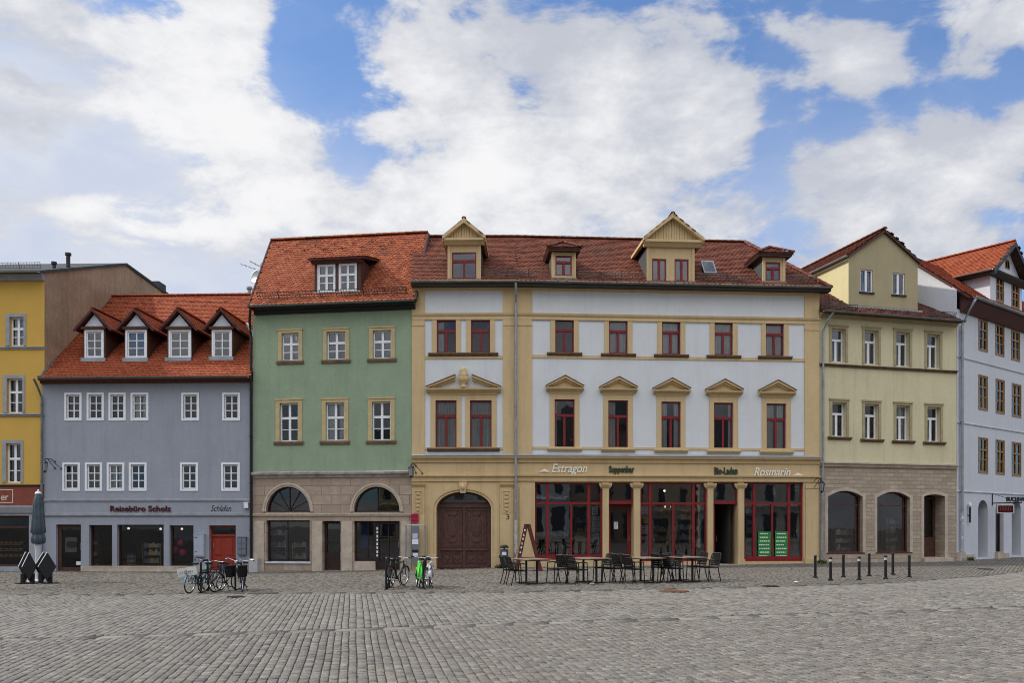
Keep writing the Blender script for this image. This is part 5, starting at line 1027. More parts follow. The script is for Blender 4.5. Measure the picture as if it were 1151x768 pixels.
# counter and lamps in the middle shop
u0, z0 = FM.fp(735, 624, 1.5); u1, z1 = FM.fp(758, 602, 1.5); e = empty('shop_counter', FM.P((u0+u1)/2, 1.5, .25), FM.rz, 'beige counter inside the middle red shop window', 'counter'); mm = mat('beige_counter', (.4, .33, .24), .6)
pbox(FM, 'body', mm, e, u0, u1, 1.55, 2.1, .25, z1-.1); pbox(FM, 'worktop', mm, e, u0-.05, u1+.05, 1.45, 2.15, z1-.1, z1); pbox(FM, 'recess', m_black, e, u0+.15, u1-.15, 1.53, 1.548, .5, z1-.4)
for i, (px, py, c, s_, lb) in enumerate(((746.8, 552, (1, .95, .85), 2.0, 'smaller lit white bulb high in the middle red shop window'), (751, 555, (1, .97, .9), 3.5, 'bright lit white bulb high in the middle red shop window'), (750.5, 570, (1, .72, .4), 1.1, 'warm lit lamp under the transom of the middle red shop window'))):
    u, z = FM.fp(px, py, 1.2); e = empty('pendant_lamp', FM.P(u, 1.2, z), 0, lb, 'lamp'); b = MB(); rr = .05 if i < 2 else .1
    b.lathe(FM.P(u, 1.2, z), [(.01, -rr)]+[(rr*math.cos(t)*(1 if i < 2 else 1.5), rr*math.sin(t)*.8) for t in np.linspace(-1.2, 1.2, 7)], 12); b.build('bulb', emit('lamp_glow_%d' % i, c, s_), e, smooth=True); b = MB(); b.tube([FM.P(u, 1.2, z+rr*.7), FM.P(u, 1.2, zgf-.2)], .006, 4); b.build('cable', m_dark, e)
# ================================================================== CREAM HOUSE
FC = Frame(921, 36.4, 1075, 38.2); LC = FC.L
hk = empty('town_house', FC.P(LC/2, 0, .37), FC.rz, 'cream house with a tall gabled attic and a beige brick ground floor', 'house')
ztc = FC.zc(356, 1000); zb = FC.zc(523, 1000)
C2 = [(934.6, 369.5, 950.2, 407), (971.6, 371.5, 987, 409.6), (1007, 373.5, 1022.2, 411.8), (1041.8, 376, 1056.3, 414)]; C1 = [(935.2, 452.5, 951.2, 491.3), (971.8, 454.3, 987.4, 493.8), (1007.2, 456, 1022.4, 495.5), (1042, 457.7, 1057, 497)]
oc = [rect(FC, *r_, depth=.3) for r_ in C2+C1]; w = MB(); wall(w, FC, 0, LC, zb, ztc, oc, .3)
w.poly([FC.P(LC-.01, 0, 0), FC.P(LC-.01, 10, 0), FC.P(LC-.01, 10, ztc), FC.P(LC-.01, 0, ztc)]); w.poly([FC.P(.01, 0, 0), FC.P(.01, 10, 0), FC.P(.01, 10, ztc), FC.P(.01, 0, ztc)])
w.build('wall', m_cream, hk, recalc=False)
gb = [rect(FC, 930.5, 552, 969.5, 622, depth=.4, seg=1), rect(FC, 985.7, 553.2, 1022.6, 621.6, depth=.4, seg=1), rect(FC, 1038.4, 556, 1062, 627.5, depth=.7, seg=1)]
for o, r_ in zip(gb, (.26, .26, .1)): o['arch'] = r_
w = MB(); wall(w, FC, 0, LC, .1, zb, gb, .4); w.build('brick_wall', m_bbrick, hk, recalc=False)
interior(FC, hk, .1, LC-.1, [.4, zb-.1, 8.6, ztc], m_roomdk, 3.2)
for i, o in enumerate(oc):
    w_ = window(FC, hk, o, 'tee2', m_winw, m_glassup if i < 4 else m_glass, .24, .06, curtain=[(.55, 1)] if i % 3 == 0 else None); s = .12; b = MB()
    for (a, c, d_, f) in ((o['u0']-s, o['u0'], o['z0'], o['z1']), (o['u1'], o['u1']+s, o['z0'], o['z1']), (o['u0']-s, o['u1']+s, o['z1'], o['z1']+s)): b.box(FC, a, c, -.03, .02, d_, f)
    b.box(FC, o['u0']-s-.03, o['u1']+s+.03, -.06, .01, o['z1']+s-.03, o['z1']+s+.04)
    b.build('surround', mat('taupe_trim', (.36, .30, .17), .85, .15), w_)
    if i >= 4: b = MB(); z = o['z0']; b.prof(FC, o['u0']-s-.1, o['u1']+s+.1, [(.02, z-.13), (-.05, z-.13), (-.13, z-.05), (-.13, z-.01), (.02, z)]); b.build('sill', m_sill, w_)
def band(F, parent, name, y0, y1, pr, m, px=None, a=0., c=None):
    px = px or 1000; z1, z0 = F.zc(y0, px), F.zc(y1, px); b = MB(); b.prof(F, a, c or F.L, [(.01, z0), (-pr*.4, z0), (-pr*.6, z0+(z1-z0)*.5), (-pr, z0+(z1-z0)*.6), (-pr, z1-.03), (.01, z1)]); return b.build(name, m, parent)
band(FC, hk, 'string_course', 412.5, 416, .13, m_sill); band(FC, hk, 'cornice', 520.5, 526, .16, m_stonelt); band(FC, hk, 'eaves_moulding', 357.5, 362.5, .2, mat('taupe_trim', (.36, .30, .17), .85, .15))
for k in (0, 1): 
    w_ = window(FC, hk, gb[k], 'plain', m_dkwood, m_glassar, .22, .07, name='shop_window', bars=[('h', .79, 0, 1, .05), ('v', .93, 0, 1, .05)]); pbox(FC, 'sill', m_dkwood, w_, gb[k]['u0']-.08, gb[k]['u1']+.08, -.08, .12, gb[k]['z0']-.06, gb[k]['z0']+.01)
for o in gb:
    b = MB(); s = .14; ps = arcpts(o)
    for p, q in zip(ps, ps[1:]): b.prism(FC, [p, q, (q[0], q[1]+s), (p[0], p[1]+s)], -.02, .01)
    for a, c in ((o['u0']-s, o['u0']), (o['u1'], o['u1']+s)): b.box(FC, a, c, -.02, .01, max(.4, o['z0']-.2), o['z1']-o['arch']+s)
    b.build('stone_surround', m_stonelt, hk)
o = gb[2]; gdoor(FC, (o['u0'], o['u1'], o['z0'], o['z1']-.1), hk, .62, m=m_dkwood, frame=.12, low=.9, name='house_door')
b = MB(); b.box(FC, 0.02, gb[2]['u0']-.14, -.09, .01, .1, .75); b.build('plinth', m_bbrick, hk); pbox(FC, 'doorstep', m_stonelt, hk, o['u0']-.2, o['u1']+.2, -.3, .6, .2, o['z0']+.02)
# main roof (low slope) and gabled attic
zEc = FC.zc(355, 1000, -.35); yRc = 5.2; zRc = zEc+3.5; slk = 3.5/(yRc+.4); b = MB(); E = [FC.P(.0, -.4, zEc), FC.P(LC-.0, -.4, zEc), FC.P(LC, yRc, zRc), FC.P(.0, yRc, zRc)]
za_l, za_r = FC.shift(.55).u(953.8), FC.shift(.55).u(1031.5)
tiles(b, [E[0], FC.P(za_l, -.4, zEc), FC.P(za_l, yRc, zRc), E[3]], w=.19, ex=.16); tiles(b, [FC.P(za_l, -.4, zEc), FC.P(za_r, -.4, zEc), FC.P(za_r, .7, zEc+1.1*slk), FC.P(za_l, .7, zEc+1.1*slk)]); tiles(b, [FC.P(za_r, -.4, zEc), E[1], E[2], FC.P(za_r, yRc, zRc)], w=.19, ex=.16)
b.poly([E[3], E[2], FC.P(LC, 10.5, zEc), FC.P(0, 10.5, zEc)], 1); b.build('roof', [m_tile_bn, m_tile_bn], hk, recalc=False)
gutter(FC.P(-.12, -.48, zEc), FC.P(LC+.05, -.48, zEc), hk)
nC = (E[1]-E[0]).cross(E[3]-E[0]).normalized(); nC = nC if nC.z > 0 else -nC
for a, c in ((.05, za_l-.1), (za_r+.1, LC-.2)): snowguard(hk, FC.P(a, -.1, zEc+.3*slk)+nC*.02, FC.P(c, -.1, zEc+.3*slk)+nC*.02, 3, nC, .22)
F2 = FC.shift(.55); u0, u1 = za_l, za_r; zs = zEc+.9*slk-.2; ze_ = F2.zc(290.5, 992); za = F2.zc(260, 992); uc = F2.u(992.5); uc = (u0+u1)/2
ow = [rect(F2, 967, 303, 981, 328.7, depth=.15), rect(F2, 1003, 307, 1017, 331.7, depth=.15)]; w = MB(); wall(w, F2, u0, u1, zs, ze_, ow); w.poly([F2.P(u0, 0, ze_), F2.P(u1, 0, ze_), F2.P(uc, 0, za)])
w.poly([F2.P(u0, .7, zs), F2.P(u1, .7, zs), F2.P(u1, .7, ze_), F2.P(u0, .7, ze_)])
at = w.build('attic_gable', plaster('grey_cream_plaster', (.40, .34, .20), .06, .3, (.27, .23, .15)), hk, recalc=False)
w = MB()
for u in (u0, u1): w.poly([F2.P(u, .0, zs-.2), F2.P(u, 8, zs-.2), F2.P(u, 8, ze_), F2.P(u, 0, ze_)])
w.build('attic_side', m_creamlt, hk, recalc=False)
for o in ow: w_ = window(F2, at, o, 'two', m_winw, m_glassup, .08, .05); pbox(F2, 'sill', m_dark, w_, o['u0']-.06, o['u1']+.06, -.06, .05, o['z0']-.06, o['z0']+.005)
b = MB(); ov = .12
k = (za-ze_)/((u1-u0)/2)
for e_ in (u0-ov, u1+ov): tiles(b, [F2.P(e_, -.12, ze_-ov*k+.08), F2.P(uc, -.12, za+.08), F2.P(uc, 8, za+.08), F2.P(e_, 8, ze_-ov*k+.08)], slab=.1)
ridge(b, F2.P(uc, -.12, za+.1), F2.P(uc, 8, za+.1), .11); b.build('attic_roof', [m_tile_rd, m_dkwood], hk, recalc=False)
b = MB(); b.tube([F2.P(u0-ov-.06, -.1, ze_-ov*k), F2.P(u0-ov-.06, 8, ze_-ov*k)], .06, 8); b.build('gutter', m_gutter, hk)
pbox(FC, 'flashing', m_zinc, hk, u0-.05, u1+.05, .3, .55, zs+.02, zs+.16)
pipe(hk, [FC.P(.35, -.48, zEc-.05), FC.P(.18, -.3, zEc-.4), FC.P(.1, -.12, zEc-.8), FC.P(.1, -.12, 5.0), FC.P(.02, -.12, .5)], .05)
# ================================================================== WHITE HOUSE
k_ = .78; x0_ = (1075-CX)/FPX*38.2
FW = Frame(1075, 38.2, 1075, 38.2) if False else None
def mkframe(x, y, ang, L):
    F = Frame(0, 10, 100, 10); F.a = Vector((x, y, 0)); F.U = Vector((math.cos(ang), math.sin(ang), 0)); F.N = Vector((-F.U.y, F.U.x, 0)); F.rz = ang; F.L = L; return F
FW = mkframe(x0_+.02, 38.2, math.atan(k_), 12.5); LW = FW.L
hw_ = empty('town_house', FW.P(3, 0, .4), FW.rz, 'pale lavender house at the right edge with brown windows and orange attic', 'house')
ztw = FW.zc(352, 1090); X3 = [[(1100.3, 360, 1109.3, 393.8), (1119.3, 366, 1128, 399), (1137, 372.6, 1145.6, 404.5)], [(1100.2, 423.4, 1109.4, 460), (1119.6, 428, 1128.4, 464), (1137.7, 433, 1147, 468)], [(1100.2, 493.4, 1109.6, 531), (1119.6, 496, 1128.4, 532.5), (1137.7, 498.6, 1146.9, 534.4)]]
ow = [rect(FW, *r_, depth=.1) for rr in X3 for r_ in rr]
step = ow[2]['u0']-ow[1]['u0']
for r0 in (0, 3, 6):
    for k in (1, 2): o = dict(ow[r0+2]); o['u0'] += step*k; o['u1'] += step*k; ow.append(o)
gd = [rect(FW, 1099.5, 562.5, 1110.2, 627, depth=.55), rect(FW, 1119, 567, 1128, 622, depth=.3), rect(FW, 1137.3, 563, 1147.5, 625, depth=.55)]
gd[0]['arch'] = gd[2]['arch'] = .45; gd[1]['arch'] = .25
w = MB(); wall(w, FW, 0, LW, .3, ztw, ow+gd); yrw = 2.6; zEw = FW.zc(336, 1100, -.55); slw = math.tan(R(41)); zRw = zEw+(yrw+.55)*slw
w.poly([FW.P(0, 0, 0), FW.P(0, 5.5, 0), FW.P(0, 5.5, ztw), FW.P(0, yrw, zRw-.1), FW.P(0, 0, zEw+.55*slw-.1)]); w.poly([FW.P(LW, 0, 0), FW.P(LW, 5.5, 0), FW.P(LW, 5.5, ztw), FW.P(LW, yrw, zRw-.25), FW.P(LW, 0, ztw)])
w.build('wall', m_lav, hw_, recalc=False)
interior(FW, hw_, .1, LW-.1, [.45, 4.3, 7.2, ztw], m_roomdk, 2.8)
for o in ow: window(FW, hw_, o, 'wood', m_winbr, m_glass, .04, .06, casing=.055)
for k in (0, 2): gdoor(FW, (gd[k]['u0'], gd[k]['u1'], gd[k]['z0'], gd[k]['z1']), hw_, .5, frame=.08, low=.5, m=m_dkwood, name='house_door')
w_ = window(FW, hw_, gd[1], 'plain', m_dkwood, m_glassdk, .2, .05, name='shop_window'); pbox(FW, 'sill', mat('orange_sill', (.3, .1, .04), .7), w_, gd[1]['u0'], gd[1]['u1'], -.03, .2, gd[1]['z0']-.1, gd[1]['z0']+.02)
for y0, nm in ((403, 'string_course'), (476, 'string_course'), (552.6, 'string_course')):
    z = FW.zc(y0, 1086); b = MB(); b.prof(FW, .0, LW, [(.01, z-.05), (-.03, z-.05), (-.05, z-.01), (.01, z+.02)]); b.build(nm, m_lav, hw_)
b = MB(); q = 0.
while q < LW-.6:
    t = random.uniform(.5, 1.1)
    if not any(o['u0']-.05 < q+t and o['u1']+.05 > q for o in (gd[0], gd[2])): b.box(FW, q, q+t-.03, -random.uniform(.08, .2), .01, .1, random.uniform(.6, .8))
    q += t
b.build('rough_plinth', m_stonelt, hw_)
b = MB(); uW0 = FW.u(1097, -.55); tiles(b, [FW.P(uW0-.55, -.55, zEw), FW.P(LW, -.55, zEw), FW.P(LW, yrw, zRw), FW.P(-.25, yrw, zRw)], w=.2, ex=.17); b.poly([FW.P(-.25, yrw, zRw), FW.P(LW, yrw, zRw), FW.P(LW, 5.8, zEw), FW.P(-.25, 5.8, zEw)], 1); b.build('roof', [m_tile_or, m_maroon], hw_, recalc=False)
b = MB(); b.prof(FW, uW0-.35, LW, [(0, ztw-.1), (-.1, ztw-.1), (-.5, zEw-.14), (-.5, zEw-.02), (0, zEw+.4)]); b.build('eaves_board', m_maroon, hw_)
gutter(FW.P(uW0-.3, -.62, zEw+.02), FW.P(LW, -.62, zEw+.02), hw_, r=.09, mm=m_zinc)
pa = FW.P(uW0-.2, -.62, zEw-.07); pb = FW.P(FW.u(1081, -.1), -.12, FW.zc(366, 1081, -.1)); pipe(hw_, [pa, pa+Vector((-.05, 0, -.12)), pb, Vector((pb.x, pb.y, 1.9)), Vector((pb.x, pb.y, .42))], .065)
b = MB(); b.tube([Vector((pb.x, pb.y, .5)), Vector((pb.x, pb.y, 2.6))], .078, 10); b.build('sticker_sleeve', islandmat('stickered_metal_two', [(.35, .36, .38), (.4, .4, .42)], .5, (.7, .7, .7), 7, .54, .6, .9), hw_)
# attic gable of the white house
yA_ = -.02; F2 = FW.shift(yA_); u0 = F2.u(1113); ua, za = F2.fp(1140, 271.5, -.35); uc = ua; u1 = 2*uc-u0; ue_, ze_ = F2.fp(1118.4, 300, -.35); ovw = u0-F2.u(1118.4, -.35)
ze_ = F2.zc(301, 1114, -.3); ov = .4; oa = [rect(F2, 1120, 311.7, 1127.6, 338.4, depth=.1), rect(F2, 1137.4, 320.5, 1145, 345.8, depth=.1)]; zs = zEw+.2
w = MB(); wall(w, F2, u0, u1, zs, ze_, oa); kk = (za-ze_)/(uc-u0+ov); w.poly([F2.P(u0, 0, ze_), F2.P(u1, 0, ze_), F2.P(uc, 0, za-.1)])
for u in (u0, u1): w.poly([F2.P(u, 0, zs), F2.P(u, 6.5, zs), F2.P(u, 6.5, ze_+.3), F2.P(u, 0, ze_+.3)])
w.poly([F2.P(u0, .6, zs), F2.P(u1, .6, zs), F2.P(u1, .6, ze_), F2.P(u0, .6, ze_)])
at = w.build('attic_gable', plaster('white_attic_plaster', (.62, .63, .68), .03, .12), hw_, recalc=False)
for o in oa: window(F2, at, o, 'wood', m_winbr, m_glass, .04, .06, casing=.055)
lu, lz = F2.fp(1132, 302.5); op = dict(u0=lu-.26, u1=lu+.26, z0=lz, z1=lz+.5, arch=.3)
b = MB(); b.prism(F2, [(op['u0'], lz)]+arcpts(op)+[(op['u1'], lz)], -.02, .02); b.build('lunette', m_winbr, at)
b = MB(); b.prism(F2, [(op['u0']+.07, lz+.05), (op['u0']+.07, lz+.3), (lu-.03, lz+.42), (lu-.03, lz+.05)], -.03, -.015); b.prism(F2, [(op['u1']-.07, lz+.05), (op['u1']-.07, lz+.3), (lu+.03, lz+.42), (lu+.03, lz+.05)], -.03, -.015); b.build('lunette_pane', m_glassup, at)
b = MB(); 
for e_ in (u0-ov, u1+ov): tiles(b, [F2.P(e_, -.4, ze_), F2.P(uc, -.4, za), F2.P(uc, 6.8, za), F2.P(e_, 6.8, ze_)], w=.2, ex=.17, slab=.1)
ridge(b, F2.P(uc, -.4, za+.02), F2.P(uc, 6.8, za+.02), .11); b.build('attic_roof', [m_tile_or, m_dkwood], hw_, recalc=False)
b = MB()
for e_ in (u0-ov, u1+ov): b.extr([F2.P(e_, -.43, ze_-.2), F2.P(uc, -.43, za-.26), F2.P(uc, -.43, za+.02), F2.P(e_, -.43, ze_+.04)], [F2.P(e_, -.36, ze_-.2), F2.P(uc, -.36, za-.26), F2.P(uc, -.36, za+.02), F2.P(e_, -.36, ze_+.04)])
b.prof(F2, u0-ov+.05, u1+ov-.05, [(.01, ze_-.2), (-.06, ze_-.2), (-.3, ze_-.04), (-.34, ze_+.03), (.01, ze_+.08)]); b.build('bargeboard', m_dark, hw_)
b = MB(); b.extr([F2.P(u0-ov+.03, -.3, ze_-.16), F2.P(u0-.0, -.3, ze_-.16), F2.P(u0, -.3, ze_+.1), F2.P(u0-ov+.03, -.3, ze_)], [F2.P(u0-ov+.03, 6.5, ze_-.16), F2.P(u0, 6.5, ze_-.16), F2.P(u0, 6.5, ze_+.1), F2.P(u0-ov+.03, 6.5, ze_)]); b.build('soffit', m_dark, hw_)
gutter(F2.P(u0-ov-.06, -.3, ze_), F2.P(u0-ov-.06, 6.6, ze_), hw_, mm=m_zinc)
# hanging sign and lettering of the white house
u, z = FW.fp(1115, 566); e = empty('hanging_sign', FW.P(u, 0, z-.6), FW.rz, 'dark framed sign with red lettering hanging from an iron bracket', 'sign')
yo = -1.0; b = MB(); b.tube([FW.P(u, -.02, z-.1), FW.P(u, -.02, z+.5)], .025, 6); b.tube([FW.P(u, -.02, z), FW.P(u, yo-.3, z)], .03, 6); b.tube([FW.P(u, -.02, z+.45), FW.P(u, yo-.2, z+.02)], .01, 4); b.build('bracket', m_dark, e)
c = FW.P(u, yo+.35, 0); FS = mkframe(c.x-.02, c.y-.45, R(-8), 1); s0, t0 = FS.fp(1120, 567.5); s1, t1 = FS.fp(1139.5, 577.5)
b = MB(); b.box(FS, s0, s1, -.06, .06, t1, t0); b.build('sign_box', mat('pale_sign_frame', (.5, .48, .48), .5), e); pbox(FS, 'sign_face', mat('dark_sign_face', (.03, .006, .008), .4), e, s0+.05, s1-.05, -.066, -.055, t1+.05, t0-.05)
lettering('sign_letters', 'FLEUR', FS, 1123, 1136.5, 575, 4.6, mat('red_letters', (.5, .03, .02), .5), e, y=-.07, ext=.01, bold=.02) if False else None
b = MB(); q = s0+.13; hz = (t0+t1)/2
for k in range(7):
    t = (s1-s0-.26)/7; hgt = .07+.02*((k*3) % 2); b.box(FS, q+.006, q+t*.3, -.08, -.066, hz-hgt, hz+hgt); b.box(FS, q+t*.3, q+t*.72, -.078, -.066, hz+hgt*(.6 if k % 2 else -1), hz+hgt*(1 if k % 2 else -.6)); q += t
b.build('red_lettering', mat('red_letters', (.5, .03, .02), .5), e)
lettering('shop_sign', 'BUCHHANDLUNG', FW, 1131.5, 1171, 563.4, 4.4, m_black, y=-.02, ext=.04, bold=.02, label='black raised capitals on the pale lavender wall above the arched doorways')
u, z = FW.fp(1087.7, 588); e = empty('wall_torch', FW.P(u, 0, z), FW.rz, 'slim dark wall light with a white top beside the downpipe of the lavender house', 'wall light'); b = MB(); b.tube([FW.P(u, -.1, z), FW.P(u, -.1, z+.72)], .045, 8); b.box(FW, u-.02, u+.02, -.1, 0, z+.3, z+.36); b.build('body', m_dark, e); b = MB(); b.lathe(FW.P(u, -.1, z+.72), [(.05, 0), (.075, .08), (.06, .16), (.02, .2)], 10); b.build('shade', m_paper, e)
# ================================================================== YELLOW HOUSE
FY = Frame(-110, 37.2, 50, 37.0); LY = FY.L
hy = empty('town_house', FY.P(LY-2, 0, 0), FY.rz, 'yellow rendered house at the left edge with a brown side wall and red fascia', 'house')
zty = FY.zc(316, 25); zf0 = FY.zc(547, 25)
ty = [(11, 356.5, 26.8, 389), (8, 425.5, 25.5, 464.5), (7, 498.5, 23.5, 543)]; ow = [rect(FY, *r_, depth=.22) for r_ in ty]
for o in list(ow)[:3]:
    for s in (-2.6, -4.4): q = dict(o); q['u0'] += s; q['u1'] += s; 
sw = rect(FY, -60, 580, 32.5, 637.5, depth=.4); w = MB(); wall(w, FY, 0, LY, zf0, zty, ow, .22); w.build('wall', m_yellow, hy, recalc=False)
w = MB(); wall(w, FY, 0, LY, -.1, FY.zc(577, 25), [sw]); w.build('shop_wall', m_greyst, hy, recalc=False)
w = MB(); w.poly([FY.P(LY-.0, .0, -.1), FY.P(LY, 13, -.1), FY.P(LY, 13, 15.3), FY.P(LY, 7.3, 15.5), FY.P(LY, 0, zty+.45)])
w.build('gable_wall', m_gable, hy, recalc=False); w = MB(); w.poly([FY.P(0, 0, 0), FY.P(0, 13, 0), FY.P(0, 13, 13), FY.P(0, 0, zty)]); w.poly([FY.P(0, 13, 0), FY.P(LY, 13, 0), FY.P(LY, 13, 15), FY.P(0, 13, 15)]); w.build('rear_wall', m_gable, hy, recalc=False)
interior(FY, hy, .1, LY-.1, [.05, 4.0, 7.3, zty], m_roomdk, 3.2)
for o, k in zip(ow, range(3)):
    w_ = window(FY, hy, o, 'cross', m_winw, m_glass, .17, .06, curtain=[(.1, .9)] if k == 0 else None); b = MB(); s = .17
    for (a, c, d_, f) in ((o['u0']-s, o['u0'], o['z0'], o['z1']), (o['u1'], o['u1']+s*.6, o['z0'], o['z1']), (o['u0']-s, o['u1']+s*.6, o['z1'], o['z1']+.14)): b.box(FY, a, c, -.03, .02, d_, f)
    b.build('surround', m_greyst, w_)
for y0, y1 in ((389.6, 393), (465, 468.5)): band(FY, hy, 'sill_course', y0, y1, .1, m_greyst, 25)
z1, z0 = FY.zc(547, 25), FY.zc(568.5, 25); pbox(FY, 'shop_fascia', mat('brick_red_fascia', (.21, .055, .035), .7, .12), hy, 0, LY-.02, -.06, .01, z0, z1)
b = MB(); b.prof(FY, 0, LY-.01, [(.01, z1), (-.1, z1), (-.12, z1+.04), (.01, z1+.08)]); b.build('fascia_flashing', m_dark, hy)
b = MB(); za_ = FY.zc(577, 25); b.prof(FY, 0, LY-.01, [(.01, za_), (-.06, za_), (-.14, z0-.08), (-.14, z0-.02), (.01, z0)]); b.build('fascia_cornice', m_greyst, hy)
mcr = mat('cream_sign_paint', (.62, .54, .42), .6); u0, za = FY.fp(-45, 550.5); u1, zb_ = FY.fp(15.8, 565.8); b = MB(); t = .035
for (a, c, d_, f) in ((u0, u1, za-t, za), (u0, u1, zb_, zb_+t), (u0, u0+t, zb_+t, za-t), (u1-t, u1, zb_+t, za-t)): b.box(FY, a, c, -.075, -.055, d_, f)
sg_ = b.build('shop_sign', mcr, None, loc=FY.P(u1, -.07, zb_)); tag(sg_, 'cream letters er inside a cream border on the brick red fascia at the left edge', 'sign'); lettering('letters', 'er', FY, 1.2, 9.5, 562.5, 5.0, mcr, sg_, y=-.065, ext=.015, bold=.01)
w_ = window(FY, hy, sw, 'plain', m_dkwood, m_glassbk, .25, .09, name='shop_window', bars=[('h', .8, 0, 1, .06), ('v', .38, 0, 1, .08)])
band(FY, hy, 'cornice', 308, 316, .3, m_greyst, 25)
zEy = FY.zc(305, 25, -.35); b = MB(); b.extr([FY.P(0, -.45, zEy), FY.P(LY+.08, -.45, zEy), FY.P(LY+.08, 7.3, 15.62), FY.P(0, 7.3, 15.62)], [FY.P(0, -.45, zEy-.12), FY.P(LY+.08, -.45, zEy-.12), FY.P(LY+.08, 7.3, 15.5), FY.P(0, 7.3, 15.5)]); b.extr([FY.P(0, 7.3, 15.6), FY.P(LY+.08, 7.3, 15.6), FY.P(LY+.08, 13.3, 15.35), FY.P(0, 13.3, 15.35)], [FY.P(0, 7.3, 15.48), FY.P(LY+.08, 7.3, 15.48), FY.P(LY+.08, 13.3, 15.2), FY.P(0, 13.3, 15.2)]); rf = b.build('roof', mat('dark_felt_roof', (.05, .055, .055), .8, .25), hy)
gutter(FY.P(0, -.52, zEy-.02), FY.P(LY+.05, -.52, zEy-.02), hy, mm=m_zinc, r=.09)
for (px, yt, yb_, yy, r_) in ((76.6, 284, 304, 2.2, .09), (60.7, 294, 306, 1.6, .08)):
    u = FY.u(px, yy); zt, z0 = FY.zc(yt, px, yy), FY.zc(yb_, px, yy); b = MB(); b.lathe(FY.P(u, yy, z0-.6), [(r_, 0), (r_, zt-z0+.45), (r_*1.5, zt-z0+.47), (r_*1.5, zt-z0+.58), (r_*.6, zt-z0+.6)], 12); b.build('flue_pipe', m_dark, rf)
snowguard(hy, FY.P(LY-7, .4, zEy+.35), FY.P(LY-.4, .4, zEy+.35), 4, Vector((0, -.3, .95)), .25)
u, zz = FY.fp(176, 324, 11); b = MB(); b.box(FY, LY-.75, LY-.02, 11.2, 12.1, 15, FY.zc(316, 176, 11.2)); b.build('chimney', m_slate, rf)
# bakery display
for i in range(3):
    u, z = FY.fp(12, 612+i*7, .9); mm = mat('bread_shelf_wood', (.25, .13, .06), .6); e = empty('bread_shelf', FY.P(u, .9, z), FY.rz, ('upper', 'middle', 'lower')[i]+' wooden bread shelf behind the glass of the shop at the left edge', 'shelf'); pbox(FY, 'board', mm, e, u-.75, u+.6, .7, 1.1, z-.03, z)
    for k in range(6): b = MB(); c = FY.P(u-.62+k*.22, .9, z+.055); b.lathe(c, [(.02, -.055), (.085, -.03), (.095, .0), (.07, .04), (.02, .055)], 10); b.build('loaf', mat('bread_crust', (.42, .2, .07), .7, .2, 20), e, smooth=True)
# ================================================================== STREET FURNITURE
def gp(px, py):
    z = .1
    for _ in range(40): Y = (EYE-z)*FPX/(py-HY); X = (px-CX)/FPX*Y; z = gzf(X, Y)
    return Vector((X, Y, z+.004))
m_blk = mat('black_steel', (.01, .01, .011), .45, .25, 6); m_rub = mat('black_rubber', (.014, .014, .014), .8, .2, 9); m_chr = mat('bright_metal', (.6, .6, .6), .3, .05, 6, metallic=.9)
m_weave = mat('dark_chair_weave', (.012, .011, .011), .85, .3, 30, .4, 90, spec=.08); m_ttop = mat('weathered_table_wood', (.20, .145, .105), .7, .3, 4, .2, 30)
# ---- chairs
def make_chair(label):
    e = empty('cafe_chair', (0, 0, 0), 0, label, 'chair', 'black chairs at the cafe tables')
    b = MB(); b.wbox(-.2, .22, -.21, .21, .43, .455); 
    for k in range(6): b.wbox(-.19+k*.07, -.19+k*.07+.05, -.2, .2, .455, .461)
    b.build('seat', m_weave, e)
    b = MB(); q = lambda t, yy: Vector((-.2-.11*t-.02*t*t, yy, .5+.38*t)); 
    for i in range(6):
        for j in range(4):
            t0, t1 = i/6+.01, (i+1)/6-.015; y0, y1 = -.19+j*.095, -.19+(j+1)*.095; A = [q(t0, y0), q(t0, y1), q(t1, y1), q(t1, y0)]; b.extr(A, [p+Vector((-.012, 0, -.004)) for p in A])
    b.build('backrest', m_weave, e)
    b = MB(); P = [(-.17, -.22, .42), (-.215, -.22, .55), (-.31, -.21, .86), (-.335, -.14, .9), (-.335, .14, .9), (-.31, .21, .86), (-.215, .22, .55), (-.17, .22, .42)]; b.tube(P, .016, 6); b.build('back_frame', m_blk, e)
    for sx in (0, 1):
        for sy in (-1, 1):
            b = MB(); b.tube([(.2, sy*.215, .66), (.21, sy*.215, .4), (.235, sy*.225, 0)] if sx else [(-.17, sy*.215, .45), (-.2, sy*.215, .3), (-.28, sy*.225, 0)], .016, 6); b.build('leg', m_blk, e)
    for sy in (-1, 1): b = MB(); b.tube([(-.25, sy*.215, .66), (-.05, sy*.225, .675), (.2, sy*.215, .66)], .019, 6); b.build('armrest', m_blk, e)
    return e
def dup(root, loc, rz, label, group=None, name=None):
    r = root.copy(); COL.objects.link(r); r.location = loc; r.scale = root.scale; r.rotation_euler = (0, 0, rz); r['label'] = label
    if group: r['group'] = group
    for ch in [o for o in COL.objects if o.parent == root]:
        c = ch.copy(); COL.objects.link(c); c.parent = r
        for g in [o for o in COL.objects if o.parent == ch]: d = g.copy(); COL.objects.link(d); d.parent = c
    return r
def make_table(label):
    e = empty('cafe_table', (0, 0, 0), 0, label, 'table', 'cafe tables on the pavement')
    b = MB()
    for k in range(8): b.wbox(-.39+k*.0985, -.39+k*.0985+.092, -.6, .6, .715, .74)
    b.build('tabletop', m_ttop, e); b = MB(); b.wbox(-.33, .33, -.54, .54, .69, .713); b.build('table_frame', m_blk, e)
    for y in (-.36, .36):
        b = MB(); b.tube([(0, y, .03), (0, y, .7)], .035, 8); b.build('pedestal', m_blk, e); b = MB(); b.wbox(-.3, .3, y-.035, y+.035, 0, .03); b.build('foot', m_blk, e)
    return e
ords = ['leftmost', 'second', 'third', 'rightmost']
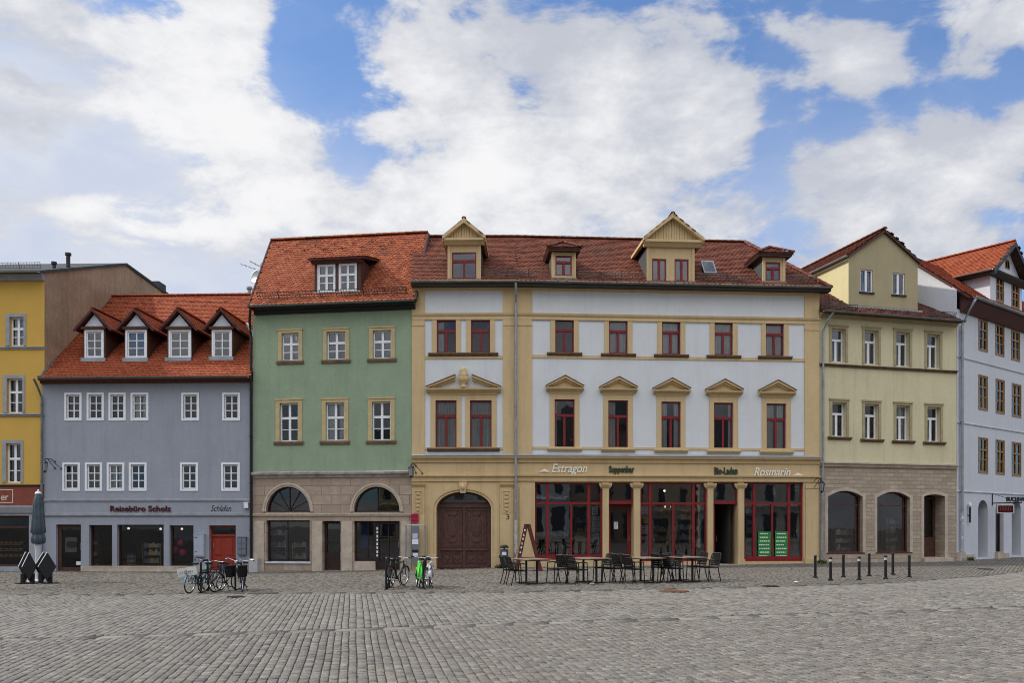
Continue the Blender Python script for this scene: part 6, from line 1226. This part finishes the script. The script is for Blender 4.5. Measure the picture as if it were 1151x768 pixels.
lab_t = ['wooden topped cafe table in front of the triangular wooden board', 'wooden topped cafe table in front of the leftmost red shop window', 'wooden topped cafe table below the left part of the middle red shop window', 'wooden topped cafe table nearest the open shop doorway']
TP = [(597.5, 656.5, 25), (663, 655.5, 27), (727, 655, 22), (771, 654, 20)]; t0 = make_table(lab_t[0]); c0 = None
seat = {(-1, 1): 'back left', (-1, -1): 'front left', (1, 1): 'back right', (1, -1): 'front right'}
for i, (px, py, rot) in enumerate(TP):
    p = gp(px, py); rz = R(rot)
    if i == 0: t0.location = p; t0.rotation_euler = (0, 0, rz); WM[t0] = Matrix.Translation(p) @ Matrix.Rotation(rz, 4, 'Z')
    else: dup(t0, p, rz, lab_t[i])
    for (sx, sy), nm in seat.items():
        off = Matrix.Rotation(rz, 3, 'Z') @ Vector((sx*random.uniform(.55, .66), sy*.31+random.uniform(-.05, .05), 0)); q = p+off; q.z = gzf(q.x, q.y)+.004
        a = rz+(0 if sx < 0 else math.pi)+R(random.uniform(-12, 12)); lb = 'black armchair at the %s side of the %s cafe table' % (nm, ords[i])
        if i == 0 and sx == 1 and sy == 1: continue
        if c0 is None: c0 = make_chair(lb); c0.scale = (.94, .94, .94); c0.location = q; c0.rotation_euler = (0, 0, a)
        else: dup(c0, q, a, lb)
# ---- bollards
BP = [(916.4, 650), (933.6, 653), (948, 649.3), (965.7, 652.6), (977, 648), (995.5, 651.3), (1003.6, 646.5), (1022, 649.8)]
b0 = None
for i, (px, py) in enumerate(BP):
    p = gp(px, py); h = (26.5 if i in (1, 3, 5) else 25.5)*p.y/960
    lb = ['leftmost slim black bollard with a plain top', 'leftmost of the slim black bollards with a pale band', 'slim black plain bollard second from the left in the rear row', 'middle slim black bollard with a pale band', 'slim black plain bollard third from the left in the rear row', 'rightmost of the slim black bollards with a pale band', 'slim black plain bollard fourth from the left, in front of the right brick window', 'rightmost slim black bollard, below the left edge of the house door in brick'][i]
    e = empty('bollard', p, 0, lb, 'bollard', 'slim black bollards before the brick ground floor'); b = MB()
    b.lathe(p, [(.075, 0), (.075, .03), (.042, .05), (.042, h-.06), (.05, h-.055), (.05, h-.03), (.035, h), (.01, h+.005)], 12); b.build('post', m_blk, e)
    if i in (1, 3, 5): b = MB(); b.lathe(p+Vector((0, 0, h-.14)), [(.0435, 0), (.0435, .07)], 12); b.build('pale_band', mat('reflective_band', (.42, .42, .4), .5), e)
# ---- bicycles
def bicycle(p, rz, label, fc, tube=.016, basket=False, white_tyre=False, steer=8, rack=True, hb='flat', sc_=.88, fcol2=None, kick=6, low=False):
    e = empty('bicycle', p, rz, label, 'bicycle', None); M0 = Matrix.Translation(p) @ Matrix.Rotation(rz, 4, 'Z') @ Matrix.Rotation(R(kick), 4, 'X') @ Matrix.Scale(sc_, 4); T = lambda x, y, z: M0 @ Vector((x, y, z)); ax = (M0.to_3x3() @ Vector((0, 1, 0)))
    mf = mat('bicycle_paint_%d_%d_%d' % tuple(int(c*100) for c in fc), fc, .35, .06); S = lambda pts: [T(*q) for q in pts]; lt = lambda b, pts, r: b.tube(S(pts), r, 7)
    for k, x in enumerate((-.53, .54)):
        w = MB(); w.ring(T(x, 0, .34), .325*sc_, .019*sc_, ax, 28, 6); wo_ = w.build('wheel', m_rub, e, smooth=True)
        w = MB(); w.ring(T(x, 0, .34), .30*sc_, .012*sc_, ax, 28, 5); w.build('rim', m_chr, wo_, smooth=True)
        w = MB(); w.tube([T(x, -.05, .34), T(x, .05, .34)], .022, 8)
        for s in range(14): a = s*math.pi*2/14; w.tube([T(x, .02*(-1)**s, .34), T(x+.3*math.cos(a), 0, .34+.3*math.sin(a))], .0028, 3)
        w.build('spokes', m_chr, wo_)
        w = MB(); n = 14; a0, a1 = (R(15), R(185)) if k == 0 else (R(20), R(150))
        for s in range(n):
            a, c = a0+(a1-a0)*s/n, a0+(a1-a0)*(s+1)/n; q = lambda a_, yy, rr: T(x+rr*math.cos(a_), yy, .34+rr*math.sin(a_)); w.extr([q(a, -.025, .365), q(a, .025, .365), q(a, .025, .37), q(a, -.025, .37)], [q(c, -.025, .365), q(c, .025, .365), q(c, .025, .37), q(c, -.025, .37)])
        w.build('mudguard', m_blk if not fcol2 else mf, e)
    b = MB(); bb = (-.08, 0, .29); st = (-.25, 0, .80); ht, hb_ = (.36, 0, .86), (.41, 0, .64)
    lt(b, [bb, st], tube); lt(b, [ht, hb_], tube*1.25); lt(b, [bb, hb_], tube*1.15)
    if low: lt(b, [(-.15, 0, .5), (.05, 0, .5), (.38, 0, .74)], tube)
    else: lt(b, [st, (.365, 0, .83)], tube)
    for sy in (-1, 1): lt(b, [(-.08, sy*.04, .29), (-.53, sy*.06, .34)], tube*.65); lt(b, [(-.24, sy*.03, .78), (-.53, sy*.06, .34)], tube*.6); 
    b.build('frame', mf, e, smooth=True)
    b = MB()
    for sy in (-1, 1): lt(b, [(.41, sy*.05, .64), (.44, sy*.055, .55), (.54, sy*.055, .34)], tube*.75)
    lt(b, [(.41, -.06, .645), (.41, .06, .645)], tube*1.1); b.build('fork', mf, e, smooth=True)
    b = MB(); lt(b, [st, (-.29, 0, .93)], .013); b.build('seat_post', m_chr, e); b = MB(); A = [(-.42, -.09), (-.44, 0), (-.42, .09), (-.25, .05), (-.14, .02), (-.14, -.02), (-.25, -.05)]; b.extr(S([(x, y, .985) for x, y in A]), S([(x*.98-.005, y*.8, .93) for x, y in A])); b.build('saddle', m_rub, e)
    b = MB(); lt(b, [ht, (.335, 0, .97)], .014)
    if hb == 'flat': lt(b, [(.26, -.31, 1.0), (.33, -.1, .985), (.335, 0, .975), (.33, .1, .985), (.26, .31, 1.0)], .013)
    else: lt(b, [(.12, -.29, 1.03), (.3, -.27, 1.06), (.38, -.1, 1.0), (.36, 0, .985), (.38, .1, 1.0), (.3, .27, 1.06), (.12, .29, 1.03)], .013)
    hbm = b.build('handlebar', m_chr, e, smooth=True)
    for sy in (-1, 1):
        b = MB(); x0 = .26 if hb == 'flat' else .12; z0 = 1.0 if hb == 'flat' else 1.03; lt(b, [(x0-.01, sy*.32 if hb == 'flat' else sy*.29, z0), (x0+.03, sy*.2 if hb == 'flat' else sy*.285, z0-.003 if hb == 'flat' else 1.035)], .019); b.build('grip', m_rub, hbm)
    b = MB(); b.tube([T(-.08, -.07, .29), T(-.08, .07, .29)], .025, 8); b.ring(T(-.08, -.05, .29), .085*sc_, .008, ax, 16, 4); lt(b, [(-.08, -.075, .29), (.03, -.08, .16)], .01); lt(b, [(-.08, .075, .29), (-.19, .08, .42)], .01); b.build('crank', m_blk, e)
    for (x, y, z) in ((.03, -.13, .155), (-.19, .13, .425)): b = MB(); b.extr(S([(x-.05, y-.05, z), (x+.05, y-.05, z), (x+.05, y+.05, z), (x-.05, y+.05, z)]), S([(x-.05, y-.05, z+.02), (x+.05, y-.05, z+.02), (x+.05, y+.05, z+.02), (x-.05, y+.05, z+.02)])); b.build('pedal', m_blk, e)
    b = MB(); lt(b, [(-.1, -.06, .3), (-.05, -.2, .0)], .01); b.build('kickstand', m_blk, e)
    b = MB(); b.lathe(T(.47, 0, .74), [(.02, -.03), (.045, -.01), (.05, .03), (.02, .05)], 10); b.build('headlamp', m_chr, e)
    if rack:
        b = MB(); 
        for sy in (-1, 1): lt(b, [(-.28, sy*.07, .74), (-.8, sy*.07, .74)], .007); lt(b, [(-.62, sy*.07, .74), (-.53, sy*.06, .35)], .006)
        for s in range(4): lt(b, [(-.34-.14*s, -.07, .74), (-.34-.14*s, .07, .74)], .005)
        b.build('luggage_rack', m_blk, e); b = MB(); b.lathe(T(-.83, 0, .66), [(.008, -.025), (.02, -.02), (.02, .02), (.008, .025)], 8); b.build('rear_reflector', mat('red_reflector', (.2, .01, .01), .3, .05), e)
    if basket:
        b = MB(); A = lambda s, z: [T(.42+x*s, y*s, z) for x, y in ((.0, -.15), (.28, -.15), (.28, .15), (.0, .15))]
        for f in range(6): z = .74+f*.045; s = .86+.14*f/5; q = A(s, z); b.tube(q+[q[0]], .007, 4)
        for f in range(20):
            i, t = f//5, (f % 5)/5; q0, q1 = A(.86, .74), A(1., .965); b.tube([q0[i].lerp(q0[(i+1) % 4], t), q1[i].lerp(q1[(i+1) % 4], t)], .006, 4)
        b.build('basket', m_blk, e)
    return e
def place(px, py): return gp(px, py)
k1 = (.10, .28, .40); blk = (.02, .02, .022)
pB = gp(222.5, 666.5); bicycle(pB, R(80), 'light blue bicycle with white handlebar, leftmost of the bicycles beside the red double door', k1, .02, hb='up', low=True, fcol2=1)
bicycle(gp(238, 665.5), R(78), 'black bicycle just right of the light blue one', blk, .017, basket=True)
bicycle(gp(254, 665), R(68), 'black bicycle turned partly sideways before the red double door', (.03, .05, .07), .017, hb='up')
bicycle(gp(271.5, 665), R(110), 'black bicycle with big panniers, rightmost before the grey letter boxes', blk, .017, hb='up')
bicycle(gp(436, 662), R(97), 'black bicycle at the left of the pair before the dark glazed shop door', blk, .02, basket=True)
bicycle(gp(446, 660), R(72), 'black bicycle at the right of the pair before the dark glazed shop door', (.025, .025, .03), .018)
bicycle(gp(469.5, 661), R(100), 'bright green bicycle with thick frame before the grey notice board', (.07, .50, .05), .045, hb='flat', rack=False, fcol2=1, low=True)
bicycle(gp(480.5, 661.5), R(86), 'white bicycle next to the bright green one before the brown gate', (.62, .62, .64), .03, hb='flat', rack=False)
# panniers of the right-hand bicycle, box of the blue one
p = gp(271, 667); 
for s in (-1, 1):
    c = p+Vector((s*.17-.02, -.35, .62)); e = empty('pannier_bag', c, R(8), 'black pannier bag at the %s side of the rightmost bicycle by the letter boxes' % ('left' if s < 0 else 'right'), 'bag'); b = MB(); 
    b.extr([c+Vector((x*.09, -.17, z)) for x, z in ((-.8, -.15), (.8, -.15), (1, 0), (.9, .15), (-.9, .15), (-1, 0))], [c+Vector((x*.09, .17, z)) for x, z in ((-.8, -.15), (.8, -.15), (1, 0), (.9, .15), (-.9, .15), (-1, 0))]); b.build('bag_body', m_weave, e); b = MB(); b.wbox(c.x-.095, c.x+.095, c.y-.18, c.y+.18, c.z+.152, c.z+.175); b.build('flap', m_blk, e)
c = pB+Vector((-.1, -.5, .62)); e = empty('bicycle_box', c, R(12), 'white lettered box tilted on the left side of the light blue bicycle carrier', 'box'); M_ = Matrix.Translation(c) @ Matrix.Rotation(R(12), 4, 'Z') @ Matrix.Rotation(R(-9), 4, 'Y'); b = MB(); mwb = mat('dirty_white_plastic', (.55, .54, .5), .6, .15, 8)
def mbox(b, M_, x0, x1, y0, y1, z0, z1): b.hexa([M_ @ Vector(q) for q in ((x0, y0, z0), (x1, y0, z0), (x1, y1, z0), (x0, y1, z0), (x0, y0, z1), (x1, y0, z1), (x1, y1, z1), (x0, y1, z1))])
mbox(b, M_, -.26, .26, -.14, .14, -.11, -.09)
for q in ((-.26, .26, -.14, -.12, -.09, .12), (-.26, .26, .12, .14, -.09, .12), (-.26, -.24, -.12, .12, -.09, .12), (.24, .26, -.12, .12, -.09, .12)): mbox(b, M_, *q)
b.build('box_shell', mwb, e); b = MB()
for k in range(7): mbox(b, M_, -.2+k*.055, -.2+k*.055+.035, -.146, -.141, -.03+.01*(k % 2), .03)
b.build('grey_lettering', mat('grey_print', (.3, .3, .3), .7), e)
for px, py, h, lb in ((225.8, 667, .92, 'short black stand post among the bicycles right of the light blue one'), (434, 663.5, .9, 'short black stand post at the left of the pair of black bicycles'), (264.5, 664.5, .8, 'short black stand post left of the bicycle with panniers'), (476, 661.5, .8, 'short black stand post between the green and the white bicycle')):
    p = gp(px, py); e = empty('bicycle_stand', p, 0, lb, 'bicycle stand'); b = MB(); b.tube([p, p+Vector((0, 0, h-.06)), p+Vector((.02, .12, h)), p+Vector((.02, .45, h)), p+Vector((0, .55, h-.06)), p+Vector((0, .57, .0))], .03, 8); b.build('hoop', m_blk, e); b = MB(); b.lathe(p, [(.07, 0), (.07, .012), (.03, .015)], 10); b.lathe(p+Vector((0, .57, 0)), [(.07, 0), (.07, .012), (.03, .015)], 10); b.build('base_plate', m_blk, e)
# ---- parasol
p = gp(43, 654.5); e = empty('parasol', p, 0, 'tall closed grey blue parasol on a white post beside the yellow house', 'parasol'); H = (654.5-551)*p.y/960; m_par = mat('grey_blue_canvas', (.065, .085, .10), .85, .25, 5, .3, 30)
b = MB(); b.tube([p+Vector((0, 0, .1)), p+Vector((0, 0, H-.05))], .05, 12); m_pst = mat('light_grey_post', (.45, .46, .47), .5, .1); b.build('post', m_pst, e)
b = MB(); b.lathe(p, [(.34, 0), (.34, .05), (.1, .09), (.08, .35), (.1, 1.1), (.12, 1.3), (.08, 1.32)], 16); b.build('base', m_pst, e)
b = MB(); pr = [(.16, 1.32), (.2, 1.36), (.22, 1.5), (.19, 1.62), (.16, 1.66), (.22, 1.72), (.2, 1.95), (.175, 2.3), (.15, 2.7), (.12, 2.95), (.06, 3.08)]; b.lathe(p, [(r_, z*H/3.2) for r_, z in pr], 40, jit=lambda i, k: 1+.17*math.sin(k*2*math.pi*8/40+i*.35)*(1 if i < 9 else .3)); b.build('canopy', m_par, e, smooth=True)
b = MB(); b.lathe(p+Vector((0, 0, H-.14)), [(.11, 0), (.09, .06), (.03, .08), (.03, .13), (.01, .15)], 10); b.build('finial', m_winw, e); b = MB(); b.lathe(p+Vector((0, 0, 1.64*H/3.2)), [(.175, -.02), (.185, 0), (.175, .02)], 24); b.build('strap', m_par, e)
# ---- diamond shaped boards
for px, py, lb, w_ in ((31, 656.5, 'left pair of black diamond shaped boards on legs left of the parasol post', 15), (51, 656.5, 'right pair of black diamond shaped boards on legs right of the parasol post', 19)):
    p = gp(px, py); s = p.y/960; e = empty('diamond_board', p, 0, lb, 'board stand'); cz = p.z+17.5*s; hh = 17*s; hw = w_/2*s*1.05
    for k, (dx, dy) in enumerate(((-.17, .16), (.10, -.1))):
        c = p+Vector((dx, dy, 0)); cz = p.z+19*s; b = MB(); D = [Vector((c.x, c.y, cz-hh*.95)), Vector((c.x+hw, c.y, cz)), Vector((c.x, c.y, cz+hh*.95)), Vector((c.x-hw, c.y, cz))]; b.extr(D, [q+Vector((0, .05, 0)) for q in D]); pn = b.build('panel', m_black, e)
        b = MB(); n = Vector((-.6, 0, .4)).normalized()*.012; b.extr([D[3]+n, D[3]+n+Vector((0, .05, 0)), D[2]+n+Vector((0, .05, 0)), D[2]+n], [D[3]-n*1.2+Vector((0, -.006, 0)), D[3]-n*1.2+Vector((0, .05, 0)), D[2]-n*1.2+Vector((0, .05, 0)), D[2]-n*1.2+Vector((0, -.006, 0))]); b.build('pale_edge', m_paper, pn)
    for dx in (-.17, .14): b = MB(); b.wbox(p.x+dx-.05, p.x+dx+.05, p.y-.04, p.y+.1, p.z, p.z+11*s); b.build('leg', m_black, e)
    b = MB(); b.wbox(p.x-.32, p.x+.32, p.y-.18, p.y+.26, p.z-.0, p.z+.02); b.build('base', m_black, e)
# ---- triangular board
p = gp(594.3, 642.5); s = p.y/960; e = empty('triangular_board', p, 0, 'tall dark red triangular wooden board stand with white lettering on one leg', 'board'); m_ab = mat('dark_red_board', (.10, .022, .015), .5, .2); H = 53*s
for sg, nm in ((-1, 'left'), (1, 'right')):
    x0 = p.x+sg*.46; x1 = p.x-.05+sg*.04; b = MB(); t = .075
    b.extr([Vector((x0-t, p.y, p.z)), Vector((x0+t, p.y, p.z)), Vector((x0+t, p.y+.55, p.z)), Vector((x0-t, p.y+.55, p.z))], [Vector((x1-t, p.y+.1, p.z+H)), Vector((x1+t, p.y+.1, p.z+H)), Vector((x1+t, p.y+.45, p.z+H)), Vector((x1-t, p.y+.45, p.z+H))]); lg = b.build('board_leg', m_ab, e)
    if sg < 0:
        b = MB()
        for k in range(6):
            f = .38+k*.092; q = lambda ff, dx: Vector((x0+(x1-x0)*ff+dx, p.y+.1*ff-.008, p.z+H*ff)); L = [(-.035, .01), (.0, .005), (.03, .02), (.005, .03), (.03, .045), (-.03, .05)] if k % 2 else [(-.03, 0), (.03, .0), (.03, .012), (-.008, .016), (.0, .04), (-.03, .05)]
            A = [q(f+dz, dx) for dx, dz in L]; b.extr(A, [v+Vector((0, .006, 0)) for v in A])
        b.build('white_lettering', m_paper, lg)
pbb = MB(); pbb.wbox(p.x-.37, p.x+.36, p.y+.05, p.y+.11, p.z+.44, p.z+.53); pbb.build('cross_bar', m_ab, e)
# ---- litter bin
u, z = FA.fp(566.7, 640, -.35); p = FA.P(u, -.35, 0); p.z = gzf(p.x, p.y); e = empty('litter_bin', p, 0, 'slim dark litter bin on a post beside the carved pilaster right of the gate', 'bin'); b = MB(); b.tube([p, p+Vector((0, 0, .9))], .03, 8); b.build('post', m_blk, e)
b = MB(); b.lathe(p+Vector((0, -.12, .22)), [(.14, 0), (.165, .03), (.175, .55), (.15, .56)], 14, sy=.75); b.build('bin_body', mat('blue_grey_bin', (.05, .065, .085), .5, .2), e, smooth=False); b = MB(); b.lathe(p+Vector((0, -.12, .84)), [(.18, 0), (.185, .05), (.12, .12), (.02, .13)], 14, sy=.75); b.build('lid', m_blk, e); b = MB(); b.wbox(p.x-.09, p.x+.09, p.y-.262, p.y-.25, p.z+.55, p.z+.68); b.build('label_plate', m_paper, e)
# ---- notice board and red sign
pl = FA.P(FA.u(456.5, -.3), -.3, 0); pl.z = gzf(pl.x, pl.y); u0 = FA.u(456.5, -.3); u1 = FA.u(477.5, -.3); zt = FA.zc(590.5, 467, -.3)
e = empty('notice_board', FA.P((u0+u1)/2, -.3, pl.z), FA.rz, 'narrow grey notice board with papers between two thin posts left of the gate', 'notice board')
for u in (u0, u1): b = MB(); b.tube([FA.P(u, -.3, pl.z), FA.P(u, -.3, zt)], .035, 8); b.build('post', m_zinc, e)
b = MB(); b.tube([FA.P(u0, -.3, zt), FA.P(u1, -.3, zt)], .02, 6); b.build('top_bar', m_zinc, e)
a, c = FA.u(462.5, -.3), FA.u(471.2, -.3); z0 = FA.zc(634, 467, -.3); pn = pbox(FA, 'panel', mat('mid_grey_panel', (.16, .17, .19), .5), e, a, c, -.33, -.29, z0, zt-.05)
for k, (x0, x1, f0, f1, mm) in enumerate(((.1, .9, .50, .64, m_paper), (.15, .8, .66, .78, mat('pale_lilac_paper', (.5, .5, .58), .7)), (.1, .9, .3, .36, m_black), (.2, .85, .2, .27, m_paper))): pbox(FA, 'notice_sheet', mm, pn, a+(c-a)*x0, a+(c-a)*x1, -.342, -.331, z0+(zt-z0)*f0, z0+(zt-z0)*f1)
u0, z1 = FA.fp(462.2, 578); u1, z0 = FA.fp(471, 587.6); e = empty('red_sign', FA.P((u0+u1)/2, 0, z0), FA.rz, 'small square red sign on the wall above the grey notice board', 'sign'); pbox(FA, 'plate', mat('crimson_sign', (.42, .015, .06), .5, .08), e, u0, u1, -.14, -.11, z0, z1)
b = MB()
for k in range(3): q = u0+.05+k*.085; b.box(FA, q, q+.02, -.146, -.141, z0+.2, z1-.04); b.box(FA, q+.02, q+.06, -.146, -.141, z1-.07-.05*(k % 2), z1-.045-.05*(k % 2))
b.box(FA, u0+.04, u1-.04, -.146, -.141, z0+.07, z0+.1); b.build('dark_lettering', mat('dark_red_print', (.1, .01, .02), .6), e)
# ---- manhole covers
for px, py, r_, mm, lb in ((757.8, 665.2, .38, mat('rusty_iron', (.14, .065, .035), .7, .3, 6), 'large rusty brown round manhole cover in front of the two right cafe tables'), (866, 659.8, .24, m_dark, 'small dark manhole cover left of the bollards'), (265.5, 671.8, .24, m_dark, 'small dark cover in the paving before the bicycle with panniers'), (1108, 640.5, .28, m_dark, 'small dark cover in the paving before the lavender house')):
    p = gp(px, py); e = empty('manhole_cover', p, 0, lb, 'manhole cover'); b = MB(); b.lathe(p, [(r_, -.03), (r_, .012), (r_*.94, .014)], 28); b.build('rim', mm, e)
    b = MB(); b.lathe(p, [(r_*.9, 0), (r_*.9, .016)], 28)
    for k in range(-4, 5): 
        h = math.sqrt(max(.01, .75-(k/4.6)**2*.75))*r_; b.wbox(p.x+k*r_*.18-.012, p.x+k*r_*.18+.012, p.y-h, p.y+h, p.z+.017, p.z+.022)
    b.build('lid', mm, e)
# ---- weeds at the wall foot
m_weed = islandmat('weed_green', [(.05, .09, .015), (.09, .14, .03), (.12, .15, .04)], .7)
for F, px, yo, n, lb in ((FA, 563, -.22, 90, 'green weeds at the wall foot beside the litter bin'), (FC, 925, -.25, 80, 'weeds at the wall foot below the left brick window'), (FW, 1092, -.3, 50, 'weeds at the wall foot right of the downpipe of the lavender house')):
    u = F.u(px, yo); c = F.P(u, yo, 0); c.z = gzf(c.x, c.y); b = MB()
    for k in range(n):
        r_ = random.gauss(0, .07); q = c+F.U*r_*1.6+F.N*random.uniform(-.08, .14); a = random.uniform(0, 6.28); L = random.uniform(.06, .2); d = Vector((math.cos(a), math.sin(a), 0)); s = Vector((-d.y, d.x, 0))*random.uniform(.012, .03); tip = q+d*L*.6+Vector((0, 0, L)); m_ = q+d*L*.25+Vector((0, 0, L*.6)); b.poly([q-s*.3, q+s*.3, m_+s, tip, m_-s])
    tag(b.build('weed', m_weed, None, loc=c, recalc=False), lb, 'plant')

# ================================================================== houses across the square, mirrored in the glass
cols = [(.55, .5, .4), (.5, .36, .25), (.6, .6, .58), (.42, .45, .42), (.58, .5, .3)]; xq = 48.
for i, (L, H, c) in enumerate(((17, 12.5, 0), (14, 14, 1), (19, 12, 2), (15, 15, 3), (20, 12.5, 4))):
    F = mkframe(xq, -30.-(i % 2)*.8, math.pi, L-.3); xq -= L
    e = empty('town_house', F.P(L/2, 0, 0), F.rz, ('cream', 'terracotta', 'pale grey', 'grey green', 'sand coloured')[i]+' house across the square, mirrored in the shop glass', 'house')
    n = int(L/2.6); ops = []
    for fl in range(3):
        for k in range(n):
            u = (k+.5)*L/n; w = .55 if fl else .85; ops.append(dict(u0=u-w, u1=u+w, z0=(.5, 5.2, 8.6)[fl], z1=(3.6, 7.3, 10.5)[fl], depth=.3))
    b = MB(); wall(b, F, 0, F.L, 0, H, ops); b.poly([F.P(0, 0, 0), F.P(0, 10, 0), F.P(0, 10, H), F.P(0, 0, H)]); b.poly([F.P(F.L, 0, 0), F.P(F.L, 10, 0), F.P(F.L, 10, H), F.P(F.L, 0, H)]); b.poly([F.P(0, 10, 0), F.P(F.L, 10, 0), F.P(F.L, 10, H), F.P(0, 10, H)])
    b.build('wall', mat('far_wall_%d' % i, cols[c], .9, .15, 1), e, recalc=False)
    for o in ops: b = MB(); b.box(F, o['u0'], o['u1'], .25, .3, o['z0'], o['z1']); b.build('window', mat('far_window', (.04, .045, .05), .15, .3, .4, spec=.6), e)
    b = MB(); b.prof(F, -.2, F.L+.2, [(-.5, H), (5, H+4.5), (10.5, H)]); b.build('roof', m_slate, e); b = MB(); b.prof(F, 0, F.L, [(0, 4.3), (-.2, 4.3), (-.25, 4.6), (0, 4.7)]); b.build('cornice', mat('far_wall_%d' % i, cols[c]), e)
# ---- goods standing inside the shops
def goods(F, px, pyb, y, w, h, n, label, cols, wood=(.3, .22, .13)):
    u, z = F.fp(px, pyb, y); z = max(z, .3); mm = mat('goods_wood_%d_%d' % (int(wood[0]*100), int(wood[1]*100)), wood, .6); e = empty('display_shelf', F.P(u, y, z), F.rz, label, 'shelf'); gm = islandmat('goods_%d_%d' % (int(px), n), cols, .5)
    for s in (-1, 1): pbox(F, 'side', mm, e, u+s*w/2-.02, u+s*w/2+.02, y-.16, y+.16, z, z+h)
    for k in range(n):
        zz = z+.04+k*(h-.1)/max(1, n-1)*.86; pbox(F, 'shelf', mm, e, u-w/2+.02, u+w/2-.02, y-.15, y+.15, zz-.025, zz); b = MB(); q = u-w/2+.05
        while q < u+w/2-.14: t = random.uniform(.05, .16); b.box(F, q, q+t, y-.12, y+.08, zz+.002, zz+random.uniform(.12, .27)); q += t+.012
        b.build('goods_row', gm, e)
W_ = (.7, .7, .66); G_ = (.1, .3, .1); Y_ = (.6, .45, .08); R_ = (.5, .08, .05); B_ = (.1, .2, .4); T_ = (.5, .35, .2)
goods(FM, 748, 630, 1.0, 1.1, 1.5, 4, 'wooden shelf with colourful goods behind the middle red shop window', [W_, Y_, R_, G_, T_])
goods(FM, 770, 630, 1.2, .9, 2.1, 5, 'tall shelf with pale goods right of the beige counter in the middle red shop window', [W_, B_, T_, W_])
goods(FM, 842, 630, .8, .35, 2.3, 6, 'narrow shelf with white goods in the left pane of the rightmost red shop window', [W_, (.5, .55, .6), T_])
goods(FM, 625, 630, 1.6, 1.3, 1.2, 3, 'low shelf behind the left panes of the leftmost red shop window', [T_, W_, G_])
goods(FM, 658, 630, 2.0, .9, 2.0, 5, 'tall shelf behind the right panes of the leftmost red shop window', [T_, W_, Y_, B_])
goods(FG, 312, 629, .9, .9, 1.3, 3, 'pale shelf with goods in the left half of the left arched shop front', [W_, (.4, .5, .55), B_], (.5, .5, .48))
goods(FG, 338, 629, .7, .6, .7, 2, 'low pale shelf with goods in the right half of the left arched shop front', [W_, T_, G_], (.5, .5, .48))
goods(FC, 948, 620, .9, 1.0, .9, 3, 'low shelf with red and white goods in the left brick shop window', [R_, W_, T_])
goods(FC, 1002, 620, .9, .8, 1.5, 4, 'shelf with yellow and brown goods in the right brick shop window', [Y_, T_, (.3, .2, .1), W_])
goods(FB, 172, 635, 1.0, .8, .9, 3, 'low shelf with brochures at the right end of the wide dark shop window', [W_, B_, Y_])
for px, py in ((144.5, 594.5), (180.5, 595), (204.5, 595)):
    u, z = FB.fp(px, py, .6); e = empty('spot_lamp', FB.P(u, .6, z), 0, {144.5: 'small lit spot lamp at the top left of the wide dark shop window', 180.5: 'small lit spot lamp at the top right of the wide dark shop window', 204.5: 'small lit spot lamp above the pink paper balls'}[px], 'lamp')
    b = MB(); b.lathe(FB.P(u, .6, z), [(.02, -.04), (.045, -.03), (.05, .03), (.02, .05)], 10); b.build('bulb', emit('spot_glow', (1, .9, .75), .9), e); b = MB(); b.tube([FB.P(u, .6, z+.05), FB.P(u, .6, z+.5)], .01, 5); b.build('stem', m_dark, e)

for px, py, lb in ((665, 657.5, 'small white paper scrap on the paving in front of the second cafe table'), (894.5, 655.5, 'small white paper scrap on the paving left of the bollards')):
    p = gp(px, py); b = MB(); P5 = [(-.07, -.03, .01), (0, -.05, .03), (.08, -.02, .012), (.06, .06, .035), (-.03, .05, .02)]; b.poly([p+Vector((0, .01, .045))+Vector(P5[0])*.1]+[p+Vector(v) for v in P5[:2]]); 
    for a, c in zip(P5, P5[1:]+P5[:1]): b.poly([p+Vector((0, .01, .04)), p+Vector(a), p+Vector(c)])
    tag(b.build('paper_scrap', m_paper, None, loc=p, recalc=False), lb, 'litter')
